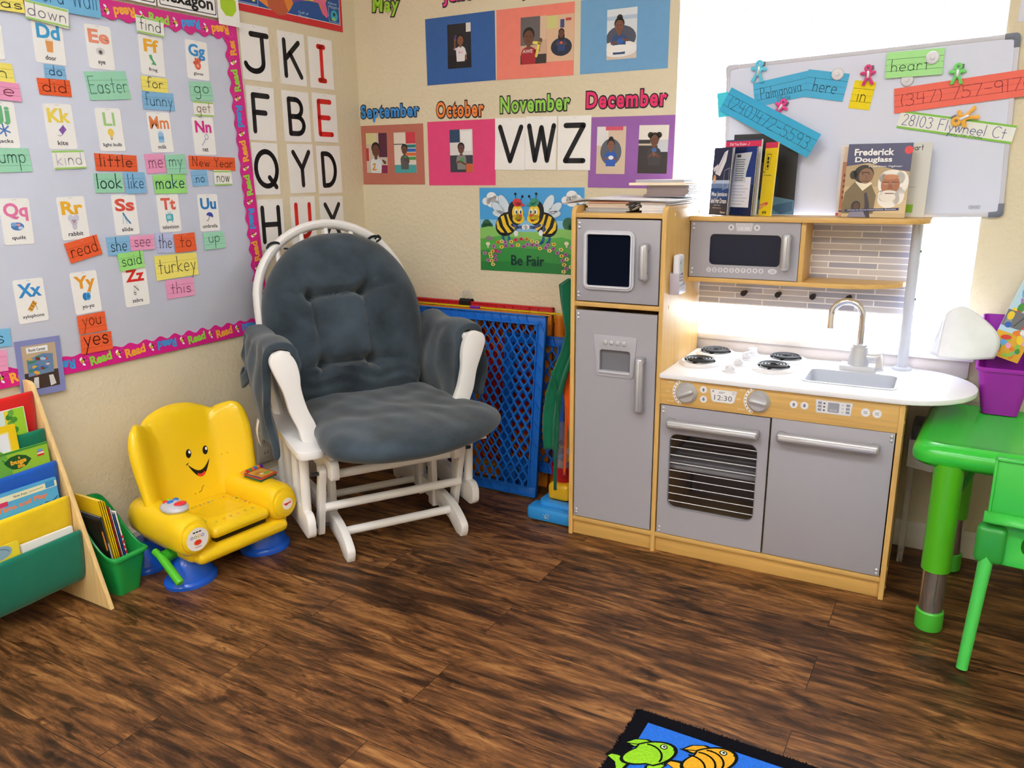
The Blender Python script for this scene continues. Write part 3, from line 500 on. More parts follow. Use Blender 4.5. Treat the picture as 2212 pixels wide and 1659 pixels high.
# ---- word strips (ruled sentence strips with handwriting)
CC = dict(w='#f8f9f2', o='#f4683a', b='#8cc4ee', g='#a4e3c4', y='#fbee7a', p='#f7a6cf', l='#a4ec88', v='#c3cdf4', r='#f0683f', c='#7cc3ee')
CN = dict(w='white green-edged', o='orange', b='blue', g='mint green', y='yellow', p='pink', l='lime green', v='lilac', r='red orange', c='pale blue')
WORDS = [('has', 'y', 'has', '#3a4250', .016, .8, 'tucked in the top left corner of the board'), ('word wall', 'c', 'Word Wall', '#3d6a94', .026, .86, 'at the top left of the board'),
 ('down', 'w', 'down', '#8a7f9a', .0145, .82, ''), ('find', 'w', 'find', '#343b48', .016, .72, ''), ('do', 'b', 'do', '#33609a', .012, .55, ''), ('did', 'o', 'did', '#6a2c20', .0155, .70, ''),
 ('Easter', 'g', 'Easter', '#5a8c80', .0205, .84, ''), ('for', 'y', 'for', '#3c3c30', .0135, .58, ''), ('funny', 'b', 'funny', '#3a6486', .0165, .78, ''), ('go', 'g', 'go', '#245a44', .017, .58, ''),
 ('get', 'w', 'get', '#9a6e68', .015, .62, ''), ('in', 'y', 'in', '#6a7a4a', .014, .5, 'cut off by the left edge'), ('he', 'p', 'he', '#9a3450', .0165, .60, 'cut off by the left edge'), ('jump', 'g', 'jump', '#3f7a66', .018, .72, ''),
 ('kind', 'w', 'kind', '#c9c4e0', .0155, .72, ''), ('little', 'r', 'little', '#7a3528', .016, .72, ''), ('me', 'p', 'me', '#8a4058', .019, .66, ''), ('my', 'g', 'my', '#4a8a72', .018, .62, ''),
 ('New Year', 'o', 'New Year', '#6a2c20', .013, .80, ''), ('no', 'b', 'no', '#27406e', .0135, .48, ''), ('now', 'w', 'now', '#4a4650', .0165, .66, ''), ('look', 'g', 'look', '#1f4f48', .0195, .80, ''), ('like', 'b', 'like', '#27527e', .0185, .68, ''),
 ('make', 'l', 'make', '#1f4f7a', .0185, .82, ''), ('read', 'o', 'read', '#6a3020', .0195, .74, ''), ('she', 'b', 'she', '#1f3450', .0185, .66, ''), ('see', 'p', 'see', '#8a5068', .017, .60, ''), ('the', 'v', 'the', '#27304e', .0195, .74, ''),
 ('to', 'o', 'to', '#6a2818', .018, .5, ''), ('up', 'g', 'up', '#356a5e', .0165, .5, ''), ('said', 'l', 'said', '#2a5a3a', .0195, .72, ''), ('turkey', 'y', 'turkey', '#2c2c28', .0225, .82, ''), ('this', 'p', 'this', '#7a3a58', .0165, .66, ''),
 ('you', 'o', 'you', '#8a3a1c', .019, .62, ''), ('yes', 'o', 'yes', '#4a1e10', .0225, .72, ''), ('is', 'c', 'is', '#26405e', .0165, .45, 'cut off by the left edge'), ('pinkr', 'p', 'r', '#8a3a58', .017, .3, 'cut off by the left edge below the word is')]
for i, (key, cc, word, ink, xh, fw, extra) in enumerate(WORDS):
    w, h = T[key][2], T[key][3]; mb = MB(); rnd = random.Random(i)
    j = lambda s=.0016: rnd.uniform(-s, s)
    mb.plate([(-w/2+j(), -h/2+j()), (w/2+j(), -h/2+j()), (w/2+j(), h/2+j()), (-w/2+j(), h/2+j())], 0, .0007, CC[cc])
    q = lin(CC[cc]); lc = tuple(255*(x*.45)**(1/2.2) for x in q[:3])
    if cc == 'w':
        mb.rect(-w/2+.001, w/2-.001, h*.5-.006, h*.5-.001, '#a6d873', .0009); mb.rect(-w/2+.001, w/2-.001, -h*.5+.001, -h*.5+.0055, '#a6d873', .0009)
    elif cc not in 'c':
        for yy in (.20, -.22): mb.stroke([(-w/2+.001, h*yy), (w/2-.001, h*yy)], .0007, lc, .0009, caps=False)
        for k2 in range(10): mb.stroke([(-w/2+.001+w*k2/10, 0), (-w/2+w*(k2+.6)/10, 0)], .0005, lc, .0009, caps=False)
    desc = any(ch in word for ch in 'gypjq'); asc = any(ch in word for ch in 'bdfhklt') or word[0].isupper()
    base = (-h*.22) if (desc and h < .05) else -h*.26
    if desc and not asc: base = -h*.10
    if word == 'make' or word == 'me': base = -h*.22
    fw = min(.93, fw*1.08); xh *= 1.1
    lw = .0021 if word not in ('look', 'make', 'yes', 'little') else .0030
    hand(mb, word, 0, base, min(xh, (h/2-base)/2.05 if asc else xh), w*fw, ink, .0012, lw)
    mb.rect(-.005, .005, h*.40, h*.412, '#c9ccd2', .0013)
    above = .0016 if key in ('down', 'find', 'said', 'you', 'yes', 'he', 'see', 'like', 'my', 'to', 'read') else 0
    if key in ('find', 'down', 'has', 'word wall'): above = .0034 if key != 'down' else .0044
    lab = '%s word strip handwritten with "%s"' % (CN[cc], word) + (' '+extra if extra else ' on the lavender board')
    if key == 'pinkr': lab = 'pink word strip at the left picture edge under the pale blue strip'
    place_card('word_strip', lab, 'word card', key, mb, BX+.0016+above*1.2+i*.00003, 'paper', group='word wall strips')
# ---- book centre photo sign
w, h = T['Book Center'][2], T['Book Center'][3]; mb = MB()
mb.plate([(-w/2, -h/2), (w/2, -h/2), (w/2, h/2), (-w/2, h/2)], 0, .0008, '#8a92cc')
mb.rect(-.046, .046, -.058, .062, '#c7b193', .0012); mb.rect(-.046, .046, -.058, -.012, '#4a3a34', .0014)
mb.rect(-.034, .024, .041, .057, '#fbfbfb', .0016); text(mb, 'Book Center', -.005, .049, .008, '#2a2a44', .002, w=.046, bold=.01)
rnd = random.Random(4)
mb.flat([(-.036, -.022), (.034, -.018), (.036, .032), (.008, .036), (-.036, .024)], '#6f8db4', .0016)
for k in range(26):
    x, y = rnd.uniform(-.030, .028), rnd.uniform(-.018, .028)
    mb.disc(x, y, rnd.uniform(.004, .009), rnd.choice(['#c85a5a', '#3f8f5e', '#3f7cc0', '#e0b64a', '#e9dccf', '#b7d0e6', '#8a3a3a']), .0018+k*.00002, rnd.uniform(.002, .005), rnd.uniform(-25, 25), k=8)
mb.flat([(-.028, -.056), (-.012, -.056), (-.010, -.026), (-.022, -.026)], '#e8e6e6', .002); mb.flat([(.020, -.056), (.036, -.052), (.030, -.026), (.018, -.026)], '#e8e6e6', .002)
place_card('photo_sign', 'purple-edged Book Center photo sign hanging over the book rack', 'sign', 'Book Center', mb, BX+.004, 'gloss_print')
# ---- block letter cards
LET = dict(J='k', K='k', I='r', F='k', B='k', E='r', Q='k', Y='k', D='k', H='k', U='r', X='k', V='k', W='k', Z='k')
for ch, cc in LET.items():
    x, z, w, h, a = T[ch]; mb = MB()
    mb.plate([(-w/2, -h/2), (w/2, -h/2), (w/2, h/2), (-w/2, h/2)], 0, .0009, '#fbfaf8')
    sc = dict(I=.035, W=.100, Q=.098, V=.09, Z=.072, E=.072, F=.075, B=.078, U=.080, J=.1, K=.080, Y=.083, D=.075, H=.085, X=.08)[ch]
    hand(mb, ch, 0, -.058, .058, sc, '#14161c' if cc == 'k' else '#e8231f', .0013, .0175)
    mb.rect(-.006, .006, h*.46, h*.466, '#c9ccd2', .0012)
    wn = ' on the back wall below November' if ch in 'VWZ' else ' on the beige wall beside the corner'
    place_card('letter_card', 'white card with a %s block letter %s' % ('black' if cc == 'k' else 'red', ch) + wn, 'letter card', ch, mb, .0016 if ch in 'VWZ' else .0005, 'card', on_back if ch in 'VWZ' else on_left, 'block letter cards')
# ---- shape signs and map above the board
w, h = T['hexagon'][2], T['hexagon'][3]; mb = MB()
def signplate(mb, w, h):
    mb.plate([(-w/2, -h/2), (w/2, -h/2), (w/2, h/2), (-w/2, h/2)], 0, .001, '#fcfcfc')
    o = rrect(-w/2+.006, w/2-.004, -h/2+.006, h/2-.006, .006); i_ = rrect(-w/2+.0085, w/2-.0065, -h/2+.0085, h/2-.0085, .005)
    for k in range(len(o)):
        q = (k+1) % len(o); mb.flat([o[k], o[q], i_[q], i_[k]], '#111111', .0014)
signplate(mb, w, h); text(mb, 'hexagon', 0, -.010, .047, '#111114', .0014, w=w*.86, bold=.028)
place_card('shape_sign', 'white sign reading hexagon above the word wall board', 'sign', 'hexagon', mb, BX+.006)
w, h = T['white sign'][2], T['white sign'][3]; mb = MB(); signplate(mb, w, h)
place_card('shape_sign', 'white framed sign left of the hexagon sign at the top edge', 'sign', 'white sign', mb, BX+.0055)
w, h = T['octagon'][2], T['octagon'][3]; mb = MB(); mb.plate([(-w/2, -h/2), (w/2, -h/2), (w/2, h/2), (-w/2, h/2)], 0, .001, '#fcfcfa')
mb.flat([(.034*math.cos(R(22.5+45*k)), -.006+.036*math.sin(R(22.5+45*k))) for k in range(8)], '#b4dc2e', .0014)
place_card('shape_card', 'white card with a lime green octagon above the board corner', 'card', 'octagon', mb, BX+.008)
mb = MB(); x0, x1, z0, z1 = -.600, -.0735, 1.6535, 2.2     # map of the southern states; only its lower edge is in the picture
mb.plate([(x0, z0), (x1, z0), (x1, z1), (x0, z1)], 0, .001, '#d92332')
mb.rect(x0+.012, x1-.012, z0+.022, z1-.012, '#ffffff', .0013); mb.rect(x0+.014, x1-.014, z0+.024, z1-.014, '#1d55a8', .0015)
mb.flat([(-.62, 1.74), (-.40, 1.664), (-.372, 1.668), (-.345, 1.690), (-.32, 1.722), (-.25, 1.735), (-.20, 1.735), (-.18, 1.70), (-.155, 1.692), (-.162, 1.74), (-.10, 1.83), (-.10, 2.1), (-.9, 2.1), (-.9, 1.8)], '#f0923c', .0017)
mb.flat([(-.445, 1.680), (-.40, 1.664), (-.372, 1.668), (-.355, 1.684), (-.38, 1.74), (-.46, 1.75)], '#c8603e', .0018)
mb.flat([(-.33, 1.715), (-.27, 1.733), (-.27, 1.83), (-.345, 1.83)], '#7a4fa8', .0019); mb.flat([(-.27, 1.733), (-.225, 1.737), (-.225, 1.85), (-.27, 1.85)], '#f3d84a', .0019)
mb.flat([(-.225, 1.737), (-.19, 1.735), (-.178, 1.70), (-.160, 1.690), (-.150, 1.70), (-.163, 1.745), (-.19, 1.77), (-.225, 1.77)], '#ef6fa0', .002)
mb.rect(-.60, -.492, 1.680, 1.80, '#17479a', .0018)
for q in ((-.60, 1.680, -.492, 1.682), (-.494, 1.68, -.492, 1.80)): mb.rect(q[0], q[2], q[1], q[3], '#cfe2ff', .002)
mb.flat([(-.545, 1.70), (-.50, 1.690), (-.505, 1.71), (-.54, 1.735)], '#2fa36a', .0021); mb.disc(-.512, 1.695, .006, '#f3d84a', .0022)
text(mb, 'Gulf of', -.28, 1.690, .0085, '#cfe2ff', .0021, w=.05, bold=0); text(mb, 'Mexico', -.28, 1.678, .0085, '#cfe2ff', .0021, w=.05, bold=0); text(mb, 'Atlantic', -.125, 1.745, .008, '#cfe2ff', .0021, w=.05, bold=0); text(mb, 'Ocean', -.125, 1.733, .008, '#cfe2ff', .0021, w=.036, bold=0)
mb.rect(-.148, -.090, 1.681, 1.735, '#cfe2ff', .002); mb.rect(-.1465, -.0915, 1.6825, 1.7335, '#1d55a8', .0021); mb.disc(-.119, 1.704, .0195, '#3fb0d8', .0023); mb.disc(-.119, 1.708, .006, '#203a30', .0024); mb.disc(-.123, 1.692, .012, '#8fcf6a', .0024, .005); text(mb, 'Hemisphere', -.119, 1.729, .005, '#e8f2ff', .0023, w=.036, bold=0)
for v in mb.v: v.x = max(v.x, x0)
tag(obj('wall_map', mb, 'gloss_print', M=on_left(0, 0, .0008)), 'blue map with red border above the block letter cards', 'map')
# ================================================================ back wall: construction paper, photographs, months, poster
def outlined(mb, sv, cx, cy, h, w, col, n, b_in, b_out, rim='#101526'):
    vs, fs = _text(sv, b_out, 1.17)
    x0 = min(p[0] for p in vs); x1 = max(p[0] for p in vs); y0 = min(p[1] for p in vs); y1 = max(p[1] for p in vs)
    sx, sy = w/(x1-x0), h/(y1-y0)
    for (b, c, dn) in ((b_out, rim, 0), (b_in, col, .0006)):
        v2, f2 = _text(sv, b, 1.17)
        mb.add([(cx+(x-(x0+x1)/2)*sx, cy+(y-(y0+y1)/2)*sy, n+dn) for x, y in v2], f2, c)
for key, col, lab in (('bluepap', '#3f69ad', 'dark blue construction paper holding the photo of a toddler in white'), ('salmon', '#f98e7e', 'salmon construction paper holding two photos side by side'), ('lightblue', '#79aedb', 'light blue construction paper beside the window'),
                 ('brown', '#c07464', 'brown construction paper under September in the corner'), ('pink', '#ee4f86', 'hot pink construction paper under October'), ('purple', '#a06bb6', 'purple construction paper under December')):
    x, z, w, h, a = T[key]; mb = MB(); mb.plate([(-w/2, -h/2), (w/2, -h/2), (w/2, h/2), (-w/2, h/2)], 0, .0007, col)
    place_card('construction_paper', lab, 'paper', key, mb, .0004 if key != 'purple' else .0003, 'paper', on_back, 'construction paper mounts')
for key, sv, col in (('May', 'May', '#a6dc3f'), ('June', 'June', '#ee3f93'), ('July', 'July', '#f59a4a'), ('September', 'September', '#3f95e6'), ('October', 'October', '#f98a3f'), ('November', 'November', '#9bdc54'), ('December', 'December', '#ee2f6f')):
    x, z, w, h, a = T[key]; mb = MB()
    outlined(mb, sv, 0, 0, h*(1.25 if sv in ('September',) else 1.12), w*(.97 if sv == 'September' else 1.03), col, .0012, .030, .088)
    place_card('month_cutout', '%s cutout word %s with a black outline on the back wall' % (dict(May='lime green', June='pink', July='orange', September='blue', October='orange', November='green', December='pink')[sv], sv), 'month word', key, mb, .0004, 'card', on_back, 'month name cutouts')
def photo(key, lab, bgs, people):
    x, z, w, h, a = T[key]; mb = MB()
    mb.plate([(-w/2, -h/2), (w/2, -h/2), (w/2, h/2), (-w/2, h/2)], 0, .0006, bgs[0])
    n = .0009
    for (px0, px1, py0, py1, c) in bgs[1]:
        mb.rect(px0*w, px1*w, py0*h, py1*h, c, n); n += .00008
    for p in people:
        cx, cy, s = p['c'][0]*w, p['c'][1]*h, p['s']*w
        for sh in p.get('back', []):
            mb.disc(cx+sh[0]*s, cy+sh[1]*s, sh[2]*s, sh[4], n, sh[3]*s); n += .00008
        # torso with shoulders, then arms, neck, head, hair, face
        mb.flat([(cx-1.0*s, cy-4.2*s), (cx+1.0*s, cy-4.2*s), (cx+1.15*s, cy-2.0*s), (cx+.9*s, cy-1.45*s), (cx+.35*s, cy-1.2*s), (cx-.35*s, cy-1.2*s), (cx-.9*s, cy-1.45*s), (cx-1.15*s, cy-2.0*s)], p['shirt'], n); n += .00008
        for am in p.get('arms', []):
            mb.stroke([(cx+q[0]*s, cy+q[1]*s) for q in am[:-1]], .48*s, p['shirt'], n); n += .00008
            mb.stroke([(cx+am[-2][0]*s, cy+am[-2][1]*s), (cx+am[-1][0]*s, cy+am[-1][1]*s)], .36*s, p['skin'], n)
            mb.disc(cx+am[-1][0]*s, cy+am[-1][1]*s, .27*s, p['skin'], n+.00004); n += .00008
        mb.rect(cx-.28*s, cx+.28*s, cy-1.45*s, cy-.6*s, p['skin'], n); n += .00008
        mb.disc(cx, cy+.28*s, .86*s, p['hair'], n, .90*s)
        for hh in p.get('hairx', []): mb.disc(cx+hh[0]*s, cy+hh[1]*s, hh[2]*s, p['hair'], n, hh[3]*s)
        n += .00008
        mb.disc(cx, cy-.12*s, .74*s, p['skin'], n, .92*s); n += .00008
        for sx in (-.27, .27): mb.disc(cx+sx*s, cy+.05*s, .09*s, '#1c1412', n, .07*s, k=8)
        mb.stroke(arc(cx, cy-.38*s, .26*s, .14*s, 200, 340, 6), .07*s, '#6a2f2c', n, caps=False); n += .00008
        for it in p.get('items', []):
            if it[0] == 'd': mb.disc(cx+it[1]*s, cy+it[2]*s, it[3]*s, it[5], n, it[4]*s)
            elif it[0] == 'p': mb.stroke([(cx+q[0]*s, cy+q[1]*s) for q in it[1]], it[2]*s, it[3], n)
            elif it[0] == 't': text(mb, it[1], cx+it[2]*s, cy+it[3]*s, it[4]*s, it[5], n, w=it[6]*s, bold=.02)
            n += .00008
    for v in mb.v[8:]: v.x = max(-w/2, min(w/2, v.x)); v.y = max(-h/2, min(h/2, v.y))
    place_card('photograph', lab, 'photo', key, mb, .0013, 'gloss_print', on_back, 'photographs on construction paper')
SK1, SK2, HR = '#6e4636', '#8a5b45', '#1a1413'
photo('ph1', 'photo of a toddler in a white shirt raising a hand, on dark blue paper', ('#23242c', [(-.5, .5, -.5, -.2, '#16171d'), (.3, .5, .3, .5, '#e8e4e2')]),
      [dict(c=(.06, .13), s=.17, skin=SK2, hair=HR, shirt='#ece9ee', arms=[[(-.9, -1.8), (-1.5, -1.6), (-1.35, .1)], [(.9, -1.8), (1.3, -3.0), (1.35, -3.7)]], items=[('p', [(-1.45, .3), (-1.1, .9)], .3, '#6a4aa8'), ('t', 'A 1', 0, -2.4, .5, '#d8609a', 1.0)])])
photo('ph2a', 'photo of a child in red holding a yellow 7, on salmon paper', ('#d6b49a', [(-.5, .25, -.1, .5, '#6a6468'), (.25, .5, .0, .5, '#e3c4a8'), (-.5, .5, -.5, -.3, '#3a3236')]),
      [dict(c=(-.18, .08), s=.26, skin=SK1, hair=HR, shirt='#b01f30', arms=[[(.9, -1.9), (1.4, -1.7), (1.75, -.5)]], items=[('p', [(.75, -.75), (1.55, -.85), (1.15, -2.4)], .38, '#f6e06a'), ('t', 'AWE', -.15, -1.75, .45, '#e8dcd8', 1.5)])])
photo('ph2b', 'photo of a woman in a dark blue seat, right half on salmon paper', ('#e6bf9e', [(-.5, -.1, .22, .5, '#d9d58a'), (0.0, .15, .22, .4, '#3f4f8a'), (.2, .4, .36, .42, '#c84f4f')]),
      [dict(c=(.05, .10), s=.13, skin=SK1, hair='#1b1620', shirt='#27407a', hairx=[(0, -.7, .95, 1.2)], back=[(0, -3.2, 3.0, 2.2, '#1f2a44')], arms=[[(-.9, -1.8), (-1.4, -2.6), (-.4, -2.4)], [(.9, -1.8), (1.4, -2.6), (.4, -2.4)]], items=[('d', 0, -2.2, .35, .35, '#e8604a')])])
photo('ph3', 'photo of a smiling child at a white table, on light blue paper', ('#dfe6ee', [(-.5, .5, .28, .36, '#b7cbe0'), (-.5, .5, -.5, -.28, '#dccbbd')]),
      [dict(c=(-.08, .17), s=.20, skin='#7a4c3c', hair=HR, shirt='#274a80', back=[(.3, -1.8, 2.5, 1.8, '#4a5064'), (0, -3.4, 3.2, 1.2, '#f3f1f0')], hairx=[(.05, 1.1, .5, .5)], arms=[[(-.9, -1.8), (-1.2, -2.5), (-.2, -2.4)], [(.9, -1.8), (1.4, -2.2), (.6, -2.1)]], items=[('d', .2, -2.3, .55, .4, '#2460b8'), ('d', 0, -3.35, 2.4, .55, '#f6f4f2')])])
photo('ph4a', 'photo of a boy in white with an orange 2, left photo under September', ('#cfc0b0', [(-.5, 0, .22, .5, '#d8cf9a'), (.1, .5, -.1, .5, '#5a2440'), (-.5, -.38, -.2, .12, '#c23a3a'), (.1, .5, -.5, -.3, '#8a2450')]),
      [dict(c=(-.04, .08), s=.24, skin=SK1, hair=HR, shirt='#dfe3e8', arms=[[(.9, -1.8), (1.4, -1.6), (1.75, -1.9)]], items=[('p', [(-.6, -2.2), (-.2, -2.1), (-.3, -2.6), (-.7, -3.0), (0, -3.0)], .22, '#f0a43a')])])
photo('ph4b', 'photo of a child before rainbow strips, right photo under September', ('#e9ded2', [(.05, .5, .22, .5, '#cf3f4f'), (.05, .5, .12, .2, '#2f8a8a'), (.05, .5, .02, .1, '#2f66c0'), (.05, .5, -.08, 0, '#e0703a'), (.05, .5, -.18, -.1, '#4f9a4a'), (-.5, .5, -.5, -.3, '#4aa6a8'), (-.5, -.02, .2, .22, '#22262c')]),
      [dict(c=(-.02, .08), s=.17, skin=SK1, hair=HR, shirt='#5c5a5c', arms=[[(.9, -1.8), (1.1, -2.6), (.2, -2.0)]], items=[('d', .2, -1.6, .4, .2, '#4f9a5a')])])
photo('ph5', 'photo of a boy in a grey shirt, on hot pink paper', ('#e8e4e4', [(-.5, -.05, .2, .5, '#2a4a6a'), (0, .45, 0, .46, '#f6f6f6'), (-.5, .5, -.5, -.1, '#3a3f4c'), (.2, .5, -.5, -.3, '#d86a3a')]),
      [dict(c=(.0, .06), s=.18, skin=SK1, hair=HR, shirt='#8f8f8a', arms=[[(-.9, -1.8), (-1.1, -2.8), (.0, -2.5)], [(.9, -1.8), (1.0, -3.2), (.2, -2.8)]], items=[('d', .2, -2.3, .4, .3, '#3fae5a'), ('p', [(.1, .35), (.7, .35)], .12, '#4a6ac0')])])
photo('ph6a', 'photo of a girl in a blue shirt, left photo on purple paper', ('#dcc6ae', [(-.5, -.1, .1, .5, '#e8e6e6'), (-.2, .4, .42, .5, '#d8506a')]),
      [dict(c=(.0, .12), s=.16, skin=SK2, hair=HR, shirt='#2a5fc0', back=[(0, -1.4, 2.3, 2.6, '#5c626e')], hairx=[(0, 1.15, .5, .45)], arms=[[(-.9, -1.8), (-1.3, -2.8), (-.4, -2.6)], [(.9, -1.8), (1.3, -2.8), (.5, -2.6)]], items=[('d', .1, -2.5, .55, .4, '#e6ecf4')])])
photo('ph6b', 'photo of a girl with hair puffs, right photo on purple paper', ('#cfc4b4', [(-.5, .5, .2, .5, '#ece6dc'), (-.5, -.1, .12, .2, '#3a3a3c'), (-.5, .5, -.5, .08, '#332f34'), (.15, .5, -.05, .2, '#c8ccd4')]),
      [dict(c=(.04, .2), s=.19, skin=SK1, hair=HR, shirt='#3c3c44', hairx=[(-.75, .75, .5, .5), (.75, .75, .5, .5)], arms=[[(-.9, -1.8), (-1.0, -2.9), (-.2, -2.2)], [(.9, -1.8), (1.1, -2.9), (.3, -2.4)]], items=[('d', 0, -1.7, .45, .35, '#2f66a8'), ('p', [(0, -2.0), (0, -2.7)], .3, '#8a5b45')])])
# ---- poster with two bees
x, z, w, h, a = T['Be Fair']; mb = MB()
def PP(X, Y): return ((X-690)/1033*.4266, (543-Y)/850*.3025)
def PL(*q): return [PP(*t) for t in q]
k1 = .4266/1033
mb.plate([(-w/2, -h/2), (w/2, -h/2), (w/2, h/2), (-w/2, h/2)], 0, .0007, '#4aa9ec')
mb.flat(PL((174, 440), (1203, 440), (1203, 560), (174, 560)), '#8fcdf3', .0009)
for X0, Y0 in ((300, 240), (1090, 225)):
    for dx, dy, rr in ((-55, 15, 42), (0, -30, 52), (45, 0, 45), (85, 22, 32), (0, 25, 55)): mb.disc(*PP(X0+dx, Y0+dy), rr*k1, '#f7f9fc', .0010, rr*k1*.8)
for X0, Y0, rr in ((245, 490, 45), (215, 510, 30), (280, 505, 30), (1060, 470, 55), (1110, 500, 50), (1160, 460, 55)): mb.disc(*PP(X0, Y0), rr*k1, '#2f6a4a', .0011)
mb.flat([PP(174, 530)]+PL((260, 510), (420, 520), (600, 560), (800, 550), (960, 515), (1203, 540), (1203, 968), (174, 968)), '#8fce6a', .0012)
mb.flat(PL((174, 640), (400, 600), (700, 640), (1000, 600), (1203, 650), (1203, 968), (174, 968)), '#5cb551', .0013)
mb.flat(PL((174, 760), (500, 720), (900, 730), (1203, 790), (1203, 968), (174, 968)), '#3c9a48', .0014)
mb.flat(PL((174, 880), (700, 850), (1203, 880), (1203, 968), (174, 968)), '#2f8843', .0015)
mb.flat([PP(220, 650), PP(240, 615), PP(275, 605), PP(315, 630), PP(328, 650)], '#8d8a86', .0016)
for X0, Y0 in ((255, 690), (1045, 660)):
    mb.rect(PP(X0-8, 0)[0], PP(X0+8, 0)[0], PP(0, Y0+40)[1], PP(0, Y0)[1], '#e8dcc0', .0016); mb.disc(*PP(X0, Y0), 22*k1, '#f3e9cf', .0017, 16*k1)
def bee(flip, X0, Y0, hat):
    f = -1 if flip else 1; n = .0018
    Q = lambda dx, dy: PP(X0+f*dx, Y0+dy)
    for (dx, dy, rx, ry, rt) in ((-115, -85, 95, 46, 60), (-178, -45, 82, 40, 35), (-165, 8, 75, 34, 8)):
        mb.disc(*Q(dx, dy), rx*k1, '#6f8fb8', n, ry*k1, -f*rt); mb.disc(*Q(dx, dy), (rx-4)*k1, '#dcecf8', n+.0001, (ry-4)*k1, -f*rt)
    n += .0002
    for dx in (-135, -75):          # legs and boots
        mb.stroke([Q(dx, 190), Q(dx+5, 250)], 14*k1, '#39404f', n); mb.stroke([Q(dx+4, 245), Q(dx+12, 285), Q(dx+30, 298)], 26*k1, '#2f6fa8', n+.0001)
    mb.disc(*Q(-92, 112), 122*k1, '#15161c', n+.0002, 98*k1, f*35)     # striped body
    mb.flat([Q(-152, 40), Q(-120, 22), Q(-92, 120), Q(-40, 192), Q(-80, 204), Q(-128, 130)], '#f7cf2c', n+.0003)
    mb.flat([Q(-196, 100), Q(-182, 66), Q(-160, 140), Q(-112, 202), Q(-150, 198), Q(-188, 160)], '#f7cf2c', n+.0003)
    mb.flat([Q(-92, 14), Q(-70, 10), Q(-40, 90), Q(10, 150), Q(-8, 176), Q(-66, 120)], '#f7cf2c', n+.0003)
    mb.disc(*Q(0, 0), 75*k1, '#15161c', n+.0004, 105*k1, f*12)            # head
    mb.disc(*Q(22, 0), 56*k1, '#f9d630', n+.0005, 72*k1, f*8); mb.disc(*Q(30, 55), 60*k1, '#f9d630', n+.0005, 44*k1)
    for dx in (5, 48): mb.disc(*Q(dx, -15), 15*k1, '#ffffff', n+.0006, 26*k1); mb.disc(*Q(dx+5, -10), 8*k1, '#1a3a5a', n+.0007, 16*k1)
    mb.disc(*Q(50, 22), 16*k1, '#e0483a', n+.0006, 12*k1); mb.stroke([Q(5, 55), Q(30, 72), Q(58, 62)], 5*k1, '#3a1c12', n+.0006); mb.disc(*Q(36, 74), 18*k1, '#c23a34', n+.0006, 9*k1)
    for dx, dy in ((0, -190), (70, -165)):
        mb.stroke([Q(dx*.4+5, -95), Q(dx, dy)], 6*k1, '#15161c', n+.0004); mb.disc(*Q(dx, dy), 12*k1, '#15161c', n+.0004)
    mb.disc(*Q(18, -105), 45*k1, hat, n+.0008, 36*k1, f*-10); mb.disc(*Q(45, -88), 52*k1, hat, n+.0008, 13*k1, f*-12)
    mb.stroke([Q(-35, 118), Q(20, 142), Q(72, 140)], 26*k1, '#4a5f8f', n+.0009); mb.disc(*Q(92, 140), 28*k1, '#f4f4f8', n+.0010, 22*k1)
    mb.stroke([Q(-70, 120), Q(-85, 160), Q(-50, 190)] if flip else [Q(0, 150), Q(5, 190)], 22*k1, '#4a5f8f', n+.0009); mb.disc(*(Q(-45, 195) if flip else Q(5, 205)), 22*k1, '#f4f4f8', n+.0011, 26*k1)
bee(False, 545, 370, '#d8404a'); bee(True, 752, 368, '#3f9a7a')
rnd = random.Random(9)
FL = [(365, 672), (400, 718), (445, 705), (405, 660), (440, 668), (500, 660), (508, 702), (545, 640), (600, 630), (570, 692), (628, 706), (658, 630), (665, 680), (712, 648), (714, 686), (760, 655), (758, 686), (790, 718), (845, 710), (882, 738), (870, 680), (925, 672), (920, 716), (995, 722), (960, 757), (1000, 785), (1040, 770), (1050, 815), (1010, 832), (1025, 872), (1045, 910), (1020, 942), (318, 714), (305, 765), (375, 768), (340, 758), (222, 788), (280, 795), (330, 810), (288, 822), (258, 862), (295, 865), (335, 852), (308, 902), (1095, 700), (1120, 760), (1110, 840), (1090, 890)]
for i, (X0, Y0) in enumerate(FL):
    c = ('#c77fc4', '#f3d95e', '#b96bb0', '#f6e58a')[i % 4]
    if (X0, Y0) in ((545, 640), (600, 630), (340, 758)): c = '#e8406a'
    if (X0, Y0) in ((365, 672), (658, 630)): c = '#f0923c'
    for t in range(5): mb.disc(*PP(X0+14*math.cos(t*1.257), Y0+11*math.sin(t*1.257)), 9.5*k1, c, .0034, 8*k1, k=8)
    mb.disc(*PP(X0, Y0), 7*k1, '#5a2c3a', .0036, k=8)
text(mb, 'Be Fair', *PP(665, 848), 92*k1, '#123a34', .0034, w=335*k1, bold=.02)
place_card('poster', 'Be Fair poster of two cartoon bees shaking hands above the play gates', 'poster', 'Be Fair', mb, .0005, 'gloss_print', on_back)
# ---- papers at the right edge of the picture
mb = MB(); mb.plate([(-.15, -.2), (.15, -.2), (.15, .2), (-.15, .2)], 0, .0008, '#e9e9f6')
tag(obj('paper_sheet', mb, 'paper', M=on_back(2.348, 1.699, .0005)), 'white paper on the wall at the top right picture edge', 'paper')
mb = MB(); mb.plate([(-.2, -.2), (.2, -.2), (.2, .2), (-.2, .2)], 0, .0008, '#5f9bd6')
tag(obj('paper_sheet', mb, 'paper', M=on_back(2.497, .815, .0005, -1.5)), 'blue paper on the wall right of the window, above the purple book bin', 'poster')
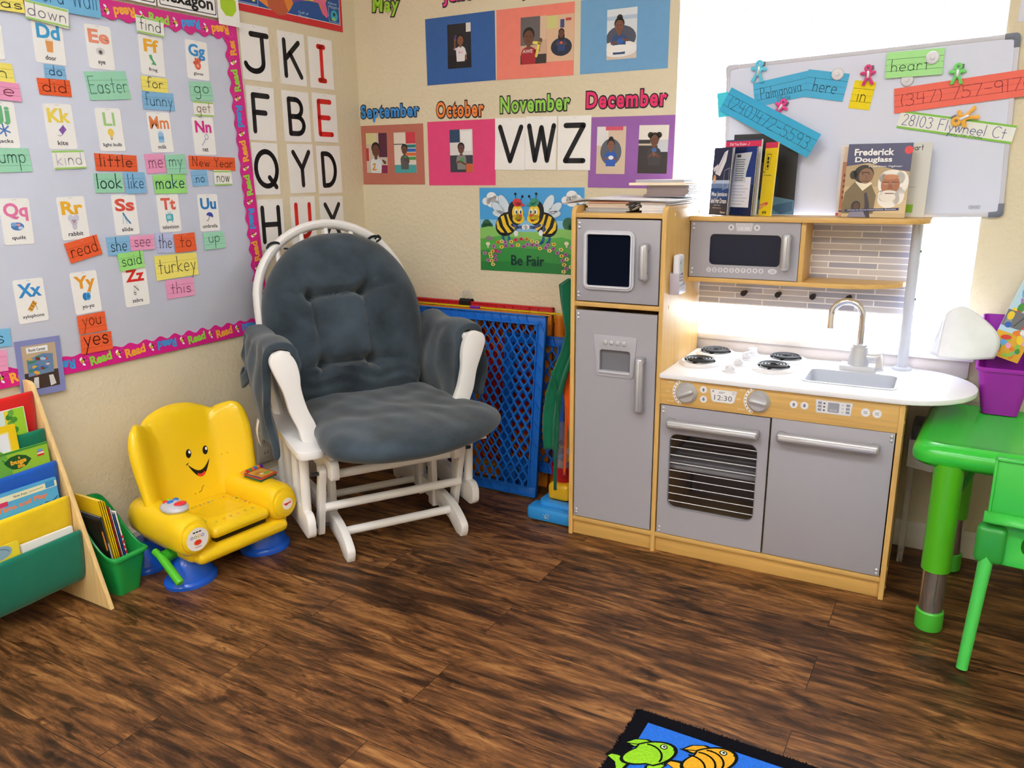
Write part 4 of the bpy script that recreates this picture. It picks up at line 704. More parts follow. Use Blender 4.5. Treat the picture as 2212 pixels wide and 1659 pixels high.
# ================================================================ toy kitchen
KX, KY, KR = 1.1303, -.4251, .0271
KD = .383
WOOD, WOODE, GREY, WHITE = '#dcb168', '#d9ad62', '#a9a7b0', '#f1f1f6'
kit = thing('toy_kitchen', 'wooden toy kitchen with grey doors and white counter under the window', 'play kitchen', (KX, KY, 0), KR)
def K(name, mb, mat='wood', par=None, **kw): return obj(name, mb, mat, par or kit, **kw)
# side panels, rounded at the top corners
def side(x0, x1, h=1.04, r=.028, d=KD):
    out = [(0, 0)]+[(d, 0), (d, h)][:2]
    out = [(0, 0), (d, 0)]+arc(d-r, h-r, r, r, 0, 90, 5)+arc(r, h-r, r, r, 90, 180, 5)
    M = Matrix(((0, 0, 1, 0), (1, 0, 0, 0), (0, 1, 0, 0), (0, 0, 0, 1)))
    return MB().plate(out, x0, x1, WOOD, M=M, b=.0015)
K('side_panel', side(0, .0135), 'wood_upright'); K('side_panel', side(.2755, .289), 'wood_upright'); K('side_panel', side(.9215, .935, .5535, .004), 'wood_upright')
K('top_board', MB().box(.0135, .2755, .003, KD, 1.0055, 1.0185, WOOD, .001)); K('middle_board', MB().box(.0135, .2755, .002, KD, .7455, .759, WOOD, .001))
K('base_board', MB().box(.0135, .9215, .001, KD, .0505, .0635, WOOD, .001)); K('toe_board', MB().box(.0135, .9215, .012, .024, 0, .0505, WOODE, .001))
K('back_panel', MB().box(.0135, .2755, KD-.006, KD, .05, 1.03, '#c9a05c').box(.289, .9215, KD-.006, KD, .05, .553, '#4a4038'), 'wood_upright')
K('divider_panel', MB().box(.6025, .6095, .02, KD-.006, .0635, .47, '#8a7046'), 'wood_upright')
cp = K('control_panel', MB().box(.289, .9215, -.001, .012, .4745, .5535, WOOD, .001))
def screws(par, pts, y):
    for x, z in pts: obj('hinge_screw', MB().ellipsoid((x, y, z), (.0048, .003, .0048), '#d6d6dc', 10, 6), 'brushed_metal', par)
def bar_h(par, x0, x1, z, y):      # horizontal pull
    mb = MB(); mb.box(x0, x1, y-.036, y-.018, z-.0135, z+.0135, '#bfc0c6', .009, 3)
    mb.box(x0+.006, x1-.006, y-.040, y-.03, z-.006, z+.006, '#cfd0d6', .003)
    for a in (x0, x1-.022): mb.box(a, a+.022, y-.026, y, z-.013, z+.013, '#b4b5bb', .006)
    obj('handle', mb, 'brushed_metal', par)
def bar_v(par, x, z0, z1, y):
    mb = MB(); mb.box(x-.0125, x+.0125, y-.036, y-.018, z0, z1, '#bfc0c6', .009, 3); mb.box(x-.005, x+.005, y-.040, y-.03, z0+.006, z1-.006, '#cfd0d6', .003)
    for a in (z0, z1-.022): mb.box(x-.012, x+.012, y-.026, y, a, a+.022, '#b4b5bb', .006)
    obj('handle', mb, 'brushed_metal', par)
# freezer door with chalkboard
d = K('freezer_door', MB().box(.0185, .2715, .001, .013, .7625, 1.0015, GREY, .001), 'silver_paint')
o = rrect(.0415, .2005, .798, .971, .02); i_ = rrect(.0545, .1875, .811, .958, .006); m2 = rrect(.048, .194, .8045, .9645, .014)
f = obj('chalkboard', MB().box(.05, .192, -.003, .001, .806, .963, '#060f20'), 'chalkboard', d)
obj('chalkboard_frame', MB().plate(o, 0, .009, '#c6c8d2', holes=[i_], M=fr(.001), b=.003).plate(m2, .009, .013, '#d9dbe4', holes=[rrect(.0535, .1885, .810, .959, .007)], M=fr(.001), b=.0015), 'silver_paint', d)
bar_v(d, .233, .832, .938, .001); screws(d, [(.026, .990), (.026, .978), (.026, .787), (.026, .776)], .0005)
# fridge door with dispenser
d = K('fridge_door', MB().plate([(.0185, .0675), (.2715, .0675), (.2715, .7335), (.0185, .7335)], 0, .012, GREY, holes=[rrect(.098, .194, .552, .620, .008)], M=fr(.013)), 'silver_paint')
tp = [(.0775, .664), (.2135, .664), (.2125, .648), (.2055, .545), (.199, .538), (.094, .538), (.089, .545), (.0785, .648)]
obj('dispenser_frame', MB().plate(tp, 0, .003, '#b6b6bf', holes=[rrect(.098, .194, .552, .620, .008)], M=fr(.001), b=.001)
    .box(.096, .196, .011, .013, .550, .622, '#77777f').box(.096, .099, .001, .013, .55, .622, '#8a8a92').box(.193, .196, .001, .013, .55, .622, '#8a8a92').box(.097, .195, -.006, .012, .549, .556, '#c8c8d0', .001), 'silver_paint', d)
for k in range(4): obj('dispenser_button', MB().box(.110+k*.0195, .1225+k*.0195, -.006, -.001, .636, .649, '#cfd0d8', .002), 'brushed_metal', d)
bar_v(d, .231, .443, .610, .001); screws(d, [(.026, .722), (.026, .710), (.026, .090), (.026, .079)], .0005)
# oven door
win_ = rrect(.3245, .576, .1555, .387, .022)
d = K('oven_door', MB().plate([(.2935, .0665), (.6045, .0665), (.6045, .4715), (.2935, .4715)], 0, .012, GREY, holes=[win_], M=fr(.013)), 'silver_paint')
g = obj('oven_window', MB().box(.321, .580, .008, .0095, .152, .390, '#22232b'), 'tinted_plastic', d)
ln = MB()
for k in range(9): z = .174+k*.0243; ln.rect(.325, .5755, z-.0012, z+.0012, '#eeeef2', .0053, M=fr(.013))
obj('window_lines', ln, 'card', d)
obj('window_rim', MB().plate(rrect(.3225, .578, .1535, .389, .024), 0, .0012, '#8b8a94', holes=[win_], M=fr(.001)), 'silver_paint', d)
bar_h(d, .3185, .581, .4235, .001); screws(d, [(.301, .462), (.301, .451), (.302, .085), (.302, .074)], .0005)
rk = MB(); 
for k in range(8): rk.box(.292, .600, .05+k*.038, .072+k*.038, .271, .276, '#d9d9e2')
rk.box(.292, .600, .035, .05, .266, .278, '#d2d2da', .002).box(.292, .3, .05, .35, .266, .276, '#b9b9c2').box(.592, .6, .05, .35, .266, .276, '#b9b9c2')
K('oven_rack', rk, 'silver_paint')
K('oven_liner', MB().box(.3, .6, KD-.012, KD-.007, .0635, .47, '#a79ca8'), 'silver_paint')
K('oven_vent_hole', MB().cyl((.43, KD-.0125, .20), (.43, KD-.0118, .20), .018, '#2a2630', n=20), 'rubber')
# dishwasher door
d = K('dishwasher_door', MB().box(.6095, .9185, .001, .013, .0665, .4735, GREY, .001), 'silver_paint')
bar_h(d, .628, .887, .4285, .001); screws(d, [(.911, .464), (.911, .452), (.911, .085), (.911, .074)], .0005)
for z in (.535, .50, .085, .03): K('panel_screw', MB().ellipsoid((.935, .02, z), (.003, .006, .006), '#d8b060', 8, 6), 'plastic')
for v, z in ((.075, 1.012), (.33, 1.012), (.05, .752), (.35, .75)): K('panel_screw', MB().ellipsoid((.289, v, z), (.002, .005, .006), '#e3c173', 8, 6), 'plastic')
# dials and stickers on the control panel
for u in (.3685, .572):
    kb = K('oven_dial', MB().lathe([(.031, 0), (.031, .004), (.027, .008), (.0255, .014), (.0235, .016), (0.0005, .016)], '#cfd0d5', 32, M=Matrix.Translation((u, -.001, .5165)) @ Matrix.Rotation(R(90), 4, 'X')), 'brushed_metal')
    obj('dial_grip', MB().box(-.0245, .0245, -.006, .006, .015, .024, '#c4c5ca', .004, M=Matrix.Translation((u, -.001, .5165)) @ Matrix.Rotation(R(90), 4, 'X') @ Matrix.Rotation(R(-8 if u > .5 else 25), 4, 'Z')), 'brushed_metal', kb)
F1 = fr(-.0013)
def S_(fn, *a, **k): getattr(st, fn)(*a, M=F1, **k)
def done(nm): obj(nm, st, 'gloss_print', cp)
for u in (.3685, .572):
    st = MB()
    o1 = arc(u, .5165, .042, .042, 115, 245, 14); o2 = arc(u, .5165, .034, .034, 115, 245, 14)
    for q in range(14): S_('flat', [o1[q], o1[q+1], o2[q+1], o2[q]], '#f4efe6', .0002)
    for q in range(9): t = R(120+q*15); S_('stroke', [(u+.0365*math.cos(t), .5165+.0365*math.sin(t)), (u+.0400*math.cos(t), .5165+.0400*math.sin(t))], .0022, '#2a2a2c', .0004, caps=False)
    for (dz, wd) in ((.027, .016), (0, .011), (-.029, .018)): text(st, {.027: 'warm', 0: 'bake', -.029: 'broil'}[dz], u-.053+(.006 if dz else -.003), .5165+dz, .0045, '#f6e9cc', .0004, w=wd, bold=0, M=F1)
    done('dial_scale_sticker')
for u, z, up in ((.4163, .5315, 1), (.4177, .5035, -1), (.6636, .5195, 1), (.6912, .5195, -1)):
    st = MB(); S_('disc', u, z, .0105, '#efeff2', .0002); S_('disc', u, z, .0097, '#c9cad2', .0003); S_('disc', u, z, .0090, '#efeff2', .0004)
    S_('flat', [(u-.0052, z), (u, z+.0055*up), (u+.0052, z)], '#7f8290', .0006); S_('rect', u-.0026, u+.0026, min(z, z-.0052*up), max(z, z-.0052*up), '#7f8290', .0006); done('arrow_sticker')
for u in (.8429, .8705):
    st = MB(); S_('disc', u, .5205, .0115, '#f4f4f4', .0002); S_('disc', u, .5205, .0106, '#b9bac2', .0003); S_('disc', u, .5205, .0098, '#f0f0f2', .0004)
    for k in (-1, 0, 1): S_('stroke', [(u-.005, .5205+k*.003), (u+.005, .5205+k*.003)], .0014, '#8d8f9a', .0006, caps=False)
    done('round_sticker')
st = MB()
tz = [(.4345, .537), (.511, .537), (.505, .5045), (.4985, .500), (.446, .500), (.4405, .5045)]
S_('flat', tz, '#dcdcdf', .0002); S_('flat', [((x-.4725)*.94+.4725, (z-.5185)*.9+.5185) for x, z in tz], '#efeff0', .0003)
text(st, '12:30', .4730, .5135, .0150, '#76787e', .0006, w=.050, bold=.004, M=F1)
S_('disc', .444, .531, .003, '#9a9ca4', .0006); S_('disc', .5015, .530, .0042, '#9a9ca4', .0006); S_('disc', .5015, .530, .0032, '#efeff0', .0007); S_('stroke', [(.5015, .5325), (.5015, .530), (.5035, .530)], .0006, '#9a9ca4', .0008)
S_('rect', .460, .478, .5295, .5310, '#9a9ca4', .0006); S_('rect', .460, .473, .5265, .5280, '#9a9ca4', .0006); done('clock_sticker'); st = MB()
S_('flat', [(.7185, .541), (.811, .541), (.808, .505), (.7215, .505)], '#d6d6d8', .0002); S_('flat', [(.7205, .539), (.809, .539), (.806, .507), (.7235, .507)], '#e8e8ea', .0003)
S_('flat', rrect(.750, .7785, .510, .5365, .003), '#9c9ea8', .0005); text(st, '88:08', .764, .516, .006, '#c8cad2', .0007, w=.018, bold=.01, M=F1)
for k in range(3):
    S_('rect', .725, .7345, .5295-k*.0095, .5365-k*.0095, '#9699a6', .0005); S_('rect', .795, .8045, .5295-k*.0095, .5365-k*.0095, '#9699a6', .0005)
    S_('rect', .7385, .7435, .5305-k*.0095, .5345-k*.0095, '#4a4c54', .0005); S_('rect', .784, .790, .5305-k*.0095, .5345-k*.0095, '#c9cad0', .0005)
done('display_sticker')
# counter with rounded end, sink, burners
SX0, SX1, SY0, SY1 = .664, .908, .075, .247
out = [(.2895, -.012), (.90, -.012)]+arc(.905, .1855, .192, .1975, -90, 90, 26)[1:]+[(.2895, .383)]
hole = rrect(SX0+.008, SX1-.008, SY0+.008, SY1-.008, .02)
ct = K('countertop', MB().plate(out, .5545, .5675, WHITE, holes=[hole], b=.0012), 'white_paint')
nb = len(hole); ring0 = [(x, y, .5695) for x, y in rrect(SX0, SX1, SY0, SY1, .026)]; ring1 = [(x, y, .5695) for x, y in hole]
def inset(k, z): return [((x-.786)*k+.786, (y-.161)*k+.161, z) for x, y in hole]
sk = MB(); rings = [[(x, y, .5676) for x, y, z in ring0], ring0, ring1, inset(.97, .55), inset(.93, .515), inset(.86, .508)]
sk.ring_loft(rings, '#c3c8d4', cap=False); sk.add(inset(.86, .508), [tuple(range(nb))], '#c3c8d4')
K('sink', sk, 'silver_paint')
for (u, v) in ((.358, .165), (.368, .318), (.583, .320), (.572, .185)):
    b = K('burner', MB().lathe([(.0625, 0), (.0625, .003), (.058, .008), (.052, .0095), (.047, .006), (.0005, .006)], '#ececf2', 36, M=Matrix.Translation((u, v, .5675))), 'white_paint')
    sp = [(u+(.010+.0095*t/ (2*math.pi))*math.cos(t), v+(.010+.0095*t/(2*math.pi))*math.sin(t), .5815) for t in [k*2*math.pi/22 for k in range(22*3+14)]]
    co_ = MB().tube(sp, .0036, '#17181d', 8, ref=(0, 0, 1))
    for a in (20, 140, 260): co_.box(.008, .046, -.002, .002, .574, .579, '#17181d', M=Matrix.Translation((u, v, 0)) @ Matrix.Rotation(R(a), 4, 'Z'))
    obj('burner_coil', co_, 'rubber', b)
for i, (u, v) in enumerate(((.4741, .3557), (.4716, .288), (.4674, .195), (.4634, .105))):
    kb = K('burner_knob', MB().lathe([(.0225, 0), (.0225, .0025), (.019, .005), (.0005, .006)], '#dcdce4', 24, M=Matrix.Translation((u, v, .5675))), 'silver_paint')
    obj('knob_grip', MB().lathe([(.0150, .005), (.0145, .012), (.010, .017), (.0005, .019)], '#d3d3dc', 20, M=Matrix.Translation((u, v, .5675))).box(-.015, .015, -.0045, .0045, .010, .0235, '#dedee6', .004, M=Matrix.Translation((u, v, .5675)) @ Matrix.Rotation(R(35+i*20), 4, 'Z')), 'silver_paint', kb)
fa = K('faucet', MB().box(.742, .842, .262, .325, .5675, .582, '#d0d2da', .003), 'silver_paint')
obj('faucet_body', MB().lathe([(.029, .582), (.0285, .592), (.0235, .628), (.023, .634), (.020, .6345), (.020, .642), (.0005, .642)], '#c9ccd4', 28, M=Matrix.Translation((.790, .296, 0))), 'brushed_metal', fa)
gp = [(.790, .296, .64), (.790, .296, .70)]+[(.748+.042*math.cos(R(a)), .296-.006*(a/180), .722+.043*math.sin(R(a))) for a in range(0, 181, 12)]+[(.706, .288, .705), (.706, .287, .684)]
obj('faucet_spout', MB().tube(gp, .0098, '#dfe1e6', 14), 'chrome', fa)
obj('faucet_lever', MB().cyl((.812, .292, .607), (.838, .288, .607), .0105, '#d9dbe2').cyl((.836, .288, .607), (.853, .284, .611), .013, '#e3e5ec').tube([(.846, .286, .611), (.850, .262, .596), (.850, .250, .580)], [.010, .010, .012], '#dfe1e8', 12), 'brushed_metal', fa)
K('support_pole', MB().cyl((.905, .344, .5675), (.905, .344, .990), .0145, '#c4c8d4', n=24).lathe([(.026, 0), (.026, .006), (.022, .009), (.016, .010)], '#c4c8d4', 28, M=Matrix.Translation((.905, .344, .5675))), 'silver_paint')
for z in (.91, .775): K('pole_screw', MB().ellipsoid((.9192, .340, z), (.003, .004, .004), '#5a5f6c', 8, 6), 'rubber')
# upper unit
sh = [(.2895, .224), (.86, .224)]+arc(.86, .300, .078, .076, -90, 0, 8)[1:]+[(.938, .384), (.2895, .384)]
K('top_shelf', MB().plate(sh, .9895, .1003*10, WOOD, b=.001))
sh2 = [(.2895, .232), (.70, .232)]+arc(.70, .372, .190, .140, -90, 0, 12)[1:]+[(.2895, .372)]
K('lower_shelf', MB().plate(sh2, .8075, .8205, WOOD, b=.001))
K('microwave_side', MB().box(.6105, .6235, .236, .372, .8205, .9895, WOOD, .001), 'wood_upright')
mwin = rrect(.3520, .5585, .8605, .9515, .013)
d = K('microwave_door', MB().plate([(.2925, .8225), (.6095, .8225), (.6095, .9885), (.2925, .9885)], 0, .012, GREY, holes=[mwin], M=fr(.244)), 'silver_paint')
obj('microwave_window', MB().box(.350, .5605, .239, .2405, .8585, .9535, '#151d36'), 'dark_gloss', d)
bar_v(d, .577, .855, .957, .232); screws(d, [(.3005, .979), (.3005, .9675), (.3005, .847), (.3005, .835)], .2315)
ms_ = MB(); F2 = fr(.2317)
ms_.flat([(.4265, .9845), (.4755, .9845), (.4720, .962), (.4305, .962)], '#d9dade', .0002, M=F2); ms_.flat([(.4285, .983), (.4735, .983), (.4705, .9635), (.4320, .9635)], '#c6c6cd', .0003, M=F2)
text(ms_, '12:30', .451, .9695, .0082, '#f4f4f6', .0005, w=.031, bold=.004, M=F2)
for u in (.413, .488): ms_.disc(u, .972, .0088, '#d6d7dd', .0002, M=F2); ms_.disc(u, .972, .0026, '#7a7d88', .0004, .0042, M=F2)
for k, ch in enumerate('1234567890'):
    u = .3530+k*.01715; ms_.disc(u, .8445+k*.0003, .0075, '#d3d3da', .0002, M=F2); text(ms_, ch, u, .8445+k*.0003, .0075, '#5a5d66', .0004, bold=.01, M=F2)
ms_.disc(.540, .8475, .0130, '#d9d9df', .0002, .0075, M=F2); text(ms_, 'COOK', .540, .8497, .003, '#5a5d66', .0004, w=.013, bold=.01, M=F2); text(ms_, 'START', .540, .8452, .003, '#5a5d66', .0004, w=.014, bold=.01, M=F2)
obj('microwave_stickers', ms_, 'gloss_print', d)
tm = bpy.data.materials.new('brick_tile'); N, L, P = nodes(tm)
tc = N.new('ShaderNodeTexCoord'); sp_ = N.new('ShaderNodeSeparateXYZ'); cb = N.new('ShaderNodeCombineXYZ'); L.new(tc.outputs['Object'], sp_.inputs[0]); L.new(sp_.outputs['X'], cb.inputs['X']); L.new(sp_.outputs['Z'], cb.inputs['Y'])
br = N.new('ShaderNodeTexBrick'); br.offset = .37; br.offset_frequency = 2; br.inputs['Scale'].default_value = 1; br.inputs['Brick Width'].default_value = .135; br.inputs['Row Height'].default_value = .0181
br.inputs['Mortar Size'].default_value = .0018; br.inputs['Mortar Smooth'].default_value = .1; br.inputs['Bias'].default_value = -.1
br.inputs['Color1'].default_value = lin('#cdc8cb'); br.inputs['Color2'].default_value = lin('#9fa2b8'); br.inputs['Mortar'].default_value = lin('#f2f0f2')
L.new(cb.outputs[0], br.inputs['Vector']); L.new(br.outputs['Color'], P.inputs['Base Color']); P.inputs['Roughness'].default_value = .35; MATS['brick_tile'] = tm
K('backsplash', MB().box(.2895, .896, .372, .384, .722, .9895, '#b0aaaa'), 'brick_tile')
for u, z in ((.4379, .7635), (.5413, .765), (.6423, .765), (.7434, .767)):
    K('utensil_hook', MB().cyl((u, .372, z), (u, .345, z), .0062, '#2a2226', n=14).cyl((u, .346, z), (u, .334, z), .0085, '#1e181c', n=16), 'rubber')
# ---- toy phone in its cradle on the tower's side
TP = Matrix.Translation((KX, KY, 0)) @ Matrix.Rotation(KR, 4, 'Z')
ph = thing('toy_phone', 'white toy phone in a grey cradle on the side of the play kitchen tower', 'toy phone', M=TP @ Matrix.Translation((.289, .078, .79)))
obj('cradle', MB().box(.0005, .030, -.034, .034, 0, .010, '#bcb6c4', .003).box(.0005, .005, -.034, .034, 0, .062, '#bcb6c4', .002).box(.0005, .030, -.036, -.029, 0, .060, '#bcb6c4', .003).box(.0005, .030, .029, .036, 0, .030, '#bcb6c4', .003).box(.026, .031, -.034, .034, 0, .024, '#c6c2d0', .002), 'plastic', ph)
hs = obj('handset', MB().box(.006, .025, -.026, .026, .011, .112, '#e4e4ee', .006, 3), 'plastic', ph)
MSide = Matrix(((0, 0, 1, 0), (1, 0, 0, 0), (0, 1, 0, 0), (0, 0, 0, 1)))
pk = MB(); pk.rect(-.016, .016, .062, .098, '#c9d3cf', .0254, M=MSide)
for rr in range(3):
    for c in range(3): pk.rect(-.015+c*.011, -.007+c*.011, .035+rr*.009, .041+rr*.009, '#8d90a0', .0254, M=MSide)
pk.rect(.002, .012, .052, .060, '#2c2c34', .0255, M=MSide); pk.rect(-.014, -.008, .085, .093, '#4a4c55', .0256, M=MSide)
obj('keypad', pk, 'gloss_print', hs)
# ================================================================ glider chair
def pillow(outline, cen, hT, hB, col, mb=None, e=.35, rings=9, fn=None):
    """closed cushion from a 2-D outline; fn maps (a, b, c) to a point"""
    mb = mb or MB(); fn = fn or (lambda a, b, c: (a, b, c)); L_ = []
    for k in range(-rings, rings+1):
        s = max(.004, 1-abs(k/rings)**1.7); c = (hT if k > 0 else -hB)*math.sqrt(max(0, 1-s**(2/e)))
        L_.append([fn(cen[0]+(p[0]-cen[0])*s, cen[1]+(p[1]-cen[1])*s, c) for p in outline])
    return mb.ring_loft(L_, col)
GA = math.atan2(.8452, .5344); GCX = -.015
MG = Matrix.Translation((.7331, -.7563, 0)) @ Matrix.Rotation(GA, 4, 'Z')
WH = '#f3f1f0'; SU = '#3a4650'
gl_ = thing('glider_chair', 'white glider rocking chair with dark grey suede cushions in the corner', 'chair', M=MG)
def GP(name, mb, mat='white_paint', par=None, **kw): return obj(name, mb, mat, par or gl_, **kw)
MYZ = Matrix(((0, 0, 1, 0), (1, 0, 0, 0), (0, 1, 0, 0), (0, 0, 0, 1)))      # local x, y -> Y, Z (thickness along X)
foot = smooth_path([(-.012, 0, 0), (-.022, .022, 0), (-.015, .048, 0), (.05, .082, 0), (.15, .098, 0), (.30, .102, 0), (.45, .098, 0), (.55, .082, 0), (.615, .048, 0), (.622, .022, 0), (.612, 0, 0)], 4)
foot = [(p.x, p.y) for p in foot]+[(.575, 0), (.52, .028), (.40, .042), (.20, .042), (.08, .028), (.025, 0)]
for sx in (-1, 1):
    x = sx*.187; GP('base_foot', MB().plate(foot[::-1], x-.0125, x+.0125, WH, M=MYZ, b=.003))
    for Y0 in (.19, .315): GP('base_post', MB().box(x-sx*.0125-.010, x-sx*.0125+.010, Y0, Y0+.042, .03, .285, WH, .003))
    xb = sx*.27+GCX                                                            # hanging side frame: lower board, spindles, seat rail
    bd = rrect(.035, .525, .072, .150, .030, 6); GP('side_board', MB().plate(bd, xb-.0125, xb+.0125, WH, M=MYZ, b=.003))
    for Y0 in (.092, .195, .30, .40): GP('spindle', MB().cyl((xb, Y0, .145), (xb, Y0-.01, .345), .0145, WH, n=14))
    GP('arm_base', MB().plate(rrect(-.012, .50, sx*.262+GCX-.042, sx*.262+GCX+.042, .028, 5), .342, .366, WH, M=Matrix(((0, 1, 0, 0), (1, 0, 0, 0), (0, 0, 1, 0), (0, 0, 0, 1))), b=.003))
    GP('swing_rail', MB().plate(rrect(.005, .52, .255, .315, .016, 4), sx*.197+GCX-.0125, sx*.197+GCX+.0125, WH, M=MYZ, b=.003))
    for (y0, z0, y1, z1) in ((.068, .272, .135, .062), (.45, .272, .42, .075)):
        d = Vector((0, y1-y0, z1-z0)); L_ = d.length; ang = math.atan2(z1-z0, y1-y0)
        M2 = Matrix.Translation((sx*.228+GCX*.6, y0, z0)) @ MYZ @ Matrix.Rotation(ang, 4, 'Z')
        lk = GP('swing_link', MB().plate(rrect(-.018, L_+.018, -.019, .019, .014, 4), -.010, .010, WH, M=M2, b=.003))
        obj('link_bolt', MB().cyl((sx*.2+GCX*.6, y0, z0-.004), (sx*.262+GCX*.6, y0, z0-.004), .006, '#3a3c42', n=10).cyl((sx*.2+GCX*.6, y1, z1+.008), (sx*.262+GCX*.6, y1, z1+.008), .006, '#3a3c42', n=10), 'brushed_metal', lk)
    # arm: S-shaped front board and armrest
    ol = [(-.322, .645), (-.300, .636), (-.283, .610), (-.275, .572), (-.2735, .527), (-.260, .467), (-.241, .42), (-.234, .385), (-.236, .364), (-.279, .364), (-.290, .402), (-.312, .459), (-.325, .52), (-.347, .578), (-.357, .612), (-.349, .635)]
    sp2 = [(p.x, p.y) for p in closed_path([((q[0]+.0)*(-sx)+(0 if sx < 0 else -.032), q[1], 0) for q in ol], 4)]
    am = GP('arm_front', MB().plate(sp2 if sx > 0 else sp2[::-1], -.014, .014, WH, M=Matrix.Translation((0, .10, 0)) @ FRONT, b=.004))
    xa = -.318 if sx < 0 else .288
    GP('armrest', MB().box(xa-.028, xa+.028, .11, .50, .612, .636, WH, .008))
for (Y0, z, xa, xb, r) in ((.055, .262, -.20, .185, .0135), (.085, .150, -.235, .225, .0135), (.075, .062, -.187, .187, .0135), (.40, .058, -.187, .187, .0125), (.46, .262, -.20, .185, .0125)):
    GP('cross_dowel', MB().cyl((xa+.004, Y0, z), (xb-.004, Y0, z), r, WH, n=16))
GP('seat_deck', MB().box(-.21+GCX, .21+GCX, .02, .49, .318, .340, '#d8d5d2', .002))
# back: bow, spindles, cushion in one leaning plane
TL = R(17); HX = -.028
MB_ = Matrix(((1, 0, 0, HX), (0, math.sin(TL), -math.cos(TL), .375), (0, math.cos(TL), math.sin(TL), .405), (0, 0, 0, 1)))
bow = [(-.245, -.06), (-.255, .08), (-.263, .24), (-.263, .33)]+[(.263*math.cos(R(a)), .345+.266*math.sin(R(a))) for a in range(172, 7, -8)]+[(.263, .33), (.263, .24), (.255, .08), (.245, -.06)]
GP('back_bow', MB().tube([MB_ @ Vector((p[0], p[1], -.075)) for p in bow], .0165, WH, 12, flat=1.35, ref=(1, 0, 0)))
GP('back_rail', MB().box(-.25, .25, -.075, -.035, -.10, -.05, WH, .006, M=MB_))
for a in (-.175, -.088, 0, .088, .175):
    top = .345+.266*math.sqrt(max(0, 1-(a/.263)**2)); GP('back_spindle', MB().cyl(MB_ @ Vector((a, -.05, -.075)), MB_ @ Vector((a, top-.006, -.075)), .0085, WH, n=12))
def cushion_back():
    half = [(0, -.03), (.10, -.03), (.19, -.02), (.232, .03), (.255, .12), (.272, .24), (.262, .35), (.222, .440), (.155, .515), (.075, .551)]
    out = half+[(0, .560)]+[(-a, b) for a, b in half[:0:-1]]
    out = [(p.x, p.y) for p in closed_path([(a, b, 0) for a, b in out], 5)]
    tuf = [(-.118, .342), (.060, .350), (-.108, .118), (.060, .118)]
    seg = [(0, 1), (2, 3), (0, 2), (1, 3)]
    def fn(a, b, c):
        if c > 0:
            d = 0
            for i, (ta, tb) in enumerate(tuf): d += .042*math.exp(-((a-ta)**2+(b-tb)**2)/(2*.017**2))
            for i, j in seg:
                (x0, y0), (x1, y1) = tuf[i], tuf[j]; dx, dy = x1-x0, y1-y0; t = max(0, min(1, ((a-x0)*dx+(b-y0)*dy)/(dx*dx+dy*dy)))
                q = (a-x0-t*dx)**2+(b-y0-t*dy)**2; d += (.036 if (i, j) in ((0, 1), (2, 3)) else .020)*math.exp(-q/(2*.0090**2))
            for (x0, y0), (ux, uy), ln in ((tuf[0], (-1, .25), .14), (tuf[1], (1, .12), .17), (tuf[2], (-1, -.2), .13), (tuf[3], (1, -.1), .16), (tuf[0], (-.45, 1), .09), (tuf[1], (.35, 1), .11), (tuf[1], (.75, .7), .10), (tuf[2], (-.3, -1), .08), (tuf[3], (.5, -1), .09), (tuf[3], (-.4, -1), .07), (tuf[2], (.6, .8), .07), (tuf[3], (-1, .45), .09)):
                n_ = math.hypot(ux, uy); ux, uy = ux/n_, uy/n_; t = max(0, min(ln, (a-x0)*ux+(b-y0)*uy))
                q = (a-x0-t*ux)**2+(b-y0-t*uy)**2; d += .019*(1-t/ln)*math.exp(-q/(2*.0075**2))
            w_ = .0030*math.sin(31*a+3*math.sin(17*b))*math.sin(23*b+1.3)+.0016*math.sin(57*a+44*b)+(.004*math.sin(150*b+22*a+2*math.sin(30*a)) if b < .10 else 0)
            c = max(c-d+w_*min(1, c/.03), .012*min(1, c/.02))
        return tuple(MB_ @ Vector((a, b, c-.006)))
    return pillow(out, (0, .27), .098, .045, SU, rings=52, fn=fn, e=.42)
bcu = GP('back_cushion', cushion_back(), 'suede')
for s, (a, b) in enumerate(((-.185, .528), (.165, .535))):
    tie = MB().tube([MB_ @ Vector((a+.022*math.cos(t), b+.010+.026*math.sin(t)*.4, -.075+.026*math.sin(t))) for t in [2*math.pi*k/12 for k in range(13)]], .0045, '#23272c', 8)
    lp = [(a+.03, b, -.055), (a+.048, b-.012, -.03), (a+.058, b-.03, -.03), (a+.045, b-.045, -.035), (a+.035, b-.025, -.04)] if s == 0 else [(a, b+.01, -.05), (a+.012, b+.022, -.05), (a+.022, b+.012, -.055), (a+.004, b, -.05)]
    tie.tube([MB_ @ p for p in smooth_path(lp, 4)], .0035, '#23272c', 8)
    obj('cushion_tie', tie, 'cloth', bcu)
def cushion_seat():
    out = [(-.10, .43), (-.205, .42), (-.235, .24), (-.248, .08), (-.262, -.04), (-.245, -.135), (-.16, -.205), (-.04, -.228), (.08, -.212), (.20, -.155), (.295, -.07), (.318, .0), (.285, .08), (.252, .22), (.225, .40), (.10, .43)]
    out = [(p.x, p.y) for p in closed_path([(a, b, 0) for a, b in out], 5)]
    def fn(a, b, c):
        if c > 0: c += .0042*math.sin(22*a+2*math.sin(15*b))*math.sin(19*b+.7)*min(1, c/.03)+.0012*math.sin(70*a+30*b)*min(1, c/.03)+.012*math.exp(-((a+.02)**2+(b+.03)**2)/.03)
        return (a, b, .388+c+(.02*max(0, b-.1)))
    return pillow(out, (.0, .1), .046, .042, SU, rings=24, fn=fn, e=.30)
GP('seat_cushion', cushion_seat(), 'suede')
